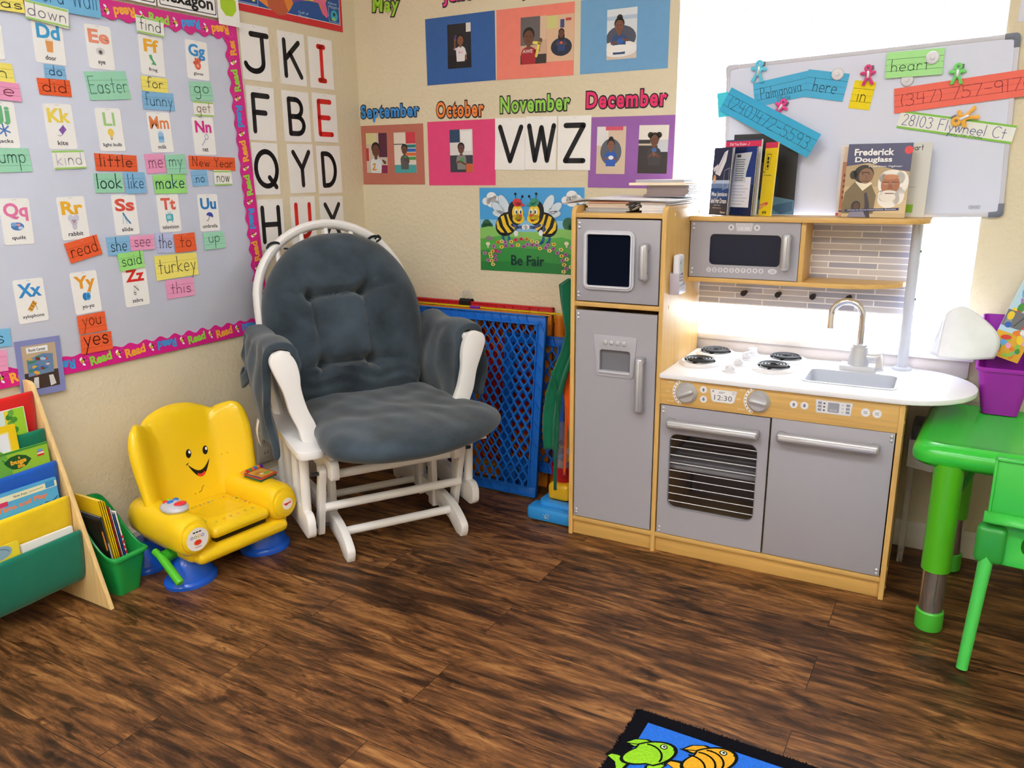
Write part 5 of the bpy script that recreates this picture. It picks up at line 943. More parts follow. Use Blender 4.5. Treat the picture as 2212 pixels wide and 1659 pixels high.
def arm_pad(sx):
    xa = -.318 if sx < 0 else .288
    mb = MB(); nu, nv = 40, 40
    def fn(u, v):
        Y0 = .122+.33*u; wob = (.005*math.sin(9*u+5*v)+.004*math.sin(23*u+2)+.003*math.sin(31*v+7*u))*(1 if sx < 0 else .4)+(0 if sx < 0 else .004*math.sin(16*v+9*u))
        if sx < 0: ib, ob = .53, .305+.21*u+.014*math.sin(14*u)
        else: ib, ob = .385+.02*math.sin(5*u), .42
        topz = .650+.007*math.sin(7*u)
        if v < .42:                      # inner fall
            t = v/.42; X = .034+.022*math.sin(math.pi*t)*(1.3 if sx > 0 else .6)*(.25+.75*min(1, u*3))+wob; Z = ib+(topz-.012-ib)*t
            if sx > 0: Y0 += .06*(1-t)*u
        elif v < .62:
            t = (v-.42)/.20; A = math.pi*t; X = .034*math.cos(A); Z = topz-.012+.016*math.sin(A)
        else:
            t = (v-.62)/.38; X = -.034-.014*math.sin(math.pi*min(1, t*1.1))-wob-.004*t; Z = topz-.012+(ob-topz+.012)*t
            if sx < 0: Y0 += .03*math.sin(3*t)*(.5-u)
        return (xa-sx*X, Y0, Z)
    mb.grid(fn, nu, nv, SU); return mb
for sx in (-1, 1):
    pad = GP('arm_pad', arm_pad(sx), 'suede', solid=.022, subsurf=1)
    if sx < 0:
        lp = MB().grid(lambda u, v: (-.372-.016*math.sin(math.pi*u), .36+.09*u, .505-.03*math.sin(math.pi*u)+.05*v*(1-.4*u)), 12, 5, SU)
        obj('pad_pocket', lp, 'suede', pad, solid=.008)
        obj('care_tag', MB().grid(lambda u, v: (-.362-.008*math.sin(3*v), .315+.03*u, .385-.085*v), 2, 8, '#efe6e0'), 'cloth', pad, solid=.0008)
GP('care_tag', MB().box(.315, .338, .12, .122, .268, .31, '#eeece8'), 'cloth')

# ================================================================ yellow toy chair
MYC = Matrix.Translation((.3885, -1.119, 0)) @ Matrix.Rotation(math.atan2(.9927, .12), 4, 'Z')
YE = '#fbd21f'; BLU = '#1d5fd8'
yc = thing('toy_chair', 'yellow smiling toddler activity chair on blue feet by the left wall', 'toy chair', M=MYC)
def YP(name, mb, mat='shiny_plastic', par=None, **kw): return obj(name, mb, mat, par or yc, **kw)
def ysurf(X, z):
    ax = abs(X-.012); t = max(0, min(1, (ax-.085)/.10)); wing = t*t*(3-2*t)
    return .205+.20*(z-.14)-.075*wing
def yback():
    h = [(0, .462), (.05, .456), (.095, .438), (.116, .428), (.138, .440), (.162, .446), (.184, .428), (.197, .385), (.197, .32), (.190, .25), (.184, .18), (.165, .125), (.10, .11), (0, .11)]
    out = [(.012-a, b) for a, b in h]+[(.012+a, b) for a, b in h[-2:0:-1]]
    out = [(p.x, p.y) for p in closed_path([(a, b, 0) for a, b in out], 4)]
    return pillow(out, (.012, .27), .024, .030, YE, rings=14, e=.25, fn=lambda a, b, c: (a, ysurf(a, b)-c+.02, b))
bk = YP('seat_back', yback())
def on_b(pts, off): return [(a, ysurf(a, b)-.0045-off, b) for a, b in pts]
def dface(pts, col, off=.0): dm.add(on_b(pts, off), [tuple(range(len(pts)))], col)
def ell(cx, cz, rx, rz, rot=0, k=18): return [(cx+rx*math.cos(t)*math.cos(R(rot))-rz*math.sin(t)*math.sin(R(rot)), cz+rx*math.cos(t)*math.sin(R(rot))+rz*math.sin(t)*math.cos(R(rot))) for t in [2*math.pi*i/k for i in range(k)]]
EX = [(.0145, .3125), (.0705, .3085)]
for (ex, ez) in EX:
    dm = MB(); dface(ell(ex, ez, .0090, .0135, -12), '#15120c'); dface(ell(ex+.0035, ez+.004, .0036, .005), '#ffffff', .0006); YP('eye', dm, 'gloss_print', bk)
dm = MB(); ml, mr, mbz = (.003, .282), (.079, .281), .25
up = [(ml[0]+(mr[0]-ml[0])*t, ml[1]-.028*math.sin(math.pi*t)) for t in [i/12 for i in range(13)]]
lo = [(ml[0]+(mr[0]-ml[0])*t, ml[1]-.048*math.sin(math.pi*t)**.9) for t in [i/12 for i in range(13)]]
for i in range(12): dface([up[i], up[i+1], lo[i+1], lo[i]], '#15120c')
for i in range(4, 8): dface([(lo[i][0], lo[i][1]+.009), (lo[i+1][0], lo[i+1][1]+.009), lo[i+1], lo[i]], '#e8402e', .0008)
dface(ell(ml[0], ml[1]+.001, .0055, .0014, 30), '#15120c', .0004)
YP('mouth', dm, 'gloss_print', bk)
dm = MB()
for q in ([(.098, .268), (.101, .275), (.104, .268), (.108, .276), (.113, .278)], [(.116, .283), (.119, .284)], [(.130, .287), (.132, .288)], [(.02, .19), (.03, .192), (.034, .202), (.042, .206)], [(.005, .190), (.010, .189)]):
    for (p, q2) in zip(q[:-1], q[1:]):
        d = Vector((q2[0]-p[0], q2[1]-p[1])); n_ = Vector((-d.y, d.x)).normalized()*.0008
        dface([(p[0]-n_.x, p[1]-n_.y), (q2[0]-n_.x, q2[1]-n_.y), (q2[0]+n_.x, q2[1]+n_.y), (p[0]+n_.x, p[1]+n_.y)], '#4a3a10')
YP('pen_scribbles', dm, 'gloss_print', bk)
YP('seat_body', MB().box(-.158, .178, .02, .275, .078, .150, YE, .035, 5).box(-.145, .165, -.032, .05, .074, .117, YE, .022, 5).box(-.16, -.10, -.012, .1, .078, .17, YE, .025, 5).box(.12, .18, -.012, .1, .078, .17, YE, .025, 5), subsurf=0)
YP('slot_opening', MB().box(-.07, .10, -.002, .03, .112, .134, '#17120c'))
ld = YP('seat_lid', MB().box(-.088, .108, -.022, .215, .132, .168, YE, .020, 5))
tx = MB()
for i, (ch, c) in enumerate(zip('ABCDEFGHIJKLMNOPQRSTUVWXYZ', ['#e0402a', '#3a8ac8', '#4aa84a', '#e87a2a', '#7a4aa8']*6)):
    if i < 11: x, y = -.062+.0136*i, .165
    elif i < 16: x, y = .090, .145-.022*(i-11)
    elif i < 22: x, y = .072-.0245*(i-16), .018
    else: x, y = -.070, .045+.028*(i-22)
    text(tx, ch, x, y, .0085, c, .1686, bold=.03)
obj('seat_letters', tx, 'gloss_print', ld)
YP('seat_panel', MB().plate(rrect(-.05, .068, .05, .14, .014), .168, .1692, '#f8cd1c'), par=ld)
for sx in (-1, 1):
    xc = .003+sx*.150; mb = MB(); rings = []
    for (y, k) in ((-.030, .55), (-.026, .86), (-.014, .98), (.02, 1), (.10, 1.0), (.18, 1.0), (.24, .92), (.262, .6)):
        rings.append([(xc+.048*k*math.copysign(abs(math.cos(t))**.8, math.cos(t)), y, .168+.056*k*math.copysign(abs(math.sin(t))**.8, math.sin(t))+.02*max(0, y)) for t in [2*math.pi*i/24 for i in range(24)]])
    mb.ring_loft(rings, YE); ar = YP('arm', mb)
    dr = .038 if sx < 0 else .036
    obj('arm_cap', MB().lathe([(dr+.004, 0), (dr+.004, .006), (dr, .009), (.0005, .010)], YE, 28, M=Matrix.Translation((xc, -.027, .166)) @ Matrix.Rotation(R(90), 4, 'X')), 'shiny_plastic', ar)
    F3 = fr(-.0372); sg = MB()
    if sx < 0:
        sg.disc(xc, .166, .0335, '#f7f3ef', .0002, M=F3); [sg.rect(xc-.012+k*.009, xc-.005+k*.009, .1855, .1895, '#2a1f14', .0004, M=F3) for k in range(3)]
        for k, c in enumerate(('#7a6ac8', '#8ab04a', '#f0a83a', '#4a7ad8')): sg.disc(xc-.0165+k*.011, .174, .0046, c, .0004, M=F3); sg.disc(xc-.0165+k*.011, .174, .0028, '#f7f3ef', .0005, M=F3)
        sg.disc(xc, .157, .0125, '#f2b8a0', .0004, .009, M=F3); sg.disc(xc, .157, .0105, '#ee3a24', .0005, .007, M=F3); sg.rect(xc-.01, xc+.01, .1430, .1450, '#b07a9a', .0004, M=F3)
    else:
        sg.disc(xc+.004, .166, .0185, '#f3e9dc', .0002, M=F3)
        sg.flat([(xc-.010, .1685), (xc-.005, .1635), (xc, .1610), (xc+.008, .1650), (xc+.018, .1660), (xc+.018, .1740), (xc+.008, .1725), (xc, .1690), (xc-.006, .1715)], '#d8252a', .0004, M=F3)
        sg.flat([(xc-.010, .170), (xc+.018, .170), (xc+.018, .1718), (xc-.010, .1718)], '#ffffff', .0006, M=F3)
    obj('arm_sticker', sg, 'gloss_print', ar)
for (x, y) in ((-.118, .070), (.140, .070), (-.140, .255), (.160, .255)):
    YP('foot', MB().lathe([(.078, 0), (.079, .010), (.074, .017), (.069, .020), (.064, .040), (.056, .062), (.045, .080), (.036, .088), (.0005, .090)], BLU, 32, M=Matrix.Translation((x, y, 0)) @ Matrix.Rotation(R(12 if x < 0 else -12), 4, 'Z'), sq=.86))
YP('lever', MB().cyl((-.150, .075, .100), (-.196, .07, .098), .0185, '#2f9a2a').tube(smooth_path([(-.196, .105, .108), (-.200, .06, .098), (-.203, .0, .066), (-.203, -.022, .052)], 4), [.010]*4+[.0115]*8+[.009], '#54c232', 12))
rm = YP('toy_remote', MB().ellipsoid((-.140, .075, .231), (.036, .046, .017), '#c6c4ce', 22, 10))
for (dx, dy, c, r_) in ((-.012, .022, '#e8402a', .0085), (.004, .034, '#9ad83a', .0065), (-.008, .004, '#2f7ad8', .0095), (.012, .010, '#2f7ad8', .0095), (.020, .026, '#2f7ad8', .008), (.006, -.022, '#ee2f3f', .0185)):
    z0 = .231+.017*math.sqrt(max(.02, 1-(dx/.036)**2-(dy/.046)**2)); obj('remote_button', MB().ellipsoid((-.140+dx, .075+dy, z0), (r_, r_*(.85 if r_ < .012 else .75), .0045), c, 14, 8), 'shiny_plastic', rm)
MBk = Matrix.Translation((.158, .085, .234)) @ Matrix.Rotation(R(8), 4, 'Z') @ Matrix.Rotation(R(3), 4, 'X')
tb = YP('toy_book', MB().box(-.034, .034, -.034, .036, -.007, -.002, '#2a6a5a', .002, M=MBk).box(-.034, .036, -.036, .036, -.001, .004, '#c8502e', .002, M=MBk))
cv = MB(); cv.rect(-.027, .029, -.028, .028, '#d8a040', .0045, M=MBk); cv.disc(-.008, .002, .014, '#c07a3a', .0048, .010, M=MBk); cv.disc(.012, -.012, .012, '#7ab03a', .0048, .008, M=MBk); cv.disc(-.004, -.008, .007, '#f2dfb0', .005, M=MBk); cv.rect(-.034, -.028, -.034, .036, '#5a2a7a', .0046, M=MBk)
obj('book_cover', cv, 'gloss_print', tb)
rl = MB()
for k, c in enumerate(('#f0a03a', '#d8402e', '#3a9a5a', '#e8603a', '#3a7ac8', '#e88a2a', '#5a2a9a')): rl.cyl((-.034+.0115*k, .043, .003), (-.0235+.0115*k, .043, .003), .0075, c, n=12, M=MBk)
obj('bead_roller', rl, 'shiny_plastic', tb)
# ================================================================ sling book rack
RYF, RYB = -1.440, -2.062
rack = thing('book_rack', 'wooden sling book rack with coloured fabric pockets at the left edge', 'book rack', (0, RYF, 0))
def RK(name, mb, mat='wood', par=None, **kw): return obj(name, mb, mat, par or rack, **kw)
prof = [(.0145, 0), (.2577, 0)]+[(.0555+.2022*t, .5875*(1-t)) for t in (.5,)]+[(.0555, .5875), (.050, .602), (.040, .610), (.0145, .612)]
MXZ = Matrix(((1, 0, 0, 0), (0, 0, -1, 0), (0, 1, 0, 0), (0, 0, 0, 1)))
for y in (0, RYB-RYF): RK('side_panel', MB().plate(prof, 0, .012, '#ecc98c', M=Matrix.Translation((0, y, 0)) @ MXZ, b=.0015), 'wood_upright')
SL = [('red', '#e02420', .057, .583), ('green', '#0d7a5a', .0845, .4845), ('blue', '#1f5fc4', .1165, .3995), ('yellow', '#f3cf1c', .1475, .306), ('teal green', '#167a62', .179, .2135)]
for nm, c, xt, zt in SL:
    pa = smooth_path([(xt-.098, 0, zt-.02), (xt-.094, 0, zt-.06), (xt-.078, 0, zt-.125), (xt-.045, 0, zt-.152), (xt-.012, 0, zt-.130), (xt, 0, zt-.06), (xt+.003, 0, zt-.010), (xt+.001, 0, zt+.002), (xt-.004, 0, zt+.004), (xt-.009, 0, zt-.001), (xt-.0085, 0, zt-.026)], 4)
    n_ = len(pa)-1; mb = MB()
    def fn(u, v, pa=pa, n_=n_):
        p = pa[int(round(v*n_))]; s = math.sin(math.pi*u); wv = .0010*math.sin(31*u+9*v)*max(0, 1-abs(v-.5)*2.2)
        return (max(.0165, p.x+.003*s*(1 if v > .45 else 0)+wv), RYB-RYF+.001+u*(-.014+RYF-RYB-.0015), p.z-.004*s)
    mb.grid(fn, 40, n_, c)
    pk = RK('pocket', mb, 'cloth', solid=.0022); pk['label'] = nm+' fabric pocket'
    RK('rod', MB().cyl((xt-.004, -.012, zt-.004), (xt-.004, RYB-RYF, zt-.004), .0032, '#d9b476', n=10))
def rack_book(label, xb, zb, y0, y1, z1, thick, col, art, lean=19, cat='book', pages='#f4f2ec'):
    """book leaning back in a pocket: bottom front edge at (xb, zb), from y0 (right) to y1"""
    h = (z1-zb)/math.cos(R(lean)); w = y0-y1
    M = Matrix.Translation((xb, (y0+y1)/2, zb)) @ Matrix(((0, -math.sin(R(lean)), math.cos(R(lean)), 0), (1, 0, 0, 0), (0, math.cos(R(lean)), math.sin(R(lean)), 0), (0, 0, 0, 1)))
    t = thing('picture_book', label, cat, M=M, group='picture books in the sling rack')
    obj('pages', MB().box(-w/2+.002, w/2-.002, .002, h-.002, -thick, -.0012, pages), 'paper', t)
    mb = MB().box(-w/2, w/2, 0, h, -.0012, 0, col).box(-w/2, w/2, 0, h, -thick-.0012, -thick, col)
    art(mb, w, h); obj('cover', mb, 'gloss_print', t)
    return t
def art_tree(mb, w, h):
    n = .0003; mb.rect(-w/2, w/2-.045, .1*h, h-.002, '#dceef2', n); mb.rect(w/2-.052, w/2-.03, 0, h-.002, '#f2dc3a', n+.0001); mb.rect(w/2-.034, w/2-.002, 0, h, '#a6dc3a', n+.0001)
    for k in range(12): mb.disc(w/2-.036+.006*math.sin(k*2.3), h*(.3+.058*k), .0095, ('#4f9a3a', '#3f8a34', '#6ab04a')[k % 3], n+.0003+k*.00002, .008, k*40, k=7)
    mb.stroke([(w/2-.028, h*.32), (w/2-.012, h*.30)], .004, '#7a4a2a', n+.0006); mb.stroke([(w/2-.08, h*.45), (w/2-.072, h*.75), (w/2-.066, h*.5)], .0014, '#9aa8b0', n+.0004)
rack_book('tall white and lime picture book with a leafy tree against the red pocket', .0745, .40, -1.4885, -1.70, .557, .004, '#eef4ee', art_tree, 1.6)
def art_yel(mb, w, h):
    n = .0003; mb.flat(rrect(-w/2+.02, w/2-.018, 0, h-.016, .004), '#f4e48a', n); mb.rect(-w/2+.022, w/2-.022, 0, h-.02, '#eef2fa', n+.0002); mb.disc(w/2-.05, h*.55, .03, '#f6e3d6', n+.0003, .02)
rack_book('yellow-framed picture book in front of the green pocket', .1036, .32, -1.531, -1.73, .525, .003, '#f6d21e', art_yel, 2.4)
def art_bugs(mb, w, h):
    n = .0003; mb.rect(-w/2, w/2, 0, h, '#9ccc3a', n); mb.rect(-w/2, -w/2+.1, 0, h, '#4f9a4a', n+.0001); mb.rect(-w/2, w/2, h-.005, h, '#3f9a3f', n+.0002); mb.disc(-w/2+.1, h*.7, .04, '#6fb446', n+.0002, .06)
    cx, cy = w/2-.078, h-.031
    mb.flat([(cx-.037, cy+.006), (cx-.02, cy+.017), (cx, cy+.019), (cx+.02, cy+.012), (cx+.032, cy-.001), (cx+.018, cy-.014), (cx, cy-.019), (cx-.018, cy-.016), (cx-.029, cy-.006)], '#1f5a2c', n+.0004); mb.stroke([(cx-.03, cy+.006), (cx-.039, cy+.014)], .002, '#1f5a2c', n+.0004)
    text(mb, 'a', cx+.002, cy+.0105, .006, '#f3b32e', n+.0006, bold=.03); text(mb, "bugs", cx-.001, cy+.0, .0155, '#f3b32e', n+.0006, w=.040, bold=.05); text(mb, 'life', cx+.004, cy-.0115, .0095, '#f3b32e', n+.0006, w=.018, bold=.045)
    x0, y0 = w/2-.021, h-.020; mb.rect(x0-.009, x0+.009, y0-.012, y0+.0, '#d8362e', n+.0004); mb.rect(x0-.009, x0+.009, y0-.0065, y0-.002, '#f2ece4', n+.0005); mb.disc(x0, y0+.003, .007, '#6ab0e0', n+.0004, .004)
    mb.rect(-w/2+.1, w/2, 0, .02, '#3f7a34', n+.0003)
rack_book("green picture book with a dark leaf titled a bug's life in the rack", .1090, .31, -1.463, -1.70, .458, .003, '#9ccc3a', art_bugs, 2.4)
def art_play(mb, w, h):
    n = .0003; mb.rect(-w/2, w/2, 0, h, '#5ab4e4', n); mb.rect(-w/2, w/2, h-.024, h-.008, '#eef0d0', n+.0001); mb.rect(w/2-.03, w/2-.006, h-.022, h-.005, '#3f9ad8', n+.0003)
    text(mb, 'Now from', w/2-.095, h-.016, .0065, '#3a3a34', n+.0003, w=.034, bold=.01); mb.stroke([(w/2-.074, h-.0165), (w/2-.036, h-.0155)], .0022, '#b8b48a', n+.0003, caps=False)
    text(mb, 'Time and Play', w/2-.092, h-.042, .017, '#ee8a64', n+.0003, w=.128, bold=.04, rot=2); mb.rect(-w/2+.02, w/2-.128, h-.034, h-.022, '#d83a6a', n+.0003)
    mb.stroke([(w/2-.05, h-.060), (w/2-.046, h-.075), (w/2-.036, h-.058), (w/2-.02, h-.062), (w/2-.004, h-.052)], .003, '#1f5a8a', n+.0004)
rack_book('light blue picture book with orange title words in front of the blue pocket', .1375, .205, -1.471, -1.73, .367, .006, '#4fa6dc', art_play, 2)
def art_sm(mb, w, h):
    n = .0003; mb.rect(-w/2, w/2, 0, h, '#f2dc3c', n); mb.disc(w/2-.05, h-.016, .032, '#8fb0c4', n+.0002, .018); mb.stroke(arc(w/2-.05, h-.024, .026, .018, 20, 160), .002, '#5a7a90', n+.0004)
rack_book('small yellow and blue picture book in the lowest teal pocket', .169, .11, -1.606, -1.73, .248, .006, '#f2dc3c', art_sm, 2)
rack_book('white book with rounded edges in the lowest teal pocket', .169, .11, -1.466, -1.601, .232, .007, '#f3f1ee', lambda mb, w, h: None, 2)

# ================================================================ book bins
def book_bin(name, label, M, wb, wt, d0, d1, hf, hb, col):
    t = thing(name, label, 'bin', M=M); N_ = 72
    bo = closed_path([(p[0], p[1], 0) for p in rrect(-wb/2, wb/2, (d1-d0)*.5, (d1-d0)*.5+d0, .012, 3)], 1); to = [(p[0], p[1]) for p in rrect(-wt/2, wt/2, 0, d1, .016, 3)]
    def dense(pts, n):
        P = [Vector((p[0], p[1])) for p in pts]; L_ = [0]
        for i in range(len(P)): L_.append(L_[-1]+(P[(i+1) % len(P)]-P[i]).length)
        o = []; 
        for k in range(n):
            s = L_[-1]*k/n; i = max(j for j in range(len(P)) if L_[j] <= s+1e-9); q = (s-L_[i])/max(1e-9, L_[i+1]-L_[i]); o.append(P[i].lerp(P[(i+1) % len(P)], q))
        return o
    B_, T_ = dense(rrect(-wb/2, wb/2, (d1-d0)*.45, (d1-d0)*.45+d0, .012, 3), N_), dense(to, N_)
    def H(p):
        u = max(0, min(1, (p.y/d1-.10)/.8)); return hf+(hb-hf)*(u*u*(3-2*u))
    rings = []
    for v in (0, .25, .5, .75, .95, 1):
        rings.append([(b.x+(a.x-b.x)*v, b.y+(a.y-b.y)*v, H(a)*v+.0005) for a, b in zip(T_, B_)])
    inn = [[(p[0]*.955, (p[1]-d1/2)*.955+d1/2, p[2]+(.003 if i == 0 else 0)) for p in r] for i, r in enumerate(rings)][::-1]
    mb = MB().ring_loft(rings+inn, col, cap=False); mb.add(rings[0], [tuple(range(N_))[::-1]], col); mb.add(inn[-1], [tuple(range(N_))], col)
    obj('bin_body', mb, 'plastic', t)
    top = [Vector(p) for p in rings[-1]]; lip = [p+Vector((p.x*.06, (p.y-d1/2)*.06, -.003)) for p in top]; lip2 = [p+Vector((0, 0, -.006)) for p in lip]
    obj('rim', MB().ring_loft([[tuple(p+Vector((0, 0, .001))) for p in top], [tuple(p) for p in lip], [tuple(p) for p in lip2], [tuple(p+Vector((0, 0, -.007))) for p in top]], col, cap=False), 'plastic', t)
    return t
MBN = Matrix.Translation((.240, -1.357, 0)) @ Matrix.Rotation(R(93), 4, 'Z')
book_bin('book_bin', 'green plastic book bin on the floor beside the wooden rack', MBN, .070, .106, .15, .205, .124, .245, '#1fa24c')
def bin_book(label, y, x0, x1, z1, th, col, tilt, spine=None, z0=.040, group='thin books in the green bin', pages=True):
    y = -1.3625+(y+1.3655)*.80; th *= .84; tilt = 7; x0 = .088; x1 -= .006
    M = Matrix.Translation((.0, y, z0)) @ Matrix.Rotation(R(tilt), 4, 'X')
    t = thing('thin_book', label, 'book', M=M, group=group)
    h = (z1-z0)/math.cos(R(tilt))
    obj('cover', MB().box(x0, x1, -th/2, -th/2+.0012, 0, h, col).box(x0, x1, th/2-.0012, th/2, 0, h, col).box(x1-.0012, x1, -th/2, th/2, 0, h, col), 'gloss_print', t)
    obj('pages', MB().box(x0+.003, x1-.0015, -th/2+.0012, th/2-.0012, .002, h-.002, '#efece4'), 'paper', t)
    if spine:
        sp_ = MB(); spine(sp_, h, th); obj('spine_print', sp_, 'gloss_print', t, M=None)
MSP = lambda x1: Matrix(((0, 0, 1, x1+.0004), (1, 0, 0, 0), (0, 1, 0, 0), (0, 0, 0, 1)))
bin_book('black thin book furthest left in the green floor bin', -1.398, .06, .205, .232, .005, '#2a2522', 8, lambda m, h, th: m.rect(-.002, .002, .1, .16, '#d88a3a', 0, M=MSP(.199)))
bin_book('dark grey photo-covered thin book second from left in the green floor bin', -1.389, .05, .206, .240, .006, '#4a4e56', 8, lambda m, h, th: m.rect(-.002, .002, .02, .12, '#b8b4b0', 0, M=MSP(.200)))
for i, (y, z1, zz) in enumerate(((-1.3795, .288, 'leftmost'), (-1.3715, .284, 'middle'), (-1.3635, .278, 'rightmost'))):
    bin_book('yellow-spined thin book, %s of three in the green floor bin' % zz, y, .04, .207-.001*i, z1, .0072, '#f6cf1c', 8, (lambda m, h, th: text(m, 'reader', 0, .05, .0045, '#d8702a', 0, w=.05, bold=.02, rot=90, M=MSP(.199))) if i == 2 else None)
bin_book('red and white thin book right of the yellow spines in the green floor bin', -1.356, .05, .205, .262, .0055, '#c23046', 9)
bin_book('white paperback leaning between red and blue books in the green floor bin', -1.3495, .045, .204, .255, .0055, '#eeeef2', 9)
bin_book('blue thin book near the right end of the green floor bin', -1.342, .05, .203, .232, .007, '#1f56b0', 8)
bin_book('white thin book with red stripes furthest right in the green floor bin', -1.333, .04, .202, .238, .008, '#f1eeee', 6, lambda m, h, th: [m.rect(-.0035, .0035, .02+.016*k, .029+.016*k, '#d8304a', 0, M=MSP(.196)) for k in range(7)] and None)

# ================================================================ play yard panels against the back wall
def gate(label, x0, x1, z0, z1, col, yb, yt, mull=(), solid=False, extra=None, lat=None):
    L_ = z1; th = math.atan2(yt-yb, L_)
    M = Matrix.Translation((0, yb, .004)) @ Matrix.Rotation(-th, 4, 'X')
    t = thing('play_yard_panel', label, 'play gate', M=M, group='folded play yard panels')
    mb = MB(); fw = .034; d = .014
    for (a, b, c, e) in ((x0, x1, z1-fw, z1), (x0, x1, z0, z0+fw), (x0, x0+fw, z0+fw, z1-fw), (x1-fw, x1, z0+fw, z1-fw)): mb.box(a, b, -d/2+.004, d/2, c, e, col, .002)
    for m_ in mull: mb.box(m_-.017, m_+.017, -d/2+.002, d/2, z0+fw, z1-fw, col, .002)
    # raised rims and slanted ribs on the frame
    for (a, b, c, e) in ((x0, x1, z1-.004, z1), (x0, x1, z0, z0+.004), (x0, x0+.004, z0, z1), (x1-.004, x1, z0, z1), (x0+fw-.004, x1-fw+.004, z1-fw, z1-fw+.004), (x0+fw-.004, x1-fw+.004, z0+fw-.004, z0+fw), (x0+fw-.004, x0+fw, z0+fw, z1-fw), (x1-fw, x1-fw+.004, z0+fw, z1-fw)): mb.box(a, b, -d/2-.004, d/2, c, e, col)
    k = x0+fw
    while k < x1-fw-.03:
        for zc in (z1-fw/2, z0+fw/2): mb.box(-.0016, .0016, -d/2-.003, 0, -fw/2, fw/2, col, M=Matrix.Translation((k+.02, 0, zc)) @ Matrix.Rotation(R(-22), 4, 'Y'))
        k += .036
    k = z0+fw
    while k < z1-fw-.02:
        for xc in (x0+fw/2, x1-fw/2): mb.box(-.0016, .0016, -d/2-.003, 0, -fw/1.7, fw/1.7, col, M=Matrix.Translation((xc, 0, k+.02)) @ Matrix.Rotation(R(55 if int(k*1000) % 2 else -35), 4, 'Y'))
        k += .07
    obj('frame', mb, 'plastic', t)
    if lat: x0, x1, mull = lat
    bays = [x0+fw]+[v for m_ in mull for v in (m_-.017, m_+.017)]+[x1-fw]
    if lat == (): bays = []
    lt = MB()
    for a, b in zip(bays[::2], bays[1::2]):
        p = .0175; n = max(2, 2*round((b-a)/p/2)); p = (b-a)/n; per = .054
        for i in range(n+1):
            xc = a+i*p; pts = []; z = z0+fw-.004
            while z <= z1-fw+.004:
                s = math.sin(2*math.pi*z/per); s = math.copysign(abs(s)**.8, s)*(1 if i % 2 else -1)
                pts.append((max(a, min(b, xc+s*(p/2-.001))), 0, z)); z += per/10
            lt.tube(pts, .0036 if lat is None else .0022, col, 6, flat=1.3, ref=(1, 0, 0))
    if lt.v: obj('lattice', lt, 'plastic', t)
    if solid: obj('backing_sheet', MB().box(x0+.01, x1-.01, .004, .007, z0+.01, z1-.01, solid), 'plastic', t)
    if extra: extra(t)
    return t
gate('front blue lattice play yard panel leaning behind the glider', .235, .905, 0, .652, '#1c6fd0', -.222, -.140, (.575,))
def tongue(t): obj('hinge_tongue', MB().box(.888, .905, -.012, .012, .10, .55, '#1654a8', .003), 'plastic', t)
gate('second blue lattice panel peeking out behind the front blue one', .72, .972, .075, .572, '#155cb8', -.160, -.105, (), extra=lambda t: [obj('foot', MB().box(x, x+.06, -.012, .012, 0, .078, '#155cb8', .003), 'plastic', t) for x in (.725, .80)])
def knuckles(t):
    for z0, z1 in ((.56, .640), (0, .088)):
        mb = MB(); mb.cyl((.922, 0, z0), (.922, 0, z1), .0185, '#d97a1c', n=24)
        n = int((z1-z0-.02)/.0055)
        for i in range(n): mb.cyl((.922, 0, z0+.016+i*.0055), (.922, 0, z0+.0188+i*.0055), .0200, '#cf6f14', n=24)
        mb.cyl((.922, 0, z1-.006), (.922, 0, z1+.001), .0203, '#e08a22', n=24)
        obj('hinge_knuckle', mb, 'plastic', t)
    la = obj('latch', MB().box(.545, .585, -.008, .008, .640, .650, '#7a2aa8', .003), 'plastic', t); la['label'] = 'purple latch'
gate('orange lattice panel with ribbed hinge knuckles behind the blue panels', .235, .893, 0, .640, '#e0862a', -.108, -.072, (.575,), lat=(.235, .905, (.575,)), extra=knuckles)
gate('yellow lattice panel whose corner shows above the orange hinge', .26, .965, 0, .642, '#f0cc22', -.066, -.036, lat=())
gate('red lattice panel standing furthest back against the wall', .215, .8675, 0, .656, '#d3202c', -.040, -.016, (.54,), solid='#c41c28')
bc = thing('binder_clip', 'black binder clip with wire handles on the red panel top', 'clip', (.492, -.0165, .624))
obj('clip_body', MB().plate([(-.014, 0), (-.0140, .032), (-.006, .041), (.006, .041), (.0140, .032), (.014, 0), (.0125, 0), (.0125, .031), (.005, .039), (-.005, .039), (-.0125, .031), (-.0125, 0)], -.026, .026, '#16161a', M=Matrix.Translation((0, 0, .004)) @ Matrix(((0, 0, 1, 0), (1, 0, 0, 0), (0, 1, 0, 0), (0, 0, 0, 1)))), 'plastic', bc)
for x in (-.008, .010):
    obj('wire_handle', MB().tube(smooth_path([(x-.012, -.006, .02), (x-.009, -.004, .055), (x-.010, 0, .066), (x, .002, .074), (x+.010, 0, .066), (x+.009, -.004, .055), (x+.012, -.006, .02)], 4), .0015, '#c9c9cc', 6), 'brushed_metal', bc)

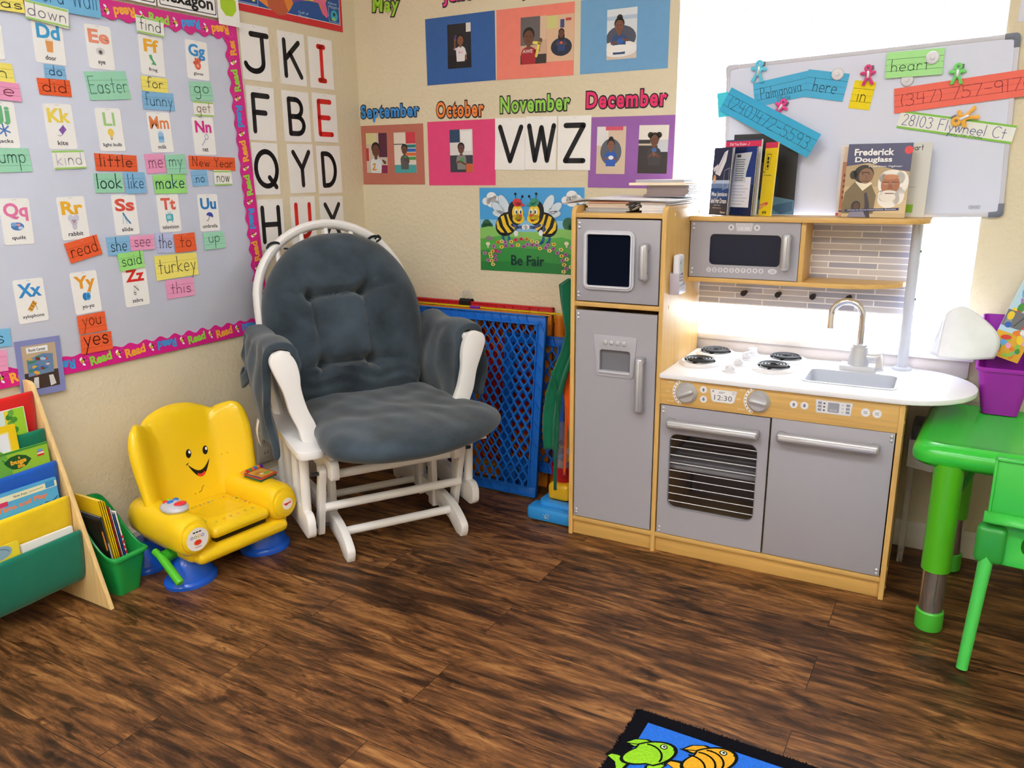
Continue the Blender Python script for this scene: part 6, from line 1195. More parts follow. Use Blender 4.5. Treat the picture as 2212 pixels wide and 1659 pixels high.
# ================================================================ aprons and toy vacuum at the side of the toy kitchen tower
K('apron_hook', MB().cyl((.001, .085, .80), (-.007, .085, .80), .004, '#c9a05c', n=10))
def drape(rows, y0, nu=14, fold=.008, seed=1, depth=.0):
    rr = []
    for i in range(len(rows)-1):
        (z, a, b), (z2, a2, b2) = rows[i], rows[i+1]
        for k in range(5): t = k/5; rr.append((z+(z2-z)*t, a+(a2-a)*t, b+(b2-b)*t))
    rr.append(rows[-1]); mb = MB(); n = len(rr)-1
    def fn(u, v):
        z, a, b = rr[int(round(u*n))]
        return (a+(b-a)*v, y0+fold*math.sin(9*v+seed+3*u)+fold*.5*math.sin(17*v+5*u)+depth*u, z)
    return mb.grid(fn, n, nu, '#000000')
def setcol(mb, c): mb.c = [lin(c)]*len(mb.c); return mb
g_ = thing('apron', 'dark green apron hanging on the left side of the play kitchen tower', 'apron', (0, 0, 0), group='hanging aprons')
rowsG = [(.815, 1.086, 1.1185), (.794, 1.052, 1.1185), (.745, 1.058, 1.1185), (.69, 1.068, 1.1185), (.642, 1.079, 1.118), (.58, 1.062, 1.113), (.517, 1.036, 1.092), (.44, 1.012, 1.070), (.356, 1.0015, 1.060), (.30, 1.003, 1.058), (.248, 1.007, 1.057)]
obj('apron_cloth', setcol(drape(rowsG, -.354, fold=.006), '#0f6b4a'), 'cloth', g_, solid=.003)
obj('apron_strap', setcol(drape([(.52, 1.035, 1.043), (.44, 1.052, 1.060), (.36, 1.059, 1.066), (.28, 1.053, 1.062), (.2, 1.049, 1.058), (.113, 1.049, 1.056)], -.366, 4, .003, 2), '#0f6b4a'), 'cloth', g_, solid=.002)
o_ = thing('apron', 'orange apron hanging between the green apron and the play kitchen tower', 'apron', (0, 0, 0), group='hanging aprons')
rowsO = [(.80, 1.108, 1.1195), (.70, 1.108, 1.1195), (.60, 1.090, 1.1195), (.53, 1.076, 1.1195), (.474, 1.0645, 1.1195), (.43, 1.067, 1.1195), (.36, 1.080, 1.1195), (.28, 1.093, 1.1195), (.22, 1.087, 1.1195), (.165, 1.095, 1.1195)]
obj('apron_cloth', setcol(drape(rowsO, -.333, fold=.0035, seed=3), '#f4661e'), 'cloth', o_, solid=.003)
obj('apron_strap', setcol(drape([(.43, 1.066, 1.074), (.34, 1.068, 1.077), (.24, 1.066, 1.074), (.155, 1.063, 1.072)], -.329, 4, .002, 5), '#f4661e'), 'cloth', o_, solid=.002)
va = thing('toy_vacuum', 'blue, yellow and red toy vacuum standing behind the aprons', 'toy vacuum', (1.035, -.31, 0))
base = [(-.076, -.085), (.088, -.085), (.088, .10), (-.03, .10), (-.052, .03), (-.076, -.02)]
bp = [(p.x, p.y) for p in closed_path([(a, b, 0) for a, b in base], 3)]
mb = MB().plate(rrect(-.078, .088, -.085, -.012, .014), 0.002, .050, '#2f94e2', b=.012)
mb.plate(rrect(-.052, .086, -.055, .09, .03), .002, .064, '#2f94e2', holes=[rrect(-.022, .060, -.020, .045, .02)], b=.008).box(-.03, .068, -.028, .05, .002, .026, '#1f6fc4')
vb = obj('base', mb, 'plastic', va)
lg = MB(); rnd = random.Random(3)
for k in range(16): lg.stroke([(-.012+.022*rnd.random(), .016+.018*rnd.random()), (-.012+.022*rnd.random(), .016+.018*rnd.random())], .0016, '#cfe6fa', .0003, M=Matrix.Translation((.0, -.0852, 0)) @ FRONT)
obj('logo', lg, 'gloss_print', vb)
obj('neck', MB().box(-.030, .050, -.022, .055, .058, .118, '#e9b61e', .014, 3), 'plastic', va)
obj('cup', MB().lathe([(.026, .108), (.036, .116), (.043, .150), (.0455, .172), (.042, .172), (.038, .150), (.0005, .13)], '#b8141f', 28, M=Matrix.Translation((.005, .036, 0))), 'plastic', va)
obj('canister', MB().lathe([(.034, .15), (.035, .30), (.03, .315), (.0005, .318)], '#d8d4d8', 24, M=Matrix.Translation((.005, .036, 0))), 'clear_plastic', va)
for k, c in enumerate(('#8a4a9a', '#d86a9a', '#3a6ac0', '#e8e0e0', '#e0a03a', '#5a3a6a')):
    obj('popper_ball', MB().ellipsoid((.005+.015*math.cos(k*2.2), .036+.015*math.sin(k*2.2), .172+.016*k), (.011, .011, .011), c, 12, 8), 'plastic', va)
obj('handle_pole', MB().cyl((.005, .05, .10), (.02, .09, .52), .012, '#e9b61e', n=14).tube([(.02, .09, .52), (.02, .085, .56), (.02, .055, .58), (.02, .03, .565)], .012, '#2f94e2', 10), 'plastic', va)
# ================================================================ things on the toy kitchen
def TK(u, v, z, rz=0): return TP @ Matrix.Translation((u, v, z)) @ Matrix.Rotation(R(rz), 4, 'Z')
def flatbook(name, label, cat, u, v, z, w, d, h, rz, cover, pages, group, mat='paper'):
    t = thing(name, label, cat, M=TK(u, v, z, rz), group=group); e = min(.0008, h*.2)
    obj('cover', MB().box(-w/2, w/2, -d/2, d/2, 0, e, cover).box(-w/2, w/2, -d/2, d/2, h-e, h, cover), 'gloss_print', t)
    obj('pages', MB().box(-w/2+.001, w/2-.001, -d/2+.001, d/2-.001, e, h-e, pages), mat, t)
    return t
TT = 1.0186
z = TT; ML = ['lowest', 'second lowest', 'third from the bottom', 'fourth from the bottom', 'fifth from the bottom', 'topmost']
for i, (c, pg, h) in enumerate((('#8a8c94', '#c9c7c6', .0045), ('#b9b7bc', '#d6d2d0', .004), ('#5f6a78', '#cfcbc8', .0042), ('#c9a58f', '#e6d9cb', .006), ('#d9c9b8', '#efe3d6', .0058), ('#d8704a', '#eacdb8', .0062))):
    flatbook('magazine', 'magazine in the front left pile on the kitchen tower, '+ML[i], 'magazine', .088+.002*(i % 3), .20, z, .138-.012*(i > 2), .30, h, (-2, 1, 0, 2, -1, 1)[i], c, pg, 'magazines on the kitchen tower'); z += h+.0002
zl = z; z = TT
for i, h in enumerate((.0075, .007, .0078, .0072)):
    flatbook('booklet', 'white booklet in the front right pile on the kitchen tower, '+ML[i], 'booklet', .232, .205, z, .072+.003*(i % 2), .32, h, (1, -1, 1, 0)[i], '#efedf0', '#e4e1e4', 'white booklets on the kitchen tower'); z += h+.0002
zr = z
# a black magazine slumped open between the two piles
t = thing('magazine', 'black magazine slumped between the two paper piles on the kitchen tower', 'magazine', M=TK(.178, .20, TT+.003))
mb = MB().grid(lambda u, v: (-.0125+.025*v*(.7+.3*u), -.16+.32*u, .0035+.020*v*(1-.35*u)), 8, 8, '#1d1e22')
obj('cover', mb, 'gloss_print', t, solid=.003)
for k in range(3): obj('page', MB().grid(lambda u, v, k=k: (-.011+.022*v, -.155+.31*u, .004+.006*k+.012*v*(1-.3*u)), 6, 6, '#cfcdd2'), 'paper', t, solid=.0008)
zt = max(zl, zr)+.0006
t = thing('open_magazine', 'open magazine spread across the paper piles, its left pages hanging over', 'magazine', M=TK(.14, .17, zt))
def spread(off): return lambda u, v: (-.185+.350*u, -.14+.30*v, off+.0015+.004*math.sin(math.pi*min(1, u*1.6))-.020*max(0, .22-u)**1.2*3+.0010*math.sin(12*u)+.002*v)
obj('left_and_right_pages', MB().grid(spread(0), 24, 6, '#e9e4e6'), 'paper', t, solid=.0012); obj('top_page', MB().grid(spread(.0022), 24, 6, '#f4f1f2'), 'gloss_print', t, solid=.0008)
zb = zt+.0085
for i in range(9):
    flatbook('workbook', 'brown-edged workbook in the rear stack on the kitchen tower, '+('lowest', 'second lowest', 'third from the bottom', 'fourth from the bottom', 'fifth from the bottom', 'sixth from the bottom', 'third from the top', 'second from the top', 'topmost')[i], 'workbook', .218+(.006 if i > 1 else -.004), .285, zb, .130, .17, .0036, (0, 1, -1, 0, 1, 0, -1, 1, 0)[i], '#8a6a5e' if i % 2 else '#6f86a8', '#b9a197', 'workbooks in the rear stack'); zb += .0038
flatbook('folder', 'tan folder lying on the brown-edged workbooks', 'folder', .196, .285, zb, .178, .20, .0075, 0, '#eed7b0', '#f2e4c8', None); zb += .0077
flatbook('binder', 'white binder on top of the tan folder', 'binder', .200, .285, zb, .150, .19, .0085, 1, '#e8e6ea', '#b9b7c0', None)
# ---- books standing on the top shelf
SZ = 1.0045
def standbook(name, label, u0, v0, u1, v1, h, th, col, art, lean=3, group=None, spine_col=None):
    """book standing with its cover running from (u0, v0) to (u1, v1), cover facing the room"""
    w = math.hypot(u1-u0, v1-v0); a = math.degrees(math.atan2(v1-v0, u1-u0))
    t = thing(name, label, 'book', M=TK(u0, v0, SZ, a) @ Matrix.Rotation(R(-lean), 4, 'X'), group=group)
    mb = MB().box(0, w, 0, .001, 0, h, col).box(0, w, th-.001, th, 0, h, spine_col or col)
    art(mb, w, h); obj('cover', mb, 'gloss_print', t)
    obj('pages', MB().box(.001, w-.001, .001, th-.001, .001, h-.002, '#efece4'), 'paper', t)
    return t
FB = FRONT
def art_mae(mb, w, h):
    n = .0003; mb.rect(0, w, 0, h, '#16264a', n, M=FB); mb.rect(0, w, h*.38, h*.5, '#6a86b4', n+.0001, M=FB); mb.rect(0, w, h*.47, h*.52, '#b9cbe6', n+.0002, M=FB); mb.rect(0, w, h*.24, h*.40, '#1f4a8a', n+.0002, M=FB)
    mb.flat([(w*.15, h*.62), (w*.6, h*.93), (w*.78, h*.96), (w*.72, h*.80), (w*.45, h*.58)], '#e8e6ea', n+.0003, M=FB); mb.flat([(w*.05, h*.70), (w*.3, h*.76), (w*.28, h*.68), (w*.1, h*.64)], '#d9d7de', n+.0004, M=FB)
    mb.stroke([(w*.3, h*.64), (w*.66, h*.92)], .0016, '#7a7c86', n+.0005, M=FB); mb.disc(w*.16, h*.54, .008, '#e09a5a', n+.0004, .012, M=FB); mb.disc(w*.14, h*.52, .004, '#f6d9a8', n+.0005, M=FB)
    for q in (((w*.68, h*.66), (w*.95, h*.70), (w*.95, h*.42), (w*.68, h*.38)),): mb.stroke(list(q)+[q[0]], .0012, '#d8dcea', n+.0006, M=FB, caps=False)
    text(mb, 'Mae Jemison', w*.52, h*.305, .017, '#f4f4f8', n+.0006, w=w*.88, bold=.02, M=FB); text(mb, 'and Her Dream', w*.52, h*.215, .0145, '#f4f4f8', n+.0006, w=w*.86, bold=.02, M=FB)
    text(mb, 'by Maria Walker', w*.45, h*.145, .004, '#d8dcea', n+.0006, w=w*.36, bold=.01, M=FB); text(mb, 'Illustrated by', w*.45, h*.105, .004, '#d8dcea', n+.0006, w=w*.46, bold=.01, M=FB); text(mb, 'Pearson', w*.8, h*.045, .0055, '#f4f4f8', n+.0006, w=w*.28, bold=.02, M=FB)
standbook('paperback_book', 'dark blue Mae Jemison and Her Dream book with a space shuttle, leftmost on the shelf', .322, .315, .391, .252, .197, .005, '#16264a', art_mae, group='books on the kitchen shelf')
def art_back(mb, w, h):
    n = .0003; mb.rect(0, w, 0, h, '#18244e', n, M=FB); mb.rect(w*.55, w, h*.45, h, '#1f3a86', n+.0001, M=FB); mb.rect(w*.02, w*.86, h*.12, h*.56, '#e9e8f0', n+.0002, M=FB)
    mb.flat([(w*.02, h*.48), (w*.62, h*.48), (w*.62, h*.62), (w*.78, h*.88), (w*.80, h*.92), (w*.05, h*.90)], '#d4d6d8', n+.0003, M=FB)
    for k in range(10): mb.rect(w*.12, w*(.5+.03*(k % 2)), h*(.51+.033*k), h*(.522+.033*k), '#6a6c72', n+.0004, M=FB)
    mb.rect(w*.14, w*.32, h*.845, h*.885, '#4a4c52', n+.0004, M=FB)
    for k in range(7): mb.rect(w*.06, w*(.55+.1*(k % 3)), h*(.16+.045*k), h*(.17+.045*k), '#b9b9c4', n+.0004, M=FB)
    for k in range(14): mb.disc(w*random.random(), h*random.random(), .0006, '#ffffff', n+.00015, k=6, M=FB)
standbook('paperback_book', 'navy starry book with a torn barcode sticker and white text box on its back', .388, .300, .462, .254, .198, .005, '#131a34', art_back, group='books on the kitchen shelf')
def art_did(mb, w, h):
    n = .0003; mb.rect(0, w, 0, h, '#eef0ee', n, M=FB); mb.rect(w*.80, w*.93, 0, h-.020, '#d9d76a', n+.0001, M=FB); mb.rect(0, w, h-.021, h-.004, '#e8305f', n+.0002, M=FB); text(mb, 'Did You Know ...?', w*.40, h-.0125, .0085, '#f8dbe2', n+.0004, w=w*.56, bold=.03, M=FB); mb.rect(0, w, h-.004, h, '#3a4f7a', n+.0003, M=FB)
standbook('paperback_book', 'white book with a magenta Did You Know stripe standing behind the starry book', .352, .338, .467, .290, .219, .007, '#e8eae8', art_did, group='books on the kitchen shelf')
def art_154(mb, w, h):
    n = .0003; mb.rect(0, w, 0, h, '#fbdc1c', n, M=FB); mb.rect(0, w, h-.016, h, '#e8305f', n+.0001, M=FB)
    mb.stroke([(w*.18, h*.64), (w*.22, h*.84), (w*.56, h*.84), (w*.44, h*.64), (w*.18, h*.64)], .0016, '#2a2a22', n+.0003, M=FB)
    for k in range(3): mb.disc(w*.34, h*(.68+.052*k), .0048, '#2a2a22', n+.0003, M=FB)
    text(mb, 'or', w*.12, h*.60, .005, '#2a2a22', n+.0003, bold=.03, M=FB); text(mb, 'By Carole Marsh', w*.42, h*.555, .0042, '#2a2a22', n+.0003, w=w*.62, bold=.02, M=FB)
    mb.flat([(0, h*.09), (w*.55, h*.135), (w*.75, h*.19), (w*.5, h*.185), (0, h*.15)], '#e0305a', n+.0003, M=FB); text(mb, 'READERS', w*.3, h*.137, .008, '#fbe03c', n+.0005, w=w*.5, bold=.03, rot=10, M=FB); text(mb, '#154', w*.48, h*.048, .0095, '#1c1c18', n+.0003, w=w*.34, bold=.04, M=FB)
standbook('paperback_book', 'yellow book numbered 154 with a magenta top stripe on the shelf', .4765, .293, .519, .250, .208, .004, '#fbdc1c', art_154, group='books on the kitchen shelf')
def art_port(mb, w, h):
    n = .0003; mb.rect(0, w, 0, h, '#1d1f2c', n, M=FB); mb.flat([(w*.35, 0), (w, 0), (w, h*.18), (w*.72, h*.22), (w*.45, h*.30)], '#5f8fb4', n+.0002, M=FB); mb.flat([(w*.62, h*.10), (w*.98, h*.17), (w*.98, h*.05), (w*.8, 0)], '#3f6a94', n+.0003, M=FB)
    mb.disc(w*.42, h*.60, w*.30, '#5a3a30', n+.0004, h*.26, M=FB); mb.disc(w*.62, h*.48, w*.05, '#8a5a48', n+.0005, h*.08, -15, M=FB); mb.disc(w*.40, h*.80, w*.32, '#14131a', n+.0006, h*.16, M=FB); mb.disc(w*.55, h*.36, w*.2, '#20344a', n+.0003, h*.2, M=FB)
standbook('hardback_book', 'large dark book with a portrait in a blue shirt at the back of the shelf', .372, .371, .563, .366, .236, .006, '#1d1f2c', art_port, 2, group='books on the kitchen shelf')
def art_brown(mb, w, h):
    n = .0003; mb.rect(0, w, 0, h, '#c98a6a', n, M=FB); mb.rect(0, w, h*.78, h, '#e6cdb8', n+.0001, M=FB)
    for k in range(5): mb.rect(w*.03, w*.10, h*(.25+.08*k), h*(.29+.08*k), '#8a4a3a', n+.0002, M=FB); mb.rect(w*.12, w*.2, h*(.28+.08*k), h*(.33+.08*k), '#e8d8c8', n+.0002, M=FB)
    mb.rect(0, w, 0, h*.10, '#e9b894', n+.0002, M=FB); mb.rect(0, w*.3, h*.06, h*.085, '#4a3a86', n+.0003, M=FB)
standbook('paperback_book', 'white paperback standing behind the left edge of the Frederick Douglass book', .684, .352, .84, .350, .196, .003, '#efebe8', lambda mb, w, h: mb.rect(0, w*.3, 0, .008, '#e8607a', .0003, M=FB), 2, group='books on the kitchen shelf')
standbook('paperback_book', 'brown book with red brick buildings behind the Frederick Douglass book', .694, .330, .85, .328, .193, .004, '#c98a6a', art_brown, 3, group='books on the kitchen shelf')
def art_fd(mb, w, h):
    n = .0003; s = w/.178
    mb.rect(0, w, 0, h, '#cdb58c', n, M=FB); mb.rect(0, w, h*.42, h*.72, '#b9a27a', n+.00005, M=FB); mb.flat([(0, h*.70), (w*.35, h*.74), (w*.7, h*.66), (w, h*.62), (w, h), (0, h)], '#4a4c72', n+.0001, M=FB)
    text(mb, 'Frederick', w*.42, h*.885, .0185, '#f8f8fa', n+.0030, w=w*.62, bold=.03, M=FB); text(mb, 'Douglass', w*.42, h*.775, .0185, '#f8f8fa', n+.0030, w=w*.58, bold=.03, M=FB); text(mb, 'Freedom Fighter', w*.62, h*.688, .0062, '#e8e8f0', n+.0030, w=w*.52, bold=.01, shear=.2, M=FB)
    # young man in a coat
    mb.flat([(0, h*.18), (w*.02, h*.34), (w*.16, h*.48), (w*.42, h*.46), (w*.52, h*.30), (w*.50, h*.05), (0, h*.05)], '#7a6a4c', n+.0003, M=FB); mb.flat([(w*.17, h*.48), (w*.30, h*.36), (w*.44, h*.46), (w*.36, h*.52), (w*.24, h*.52)], '#efe4cc', n+.0004, M=FB)
    mb.disc(w*.29, h*.59, w*.16, '#2a1f1c', n+.0005, h*.125, M=FB); mb.disc(w*.13, h*.58, w*.06, '#2a1f1c', n+.0005, h*.06, M=FB); mb.disc(w*.33, h*.565, w*.115, '#8a6248', n+.0006, h*.105, M=FB); mb.rect(w*.25, w*.38, h*.555+.010, h*.555+.0125, '#2a1c18', n+.0007, M=FB)
    for dx in (.275, .375): mb.disc(w*dx, h*.59, .0024, '#1c1412', n+.0008, .0014, k=8, M=FB)
    mb.stroke([(w*.33, h*.57), (w*.35, h*.53), (w*.32, h*.53)], .0014, '#5e3f30', n+.0008, M=FB); mb.stroke([(w*.27, h*.495), (w*.38, h*.495)], .0018, '#5a3028', n+.0008, M=FB)
    # old man with white hair and beard
    mb.flat([(w*.52, h*.06), (w*.56, h*.25), (w*.7, h*.30), (w*.9, h*.28), (w, h*.22), (w, h*.06)], '#d9c29a', n+.0008, M=FB)
    for (x, y, rx, ry) in ((.74, .535, .20, .11), (.88, .47, .12, .16), (.60, .47, .07, .13), (.72, .25, .17, .12), (.86, .30, .10, .12), (.63, .30, .08, .08)): mb.disc(w*x, h*y, w*rx, '#f3efe8', n+.0009, h*ry, M=FB)
    mb.disc(w*.725, h*.445, w*.145, '#b06f4e', n+.0010, h*.135, M=FB); mb.disc(w*.72, h*.55, w*.12, '#c4865f', n+.0011, h*.035, M=FB)
    for dx in (.655, .79): mb.disc(w*dx, h*.455, .0036, '#f0e2d4', n+.0012, .002, k=8, M=FB); mb.disc(w*dx, h*.455, .0017, '#2a1a12', n+.0013, k=8, M=FB); mb.stroke([(w*(dx-.045), h*.480), (w*(dx+.045), h*.478)], .0022, '#6a3c28', n+.0012, M=FB)
    mb.flat([(w*.70, h*.45), (w*.685, h*.385), (w*.77, h*.385), (w*.745, h*.45)], '#9a5c3e', n+.0012, M=FB)
    for (x, y, rx, ry) in ((.72, .345, .11, .025), (.70, .28, .13, .06)): mb.disc(w*x, h*y, w*rx, '#ece6dc', n+.0012, h*ry, M=FB)
    mb.stroke([(w*.66, h*.325), (w*.79, h*.325)], .002, '#8a4a3a', n+.0013, M=FB)
    mb.disc(w*.22, h*.15, w*.075, '#2a2638', n+.0013, h*.075, M=FB); mb.disc(w*.23, h*.145, w*.05, '#5a3c34', n+.0014, h*.055, M=FB); mb.flat([(w*.10, 0), (w*.14, h*.09), (w*.34, h*.09), (w*.40, 0)], '#8a86a0', n+.0014, M=FB); mb.flat([(w*.36, 0), (w*.36, h*.18), (w*.33, h*.33), (w*.37, h*.34), (w*.42, h*.20), (w*.46, 0)], '#3a3448', n+.00135, M=FB)
    mb.flat([(w*.05, h*.07), (w*.90, h*.10), (w*.90, h*.135), (w*.05, h*.105)], '#2a3468', n+.0016, M=FB); text(mb, 'Written by Garnet Nelson Jackson  Illustrated', w*.47, h*.103, .0036, '#e8e8f0', n+.0018, w=w*.76, bold=.02, rot=2, M=FB)
    mb.disc(w*.945, h*.905, w*.065, '#e8363e', n+.0006, M=FB)
standbook('paperback_book', 'Frederick Douglass Freedom Fighter book with a red dot sticker on the shelf', .707, .288, .8705, .274, .199, .004, '#c9b088', art_fd, 6, group='books on the kitchen shelf')
def art_grn(mb, w, h):
    n = .0003; mb.rect(0, w, 0, h, '#dcdcd8', n, M=FB); mb.rect(w*.1, w*.62, h*.06, h*.17, '#8ac43a', n+.0001, M=FB); hand(mb, 'ewart', w*.48, h*.90, .008, w*.5, '#1c1c1c', n+.0003, .0016, M=FB); text(mb, 'C', w*.20, h*.76, .008, '#3a3a3a', n+.0002, bold=.03, M=FB); mb.rect(w*.0, w*.62, h*.40, h*.41, '#b9b9b4', n+.0002, M=FB)
standbook('paperback_book', 'pale grey book with handwriting and a green patch, rightmost on the shelf', .836, .338, .916, .330, .200, .004, '#dcdcd8', art_grn, 4, group='books on the kitchen shelf')

# ================================================================ whiteboard and what is clipped to it
bx_, bz_, bw_, bh_, ba_ = T['board']
WBM = on_back(bx_, bz_, .002, ba_)
wb = thing('whiteboard', 'framed whiteboard standing across the bright window behind the toy kitchen', 'whiteboard', M=WBM)
obj('board_surface', MB().box(-bw_/2+.008, bw_/2-.008, -bh_/2+.008, bh_/2-.008, .001, .0068, '#dfe5fa'), 'gloss_print', wb)
fw = .012
for (a, b, c, d) in ((-bw_/2+.03, bw_/2-.03, bh_/2-fw, bh_/2), (-bw_/2+.03, bw_/2-.03, -bh_/2, -bh_/2+fw), (-bw_/2, -bw_/2+fw, -bh_/2+.03, bh_/2-.03), (bw_/2-fw, bw_/2, -bh_/2+.03, bh_/2-.03)):
    obj('frame_rail', MB().box(a, b, c, d, 0, .0085, '#d6d6e2', .002), 'silver_paint', wb)
for sx in (-1, 1):
    for sy in (-1, 1):
        o = [(0, 0), (.034, 0), (.034, .013), (.013, .034), (0, .034)]
        oo = arc(.012, .012, .012, .012, 180, 270, 5)+[(.036, 0), (.036, .014), (.018, .015)]+[(.0145, .018), (.014, .036), (0, .036)]
        q = [(sx*(bw_/2+.001-p[0]), sy*(bh_/2+.001-p[1])) for p in oo]
        if sx*sy < 0: q = q[::-1]
        obj('corner_cap', MB().plate(q[::-1], -.0005, .0095, '#6f7688' if sx > 0 else '#cfcfdc', b=.001), 'plastic', wb)
lg = MB(); lx, ly = .3115, -.2058; o1 = rrect(lx-.0135, lx+.0135, ly-.0042, ly+.0042, .0025)
for k in range(len(o1)): q = (k+1) % len(o1); lg.stroke([o1[k], o1[q]], .0008, '#6a6c78', .0081, caps=False)
text(lg, 'Quartet', lx, ly, .0048, '#5a5c68', .0081, w=.021, bold=.01); obj('logo', lg, 'gloss_print', wb)
def strip(key, col, label, body, out):
    x, z, w, h, a = T[key]; mb = MB(); mb.plate([(-w/2, -h/2), (w/2, -h/2), (w/2, h/2), (-w/2, h/2)], 0, .0005, col); body(mb, w, h)
    M = on_back(x, z, out, a)
    if key == 'ph240': M = on_back(x, z, out+.5*w*math.sin(R(10)), a) @ Matrix.Rotation(R(-10), 4, 'Y')
    return tag(obj('sentence_strip', mb, 'paper', M=M), label, 'word card', 'sentence strips on the whiteboard')
def ruled(mb, w, h, lc, top=.22, bot=-.24):
    for yy in (top, bot): mb.stroke([(-w/2, h*yy), (w/2, h*yy)], .0010, lc, .0007, caps=False)
    k = -w/2
    while k < w/2: mb.stroke([(k, 0), (min(k+.005, w/2), 0)], .0007, lc, .0007, caps=False); k += .008
INK = '#3f4550'
strip('palmanova', '#58bdea', 'blue strip with Palmanova written on it under the cyan clip', lambda mb, w, h: (ruled(mb, w, h, '#3a6a86'), hand(mb, "Palmanova", -.006, -h*.24, h*.235, w*.70, '#3f5a72', .001, .0014), hand(mb, '77406', .0, -h*.46, h*.08, w*.24, '#3f5a72', .001, .001)), .0103)
strip('here', '#58bdea', 'blue strip with the word here beside a clear magnet', lambda mb, w, h: (ruled(mb, w, h, '#3a6a86'), hand(mb, 'here', .0, -h*.26, h*.25, w*.58, '#3f4a58', .001, .0016)), .0112)
strip('stub', '#4fd6ee', 'bright cyan paper end sticking out left of the whiteboard', lambda mb, w, h: None, .0112)
strip('ph240', '#46b4e2', 'long slanted blue strip with a number ending in 5593', lambda mb, w, h: (ruled(mb, w, h, '#2f5f7a'), hand(mb, '(240)472-5593', .0, -h*.25, h*.235, w*.90, '#3a5468', .001, .0014, gap=.1)), .0122)
strip('in_', '#fbe32c', 'small yellow strip with the word in under the pink clip', lambda mb, w, h: (ruled(mb, w, h, '#6a6432'), hand(mb, 'in', .0, -h*.22, h*.24, w*.42, '#33332a', .001, .0018)), .0103)
strip('heart', '#b4f4a4', 'light green strip with the word heart under a clear magnet', lambda mb, w, h: (ruled(mb, w, h, '#5a8a5a'), hand(mb, 'heart', -.01, -h*.26, h*.23, w*.66, '#3f5a48', .001, .0016)), .0168)
strip('ph347', '#fb7a6a', 'long coral red strip with a number beginning 347 on the whiteboard', lambda mb, w, h: (ruled(mb, w, h, '#b0464a'), hand(mb, '(347) 757-9170', .004, -h*.25, h*.235, w*.93, '#a03a4a', .001, .0015, gap=.1)), .0125)
strip('addr', '#f4f6f0', 'white green-edged strip with blue handwriting below the red strip', lambda mb, w, h: (mb.rect(-w/2, w/2, h*.5-.0055, h*.5, '#8fd05a', .0007), mb.rect(-w/2, w/2, -h*.5, -h*.5+.0055, '#8fd05a', .0007), hand(mb, '28103 Flywheel Ct', -.004, -h*.28, h*.30, w*.90, '#3a4a9a', .001, .0015, gap=.12), hand(mb, 'Katy TX 77494', .03, -h*.47, h*.06, w*.30, '#3a5a6a', .0012, .0009)), .0113)
def person_clip(label, x, z, col, rot, s=1.0, mat='plastic'):
    s *= 1.22
    t = thing('magnet_clip', label, 'clip', M=on_back(x, z, .0165 if rot > 90 else .0150, rot), group='person-shaped magnet clips')
    mb = MB()
    for sgn in (1, -1):
        pass
    ring = [(.0085*s*math.cos(R(a)), .0165*s+.0085*s*math.sin(R(a))) for a in range(0, 360, 20)]
    mb.plate(ring, 0, .006, col, holes=[[(.0028*s*math.cos(R(a)), .0165*s+.0028*s*math.sin(R(a))) for a in range(0, 360, 30)]], b=.001)
    body = closed_path([(q[0]*s, q[1]*s, 0) for q in ((-.0045, .010), (-.0115, .0105), (-.0165, .0085), (-.0165, .0045), (-.0120, .003), (-.0065, .003), (-.0065, -.004), (-.0125, -.0165), (-.0115, -.0195), (-.006, -.0195), (-.0025, -.009), (0, -.007), (.0025, -.009), (.006, -.0195), (.0115, -.0195), (.0125, -.0165), (.0065, -.004), (.0065, .003), (.0120, .003), (.0165, .0045), (.0165, .0085), (.0115, .0105), (.0045, .010))], 3)
    mb.plate([(p.x, p.y) for p in body][::-1], .0002, .0055, col, b=.001)
    obj('body', mb, mat, t)
    obj('spring', MB().box(-.0026*s, .0026*s, -.005*s, .011*s, .0055, .0078, '#c9ccd4', .001), 'brushed_metal', t)
    obj('magnet', MB().box(.0045*s, .0115*s, .013*s, .022*s, -.0018, -.0002, '#77747c'), 'rubber', t)
    return t
person_clip('cyan person-shaped clip at the left end of the Palmanova strip', 1.5476, 1.4176, '#5fd0ee', -5, 1.15)
person_clip('pink person-shaped clip holding the yellow strip', 1.8527, 1.388, '#e0307f', 3)
person_clip('green person-shaped clip above the coral red strip', 2.0749, 1.377, '#6fe06a', 0)
person_clip('magenta person-shaped clip on the long slanted blue strip', 1.617, 1.3111, '#f02f92', -30)
person_clip('yellow person-shaped clip lying sideways on the white address strip', 2.1077, 1.268, '#f6b43a', 115, 1.2)
for x, z, o_, lab in ((1.7709, 1.3986, .0120, 'clear round magnet on the corner of the blue here strip'), (2.0107, 1.4242, .0180, 'clear round magnet on the light green heart strip'), (1.9538, 1.3715, .0094, 'clear round magnet half hidden under the light green strip')):
    t = thing('round_magnet', lab, 'magnet', M=on_back(x, z, o_), group='clear round magnets')
    obj('disc', MB().lathe([(.0165, 0), (.0170, .003), (.0145, .0055), (.005, .0065), (.0045, .010), (.0005, .0105)], '#e2e2ea', 24), 'plastic', t)

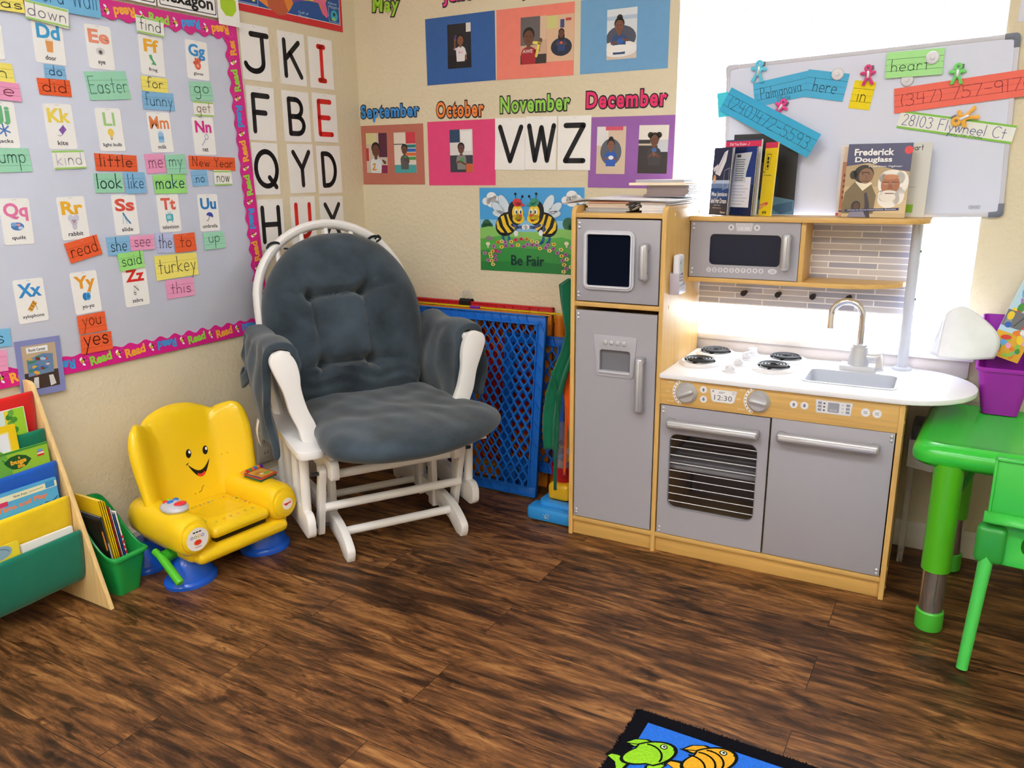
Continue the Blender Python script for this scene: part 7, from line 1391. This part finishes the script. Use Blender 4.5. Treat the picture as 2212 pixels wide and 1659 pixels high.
# ================================================================ green table, chair and what stands there
TBL = Matrix.Translation((2.0915, -.516, 0)) @ Matrix.Rotation(R(-2.6), 4, 'Z')
GRN, GRN2 = '#35c43a', '#54b81e'
tb_ = thing('activity_table', 'bright green plastic activity table with adjustable legs at the right edge', 'table', M=TBL)
o = rrect(0, 1.2, 0, .46, .05, 6); mb = MB()
def ins(pts, d): return [((x-.6)*(1-d/.6)+.6, (y-.23)*(1-d/.23)+.23) for x, y in pts]
rings = []
for d, zz in ((.03, .432), (.012, .436), (.002, .446), (0, .460), (.003, .475), (.012, .486), (.024, .491), (.030, .4905), (.034, .489)): rings.append([(x, y, zz) for x, y in ins(o, d)])
mb.ring_loft(rings, GRN); obj('tabletop', mb, 'shiny_plastic', tb_)
for (x, y) in ((.086, .030), (.10, .415), (1.12, .045), (1.12, .415)):
    lg_ = obj('leg', MB().cyl((x, y, .165), (x, y, .445), .0335, GRN2, n=26), 'plastic', tb_)
    obj('leg_extension', MB().cyl((x, y, .03), (x, y, .17), .0275, '#a9a6a4', n=24), 'chrome', lg_)
    obj('foot_cap', MB().lathe([(.031, .002), (.0325, .006), (.0325, .050), (.030, .053), (.027, .053)], '#4fc23c', 26, M=Matrix.Translation((x, y, 0))), 'plastic', lg_)
obj('brace', MB().cyl((.16, .22, .445), (.11, .16, .33), .0075, '#2f9a30', n=12), 'plastic', tb_)
CH = Matrix.Translation((2.250, -.662, 0)) @ Matrix.Rotation(R(-4), 4, 'Z')
ch_ = thing('toddler_chair', 'green plastic toddler chair tucked under the green table at the right edge', 'chair', M=CH)
CG = '#3fc648'
def CP(name, mb, mat='plastic', par=None, **kw): return obj(name, mb, mat, par or ch_, **kw)
MBK = Matrix.Translation((0, .055, .37)) @ Matrix.Rotation(R(-4), 4, 'X') @ FRONT
bp = CP('backrest', MB().plate(rrect(.012, .312, 0, .140, .018, 5), -.004, .006, CG, M=MBK, b=.002))
for (a, b, c, d) in ((.012, .312, .134, .140), (.012, .018, 0, .14), (.306, .312, 0, .14)): obj('backrest_rim', MB().box(a, b, c, d, -.012, .011, CG, .002, M=MBK), 'plastic', bp)
obj('backrest_lip', MB().grid(lambda u, v: (.006+.312*u, .047-.016*math.sin(math.pi*v*.5), .385-.020*v-.035*u*0), 4, 8, CG), 'plastic', bp, solid=.006)
lo = [(.030, 0), (.030, .075), (.045, .100), (.280, .100), (.295, .075), (.295, 0)]
CP('back_support', MB().plate([(.022, 0), (.302, 0), (.302, .108), (.022, .108)], -.004, .006, CG, holes=[rrect(.085, .24, .030, .075, .018)], M=Matrix.Translation((0, .058, .262)) @ Matrix.Rotation(R(-6), 4, 'X') @ FRONT, b=.002))
CP('seat', MB().box(.018, .306, .055, .33, .258, .276, CG, .007, 3))
for (x, y, dx, dy) in ((.008, .008, .018, .052), (.312, .008, -.018, .052), (.012, .35, .016, -.05), (.308, .35, -.016, -.05)):
    zt_ = .335 if y < .1 else .262
    l_ = CP('leg', MB().tube([(x, y, .004), (x+dx*.6, y+dy*.6, .2), (x+dx, y+dy, zt_)], [.0125, .014, .0165], '#4fd05a', 16))
    if y < .1: obj('leg_socket', MB().box(x+dx-.030, x+dx+.030, y+dy-.024, y+dy+.016, .262, .352, '#2f9f3c', .012, 3), 'plastic', l_)
# purple bin with papers and a comic
book_bin('book_bin', 'purple plastic book bin on the green table by the window', Matrix.Translation((2.279, -.172, .4915)), .086, .132, .11, .135, .128, .252, '#9a1fa8')
t = thing('paper_sheet', 'white paper sheet flopping out of the purple book bin to the left', 'paper', (0, 0, 0), group='papers in the purple bin')
def sheet(u, v):
    # u along the bottom edge from left to right, v up
    bl, br, tr, tl_ = Vector((2.113, -.150, .634)), Vector((2.250, -.125, .636)), Vector((2.172, -.120, .772)), Vector((2.123, -.140, .753))
    p = bl.lerp(br, u).lerp(tl_.lerp(tr, u), v)
    p += Vector((.040*math.sin(math.pi*v)*u*u, -.022*math.sin(math.pi*u), .012*math.sin(math.pi*u)*v)); return p
obj('sheet', MB().grid(sheet, 16, 16, '#f2f5fb'), 'paper', t, solid=.0006)
t = thing('paper_sheet', 'crumpled white paper behind the sheet flopping out of the purple bin', 'paper', (0, 0, 0), group='papers in the purple bin')
obj('sheet', MB().grid(lambda u, v: Vector((2.094+.09*u+.022*v, -.098+.035*u+.008*math.sin(9*u+4*v), .632+.100*v-.01*math.sin(7*u))), 12, 10, '#eef0f8'), 'paper', t, solid=.0006)
MC = Matrix.Translation((2.2305, -.086, .645)) @ Matrix.Rotation(R(17), 4, 'Y') @ FRONT
t = thing('comic_book', 'colourful comic book leaning in the purple book bin', 'book', M=MC)
mb = MB().box(0, .080, 0, .26, -.006, 0, '#dfe9f4'); rnd = random.Random(21)
mb.rect(0, .080, 0, .26, '#bfe0f4', .0003); mb.rect(.0, .080, 0, .07, '#e8b43a', .0004)
for k in range(60):
    x, y = rnd.uniform(.012, .068), rnd.uniform(.01, .245); c = rnd.choice(['#f6d83a', '#8fd05a', '#f08a3a', '#e24a3a', '#6fb4ea', '#f4b0d0', '#f2f6fa', '#4f9a4a', '#b08ad8'])
    mb.disc(x, y, rnd.uniform(.006, .016), c, .0005+.00002*k, rnd.uniform(.004, .010), rnd.uniform(0, 180), k=9)
mb.rect(.0, .05, .085, .13, '#77787e', .002); mb.rect(.006, .020, .09, .125, '#9a9aa0', .0022); mb.stroke([(.03, .09), (.044, .122)], .003, '#4a4c55', .0022); mb.disc(.012, .115, .008, '#f3d23c', .0024, .012); mb.disc(.016, .09, .008, '#3a6ac0', .0024)
obj('cover', mb, 'gloss_print', t)
t = thing('crayon_box', 'small dark blue box inside the purple book bin', 'box', (2.2625, -.142, .4955))
obj('box_body', MB().box(-.012, .012, -.012, .012, 0, .116, '#1f3a9a', .002), 'card', t)
# plastic drawer cart seen between the toy kitchen and the green table
dc = thing('drawer_cart', 'dark and white plastic drawer cart between the toy kitchen and green table', 'drawers', (2.075, -.145, 0))
obj('top_drawer', MB().box(0, .10, 0, .112, .386, .429, '#55555f', .004).box(.036, .039, -.002, .002, .39, .427, '#2c2c34'), 'plastic', dc)
obj('lower_drawer', MB().plate([(-.004, .386), (-.004, .304)]+arc(.06, .322, .035, .026, -110, 0, 6)[1:]+[(.097, .386)], 0, .112, '#eceaf0', M=Matrix.Translation((0, .113, 0)) @ FRONT, b=.003), 'plastic', dc)
for x in (0, .083): obj('post', MB().box(x, x+.016, .01, .03, 0, .30, '#e6dcd6', .002).box(x, x+.016, .085, .105, 0, .386, '#e6dcd6', .002), 'clear_plastic', dc)
obj('side_panel', MB().box(.002, .004, .012, .10, .02, .386, '#cfc8cc'), 'clear_plastic', dc)

# ================================================================ rug
RGX, RGY = 1.657, -1.165
rg = thing('rug', 'blue fish rug with a black border at the bottom of the picture', 'rug', (RGX, RGY, 0))
obj('rug_border', MB().plate([(0, 0), (0, -1.3), (.95, -1.3), (.95, 0)][::-1], 0, .010, '#050510', holes=[[(.033, -.033), (.917, -.033), (.917, -1.267), (.033, -1.267)][::-1]]), 'rug_pile', rg)
fg = MB(); rnd = random.Random(8)
for k in range(900):
    if k % 2: x, y, dx, dy = rnd.uniform(0, .95), 0, rnd.uniform(-.004, .004), rnd.uniform(.002, .007)
    else: x, y, dx, dy = 0, -rnd.uniform(0, .7), -rnd.uniform(.002, .007), rnd.uniform(-.004, .004)
    fg.tube([(x, y, .004), (x+dx, y+dy, .006+rnd.uniform(-.003, .004))], [.0016, .0006], '#050510', 4)
fo = obj('border_fuzz', fg, 'rug_pile', rg); fo['kind'] = 'stuff'
obj('rug_field', MB().box(.033, .917, -1.267, -.033, 0, .0095, '#2f78ea'), 'rug_pile', rg)
def fish(x, y, ang, s, col, stripes):
    M = Matrix.Translation((x-RGX, y-RGY, .0098)) @ Matrix.Rotation(R(ang), 4, 'Z') @ Matrix.Scale(s, 4); mb = MB(); BK = '#10140f'
    def body(k): return [(.065*k*math.cos(t)+.004, .036*k*math.sin(t)*(1 if math.cos(t) > -.3 else .75)) for t in [2*math.pi*i/30 for i in range(30)]]
    tail = [(-.045, .014), (-.075, .034), (-.088, .030), (-.078, .0), (-.088, -.030), (-.075, -.034), (-.045, -.014)]
    fin = [(-.02, .030), (-.035, .052), (-.005, .056), (.025, .044), (.035, .028)]
    for P_ in (tail, fin, [(a, -b) for a, b in fin][::-1]):
        mb.flat(P_, BK, .0002, M=M); c0 = (sum(p[0] for p in P_)/len(P_), sum(p[1] for p in P_)/len(P_)); mb.flat([((p[0]-c0[0])*.74+c0[0], (p[1]-c0[1])*.74+c0[1]) for p in P_], col, .0004, M=M)
        mb.stroke([P_[1], ((P_[0][0]+P_[-1][0])/2, (P_[0][1]+P_[-1][1])/2)], .003, BK, .0005, M=M)
    mb.flat(body(1.06), BK, .0006, M=M); mb.flat(body(.93), col, .0008, M=M)
    for sx in stripes: mb.stroke(arc(sx-.03, 0, .034, .034, -58, 58, 8), .0045, BK, .001, M=M)
    mb.disc(.046, .010, .0085, BK, .0011, M=M); mb.disc(.046, .010, .0058, '#e8f4e0', .0013, M=M); mb.disc(.047, .010, .003, BK, .0015, M=M); mb.stroke([(.062, -.006), (.068, -.001)], .003, BK, .0012, M=M)
    obj('fish_motif', mb, 'rug_pile', rg)
fish(1.722, -1.291, 46, .90, '#9bdc2e', [.028]); fish(1.832, -1.252, 48, .92, '#f4b32c', [.03, .01, -.015]); fish(1.925, -1.285, 50, .9, '#e8643a', [.03, 0]); fish(1.80, -1.44, 40, .9, '#f2d23a', [.02]); fish(2.05, -1.36, 30, .9, '#9bdc2e', [.02])
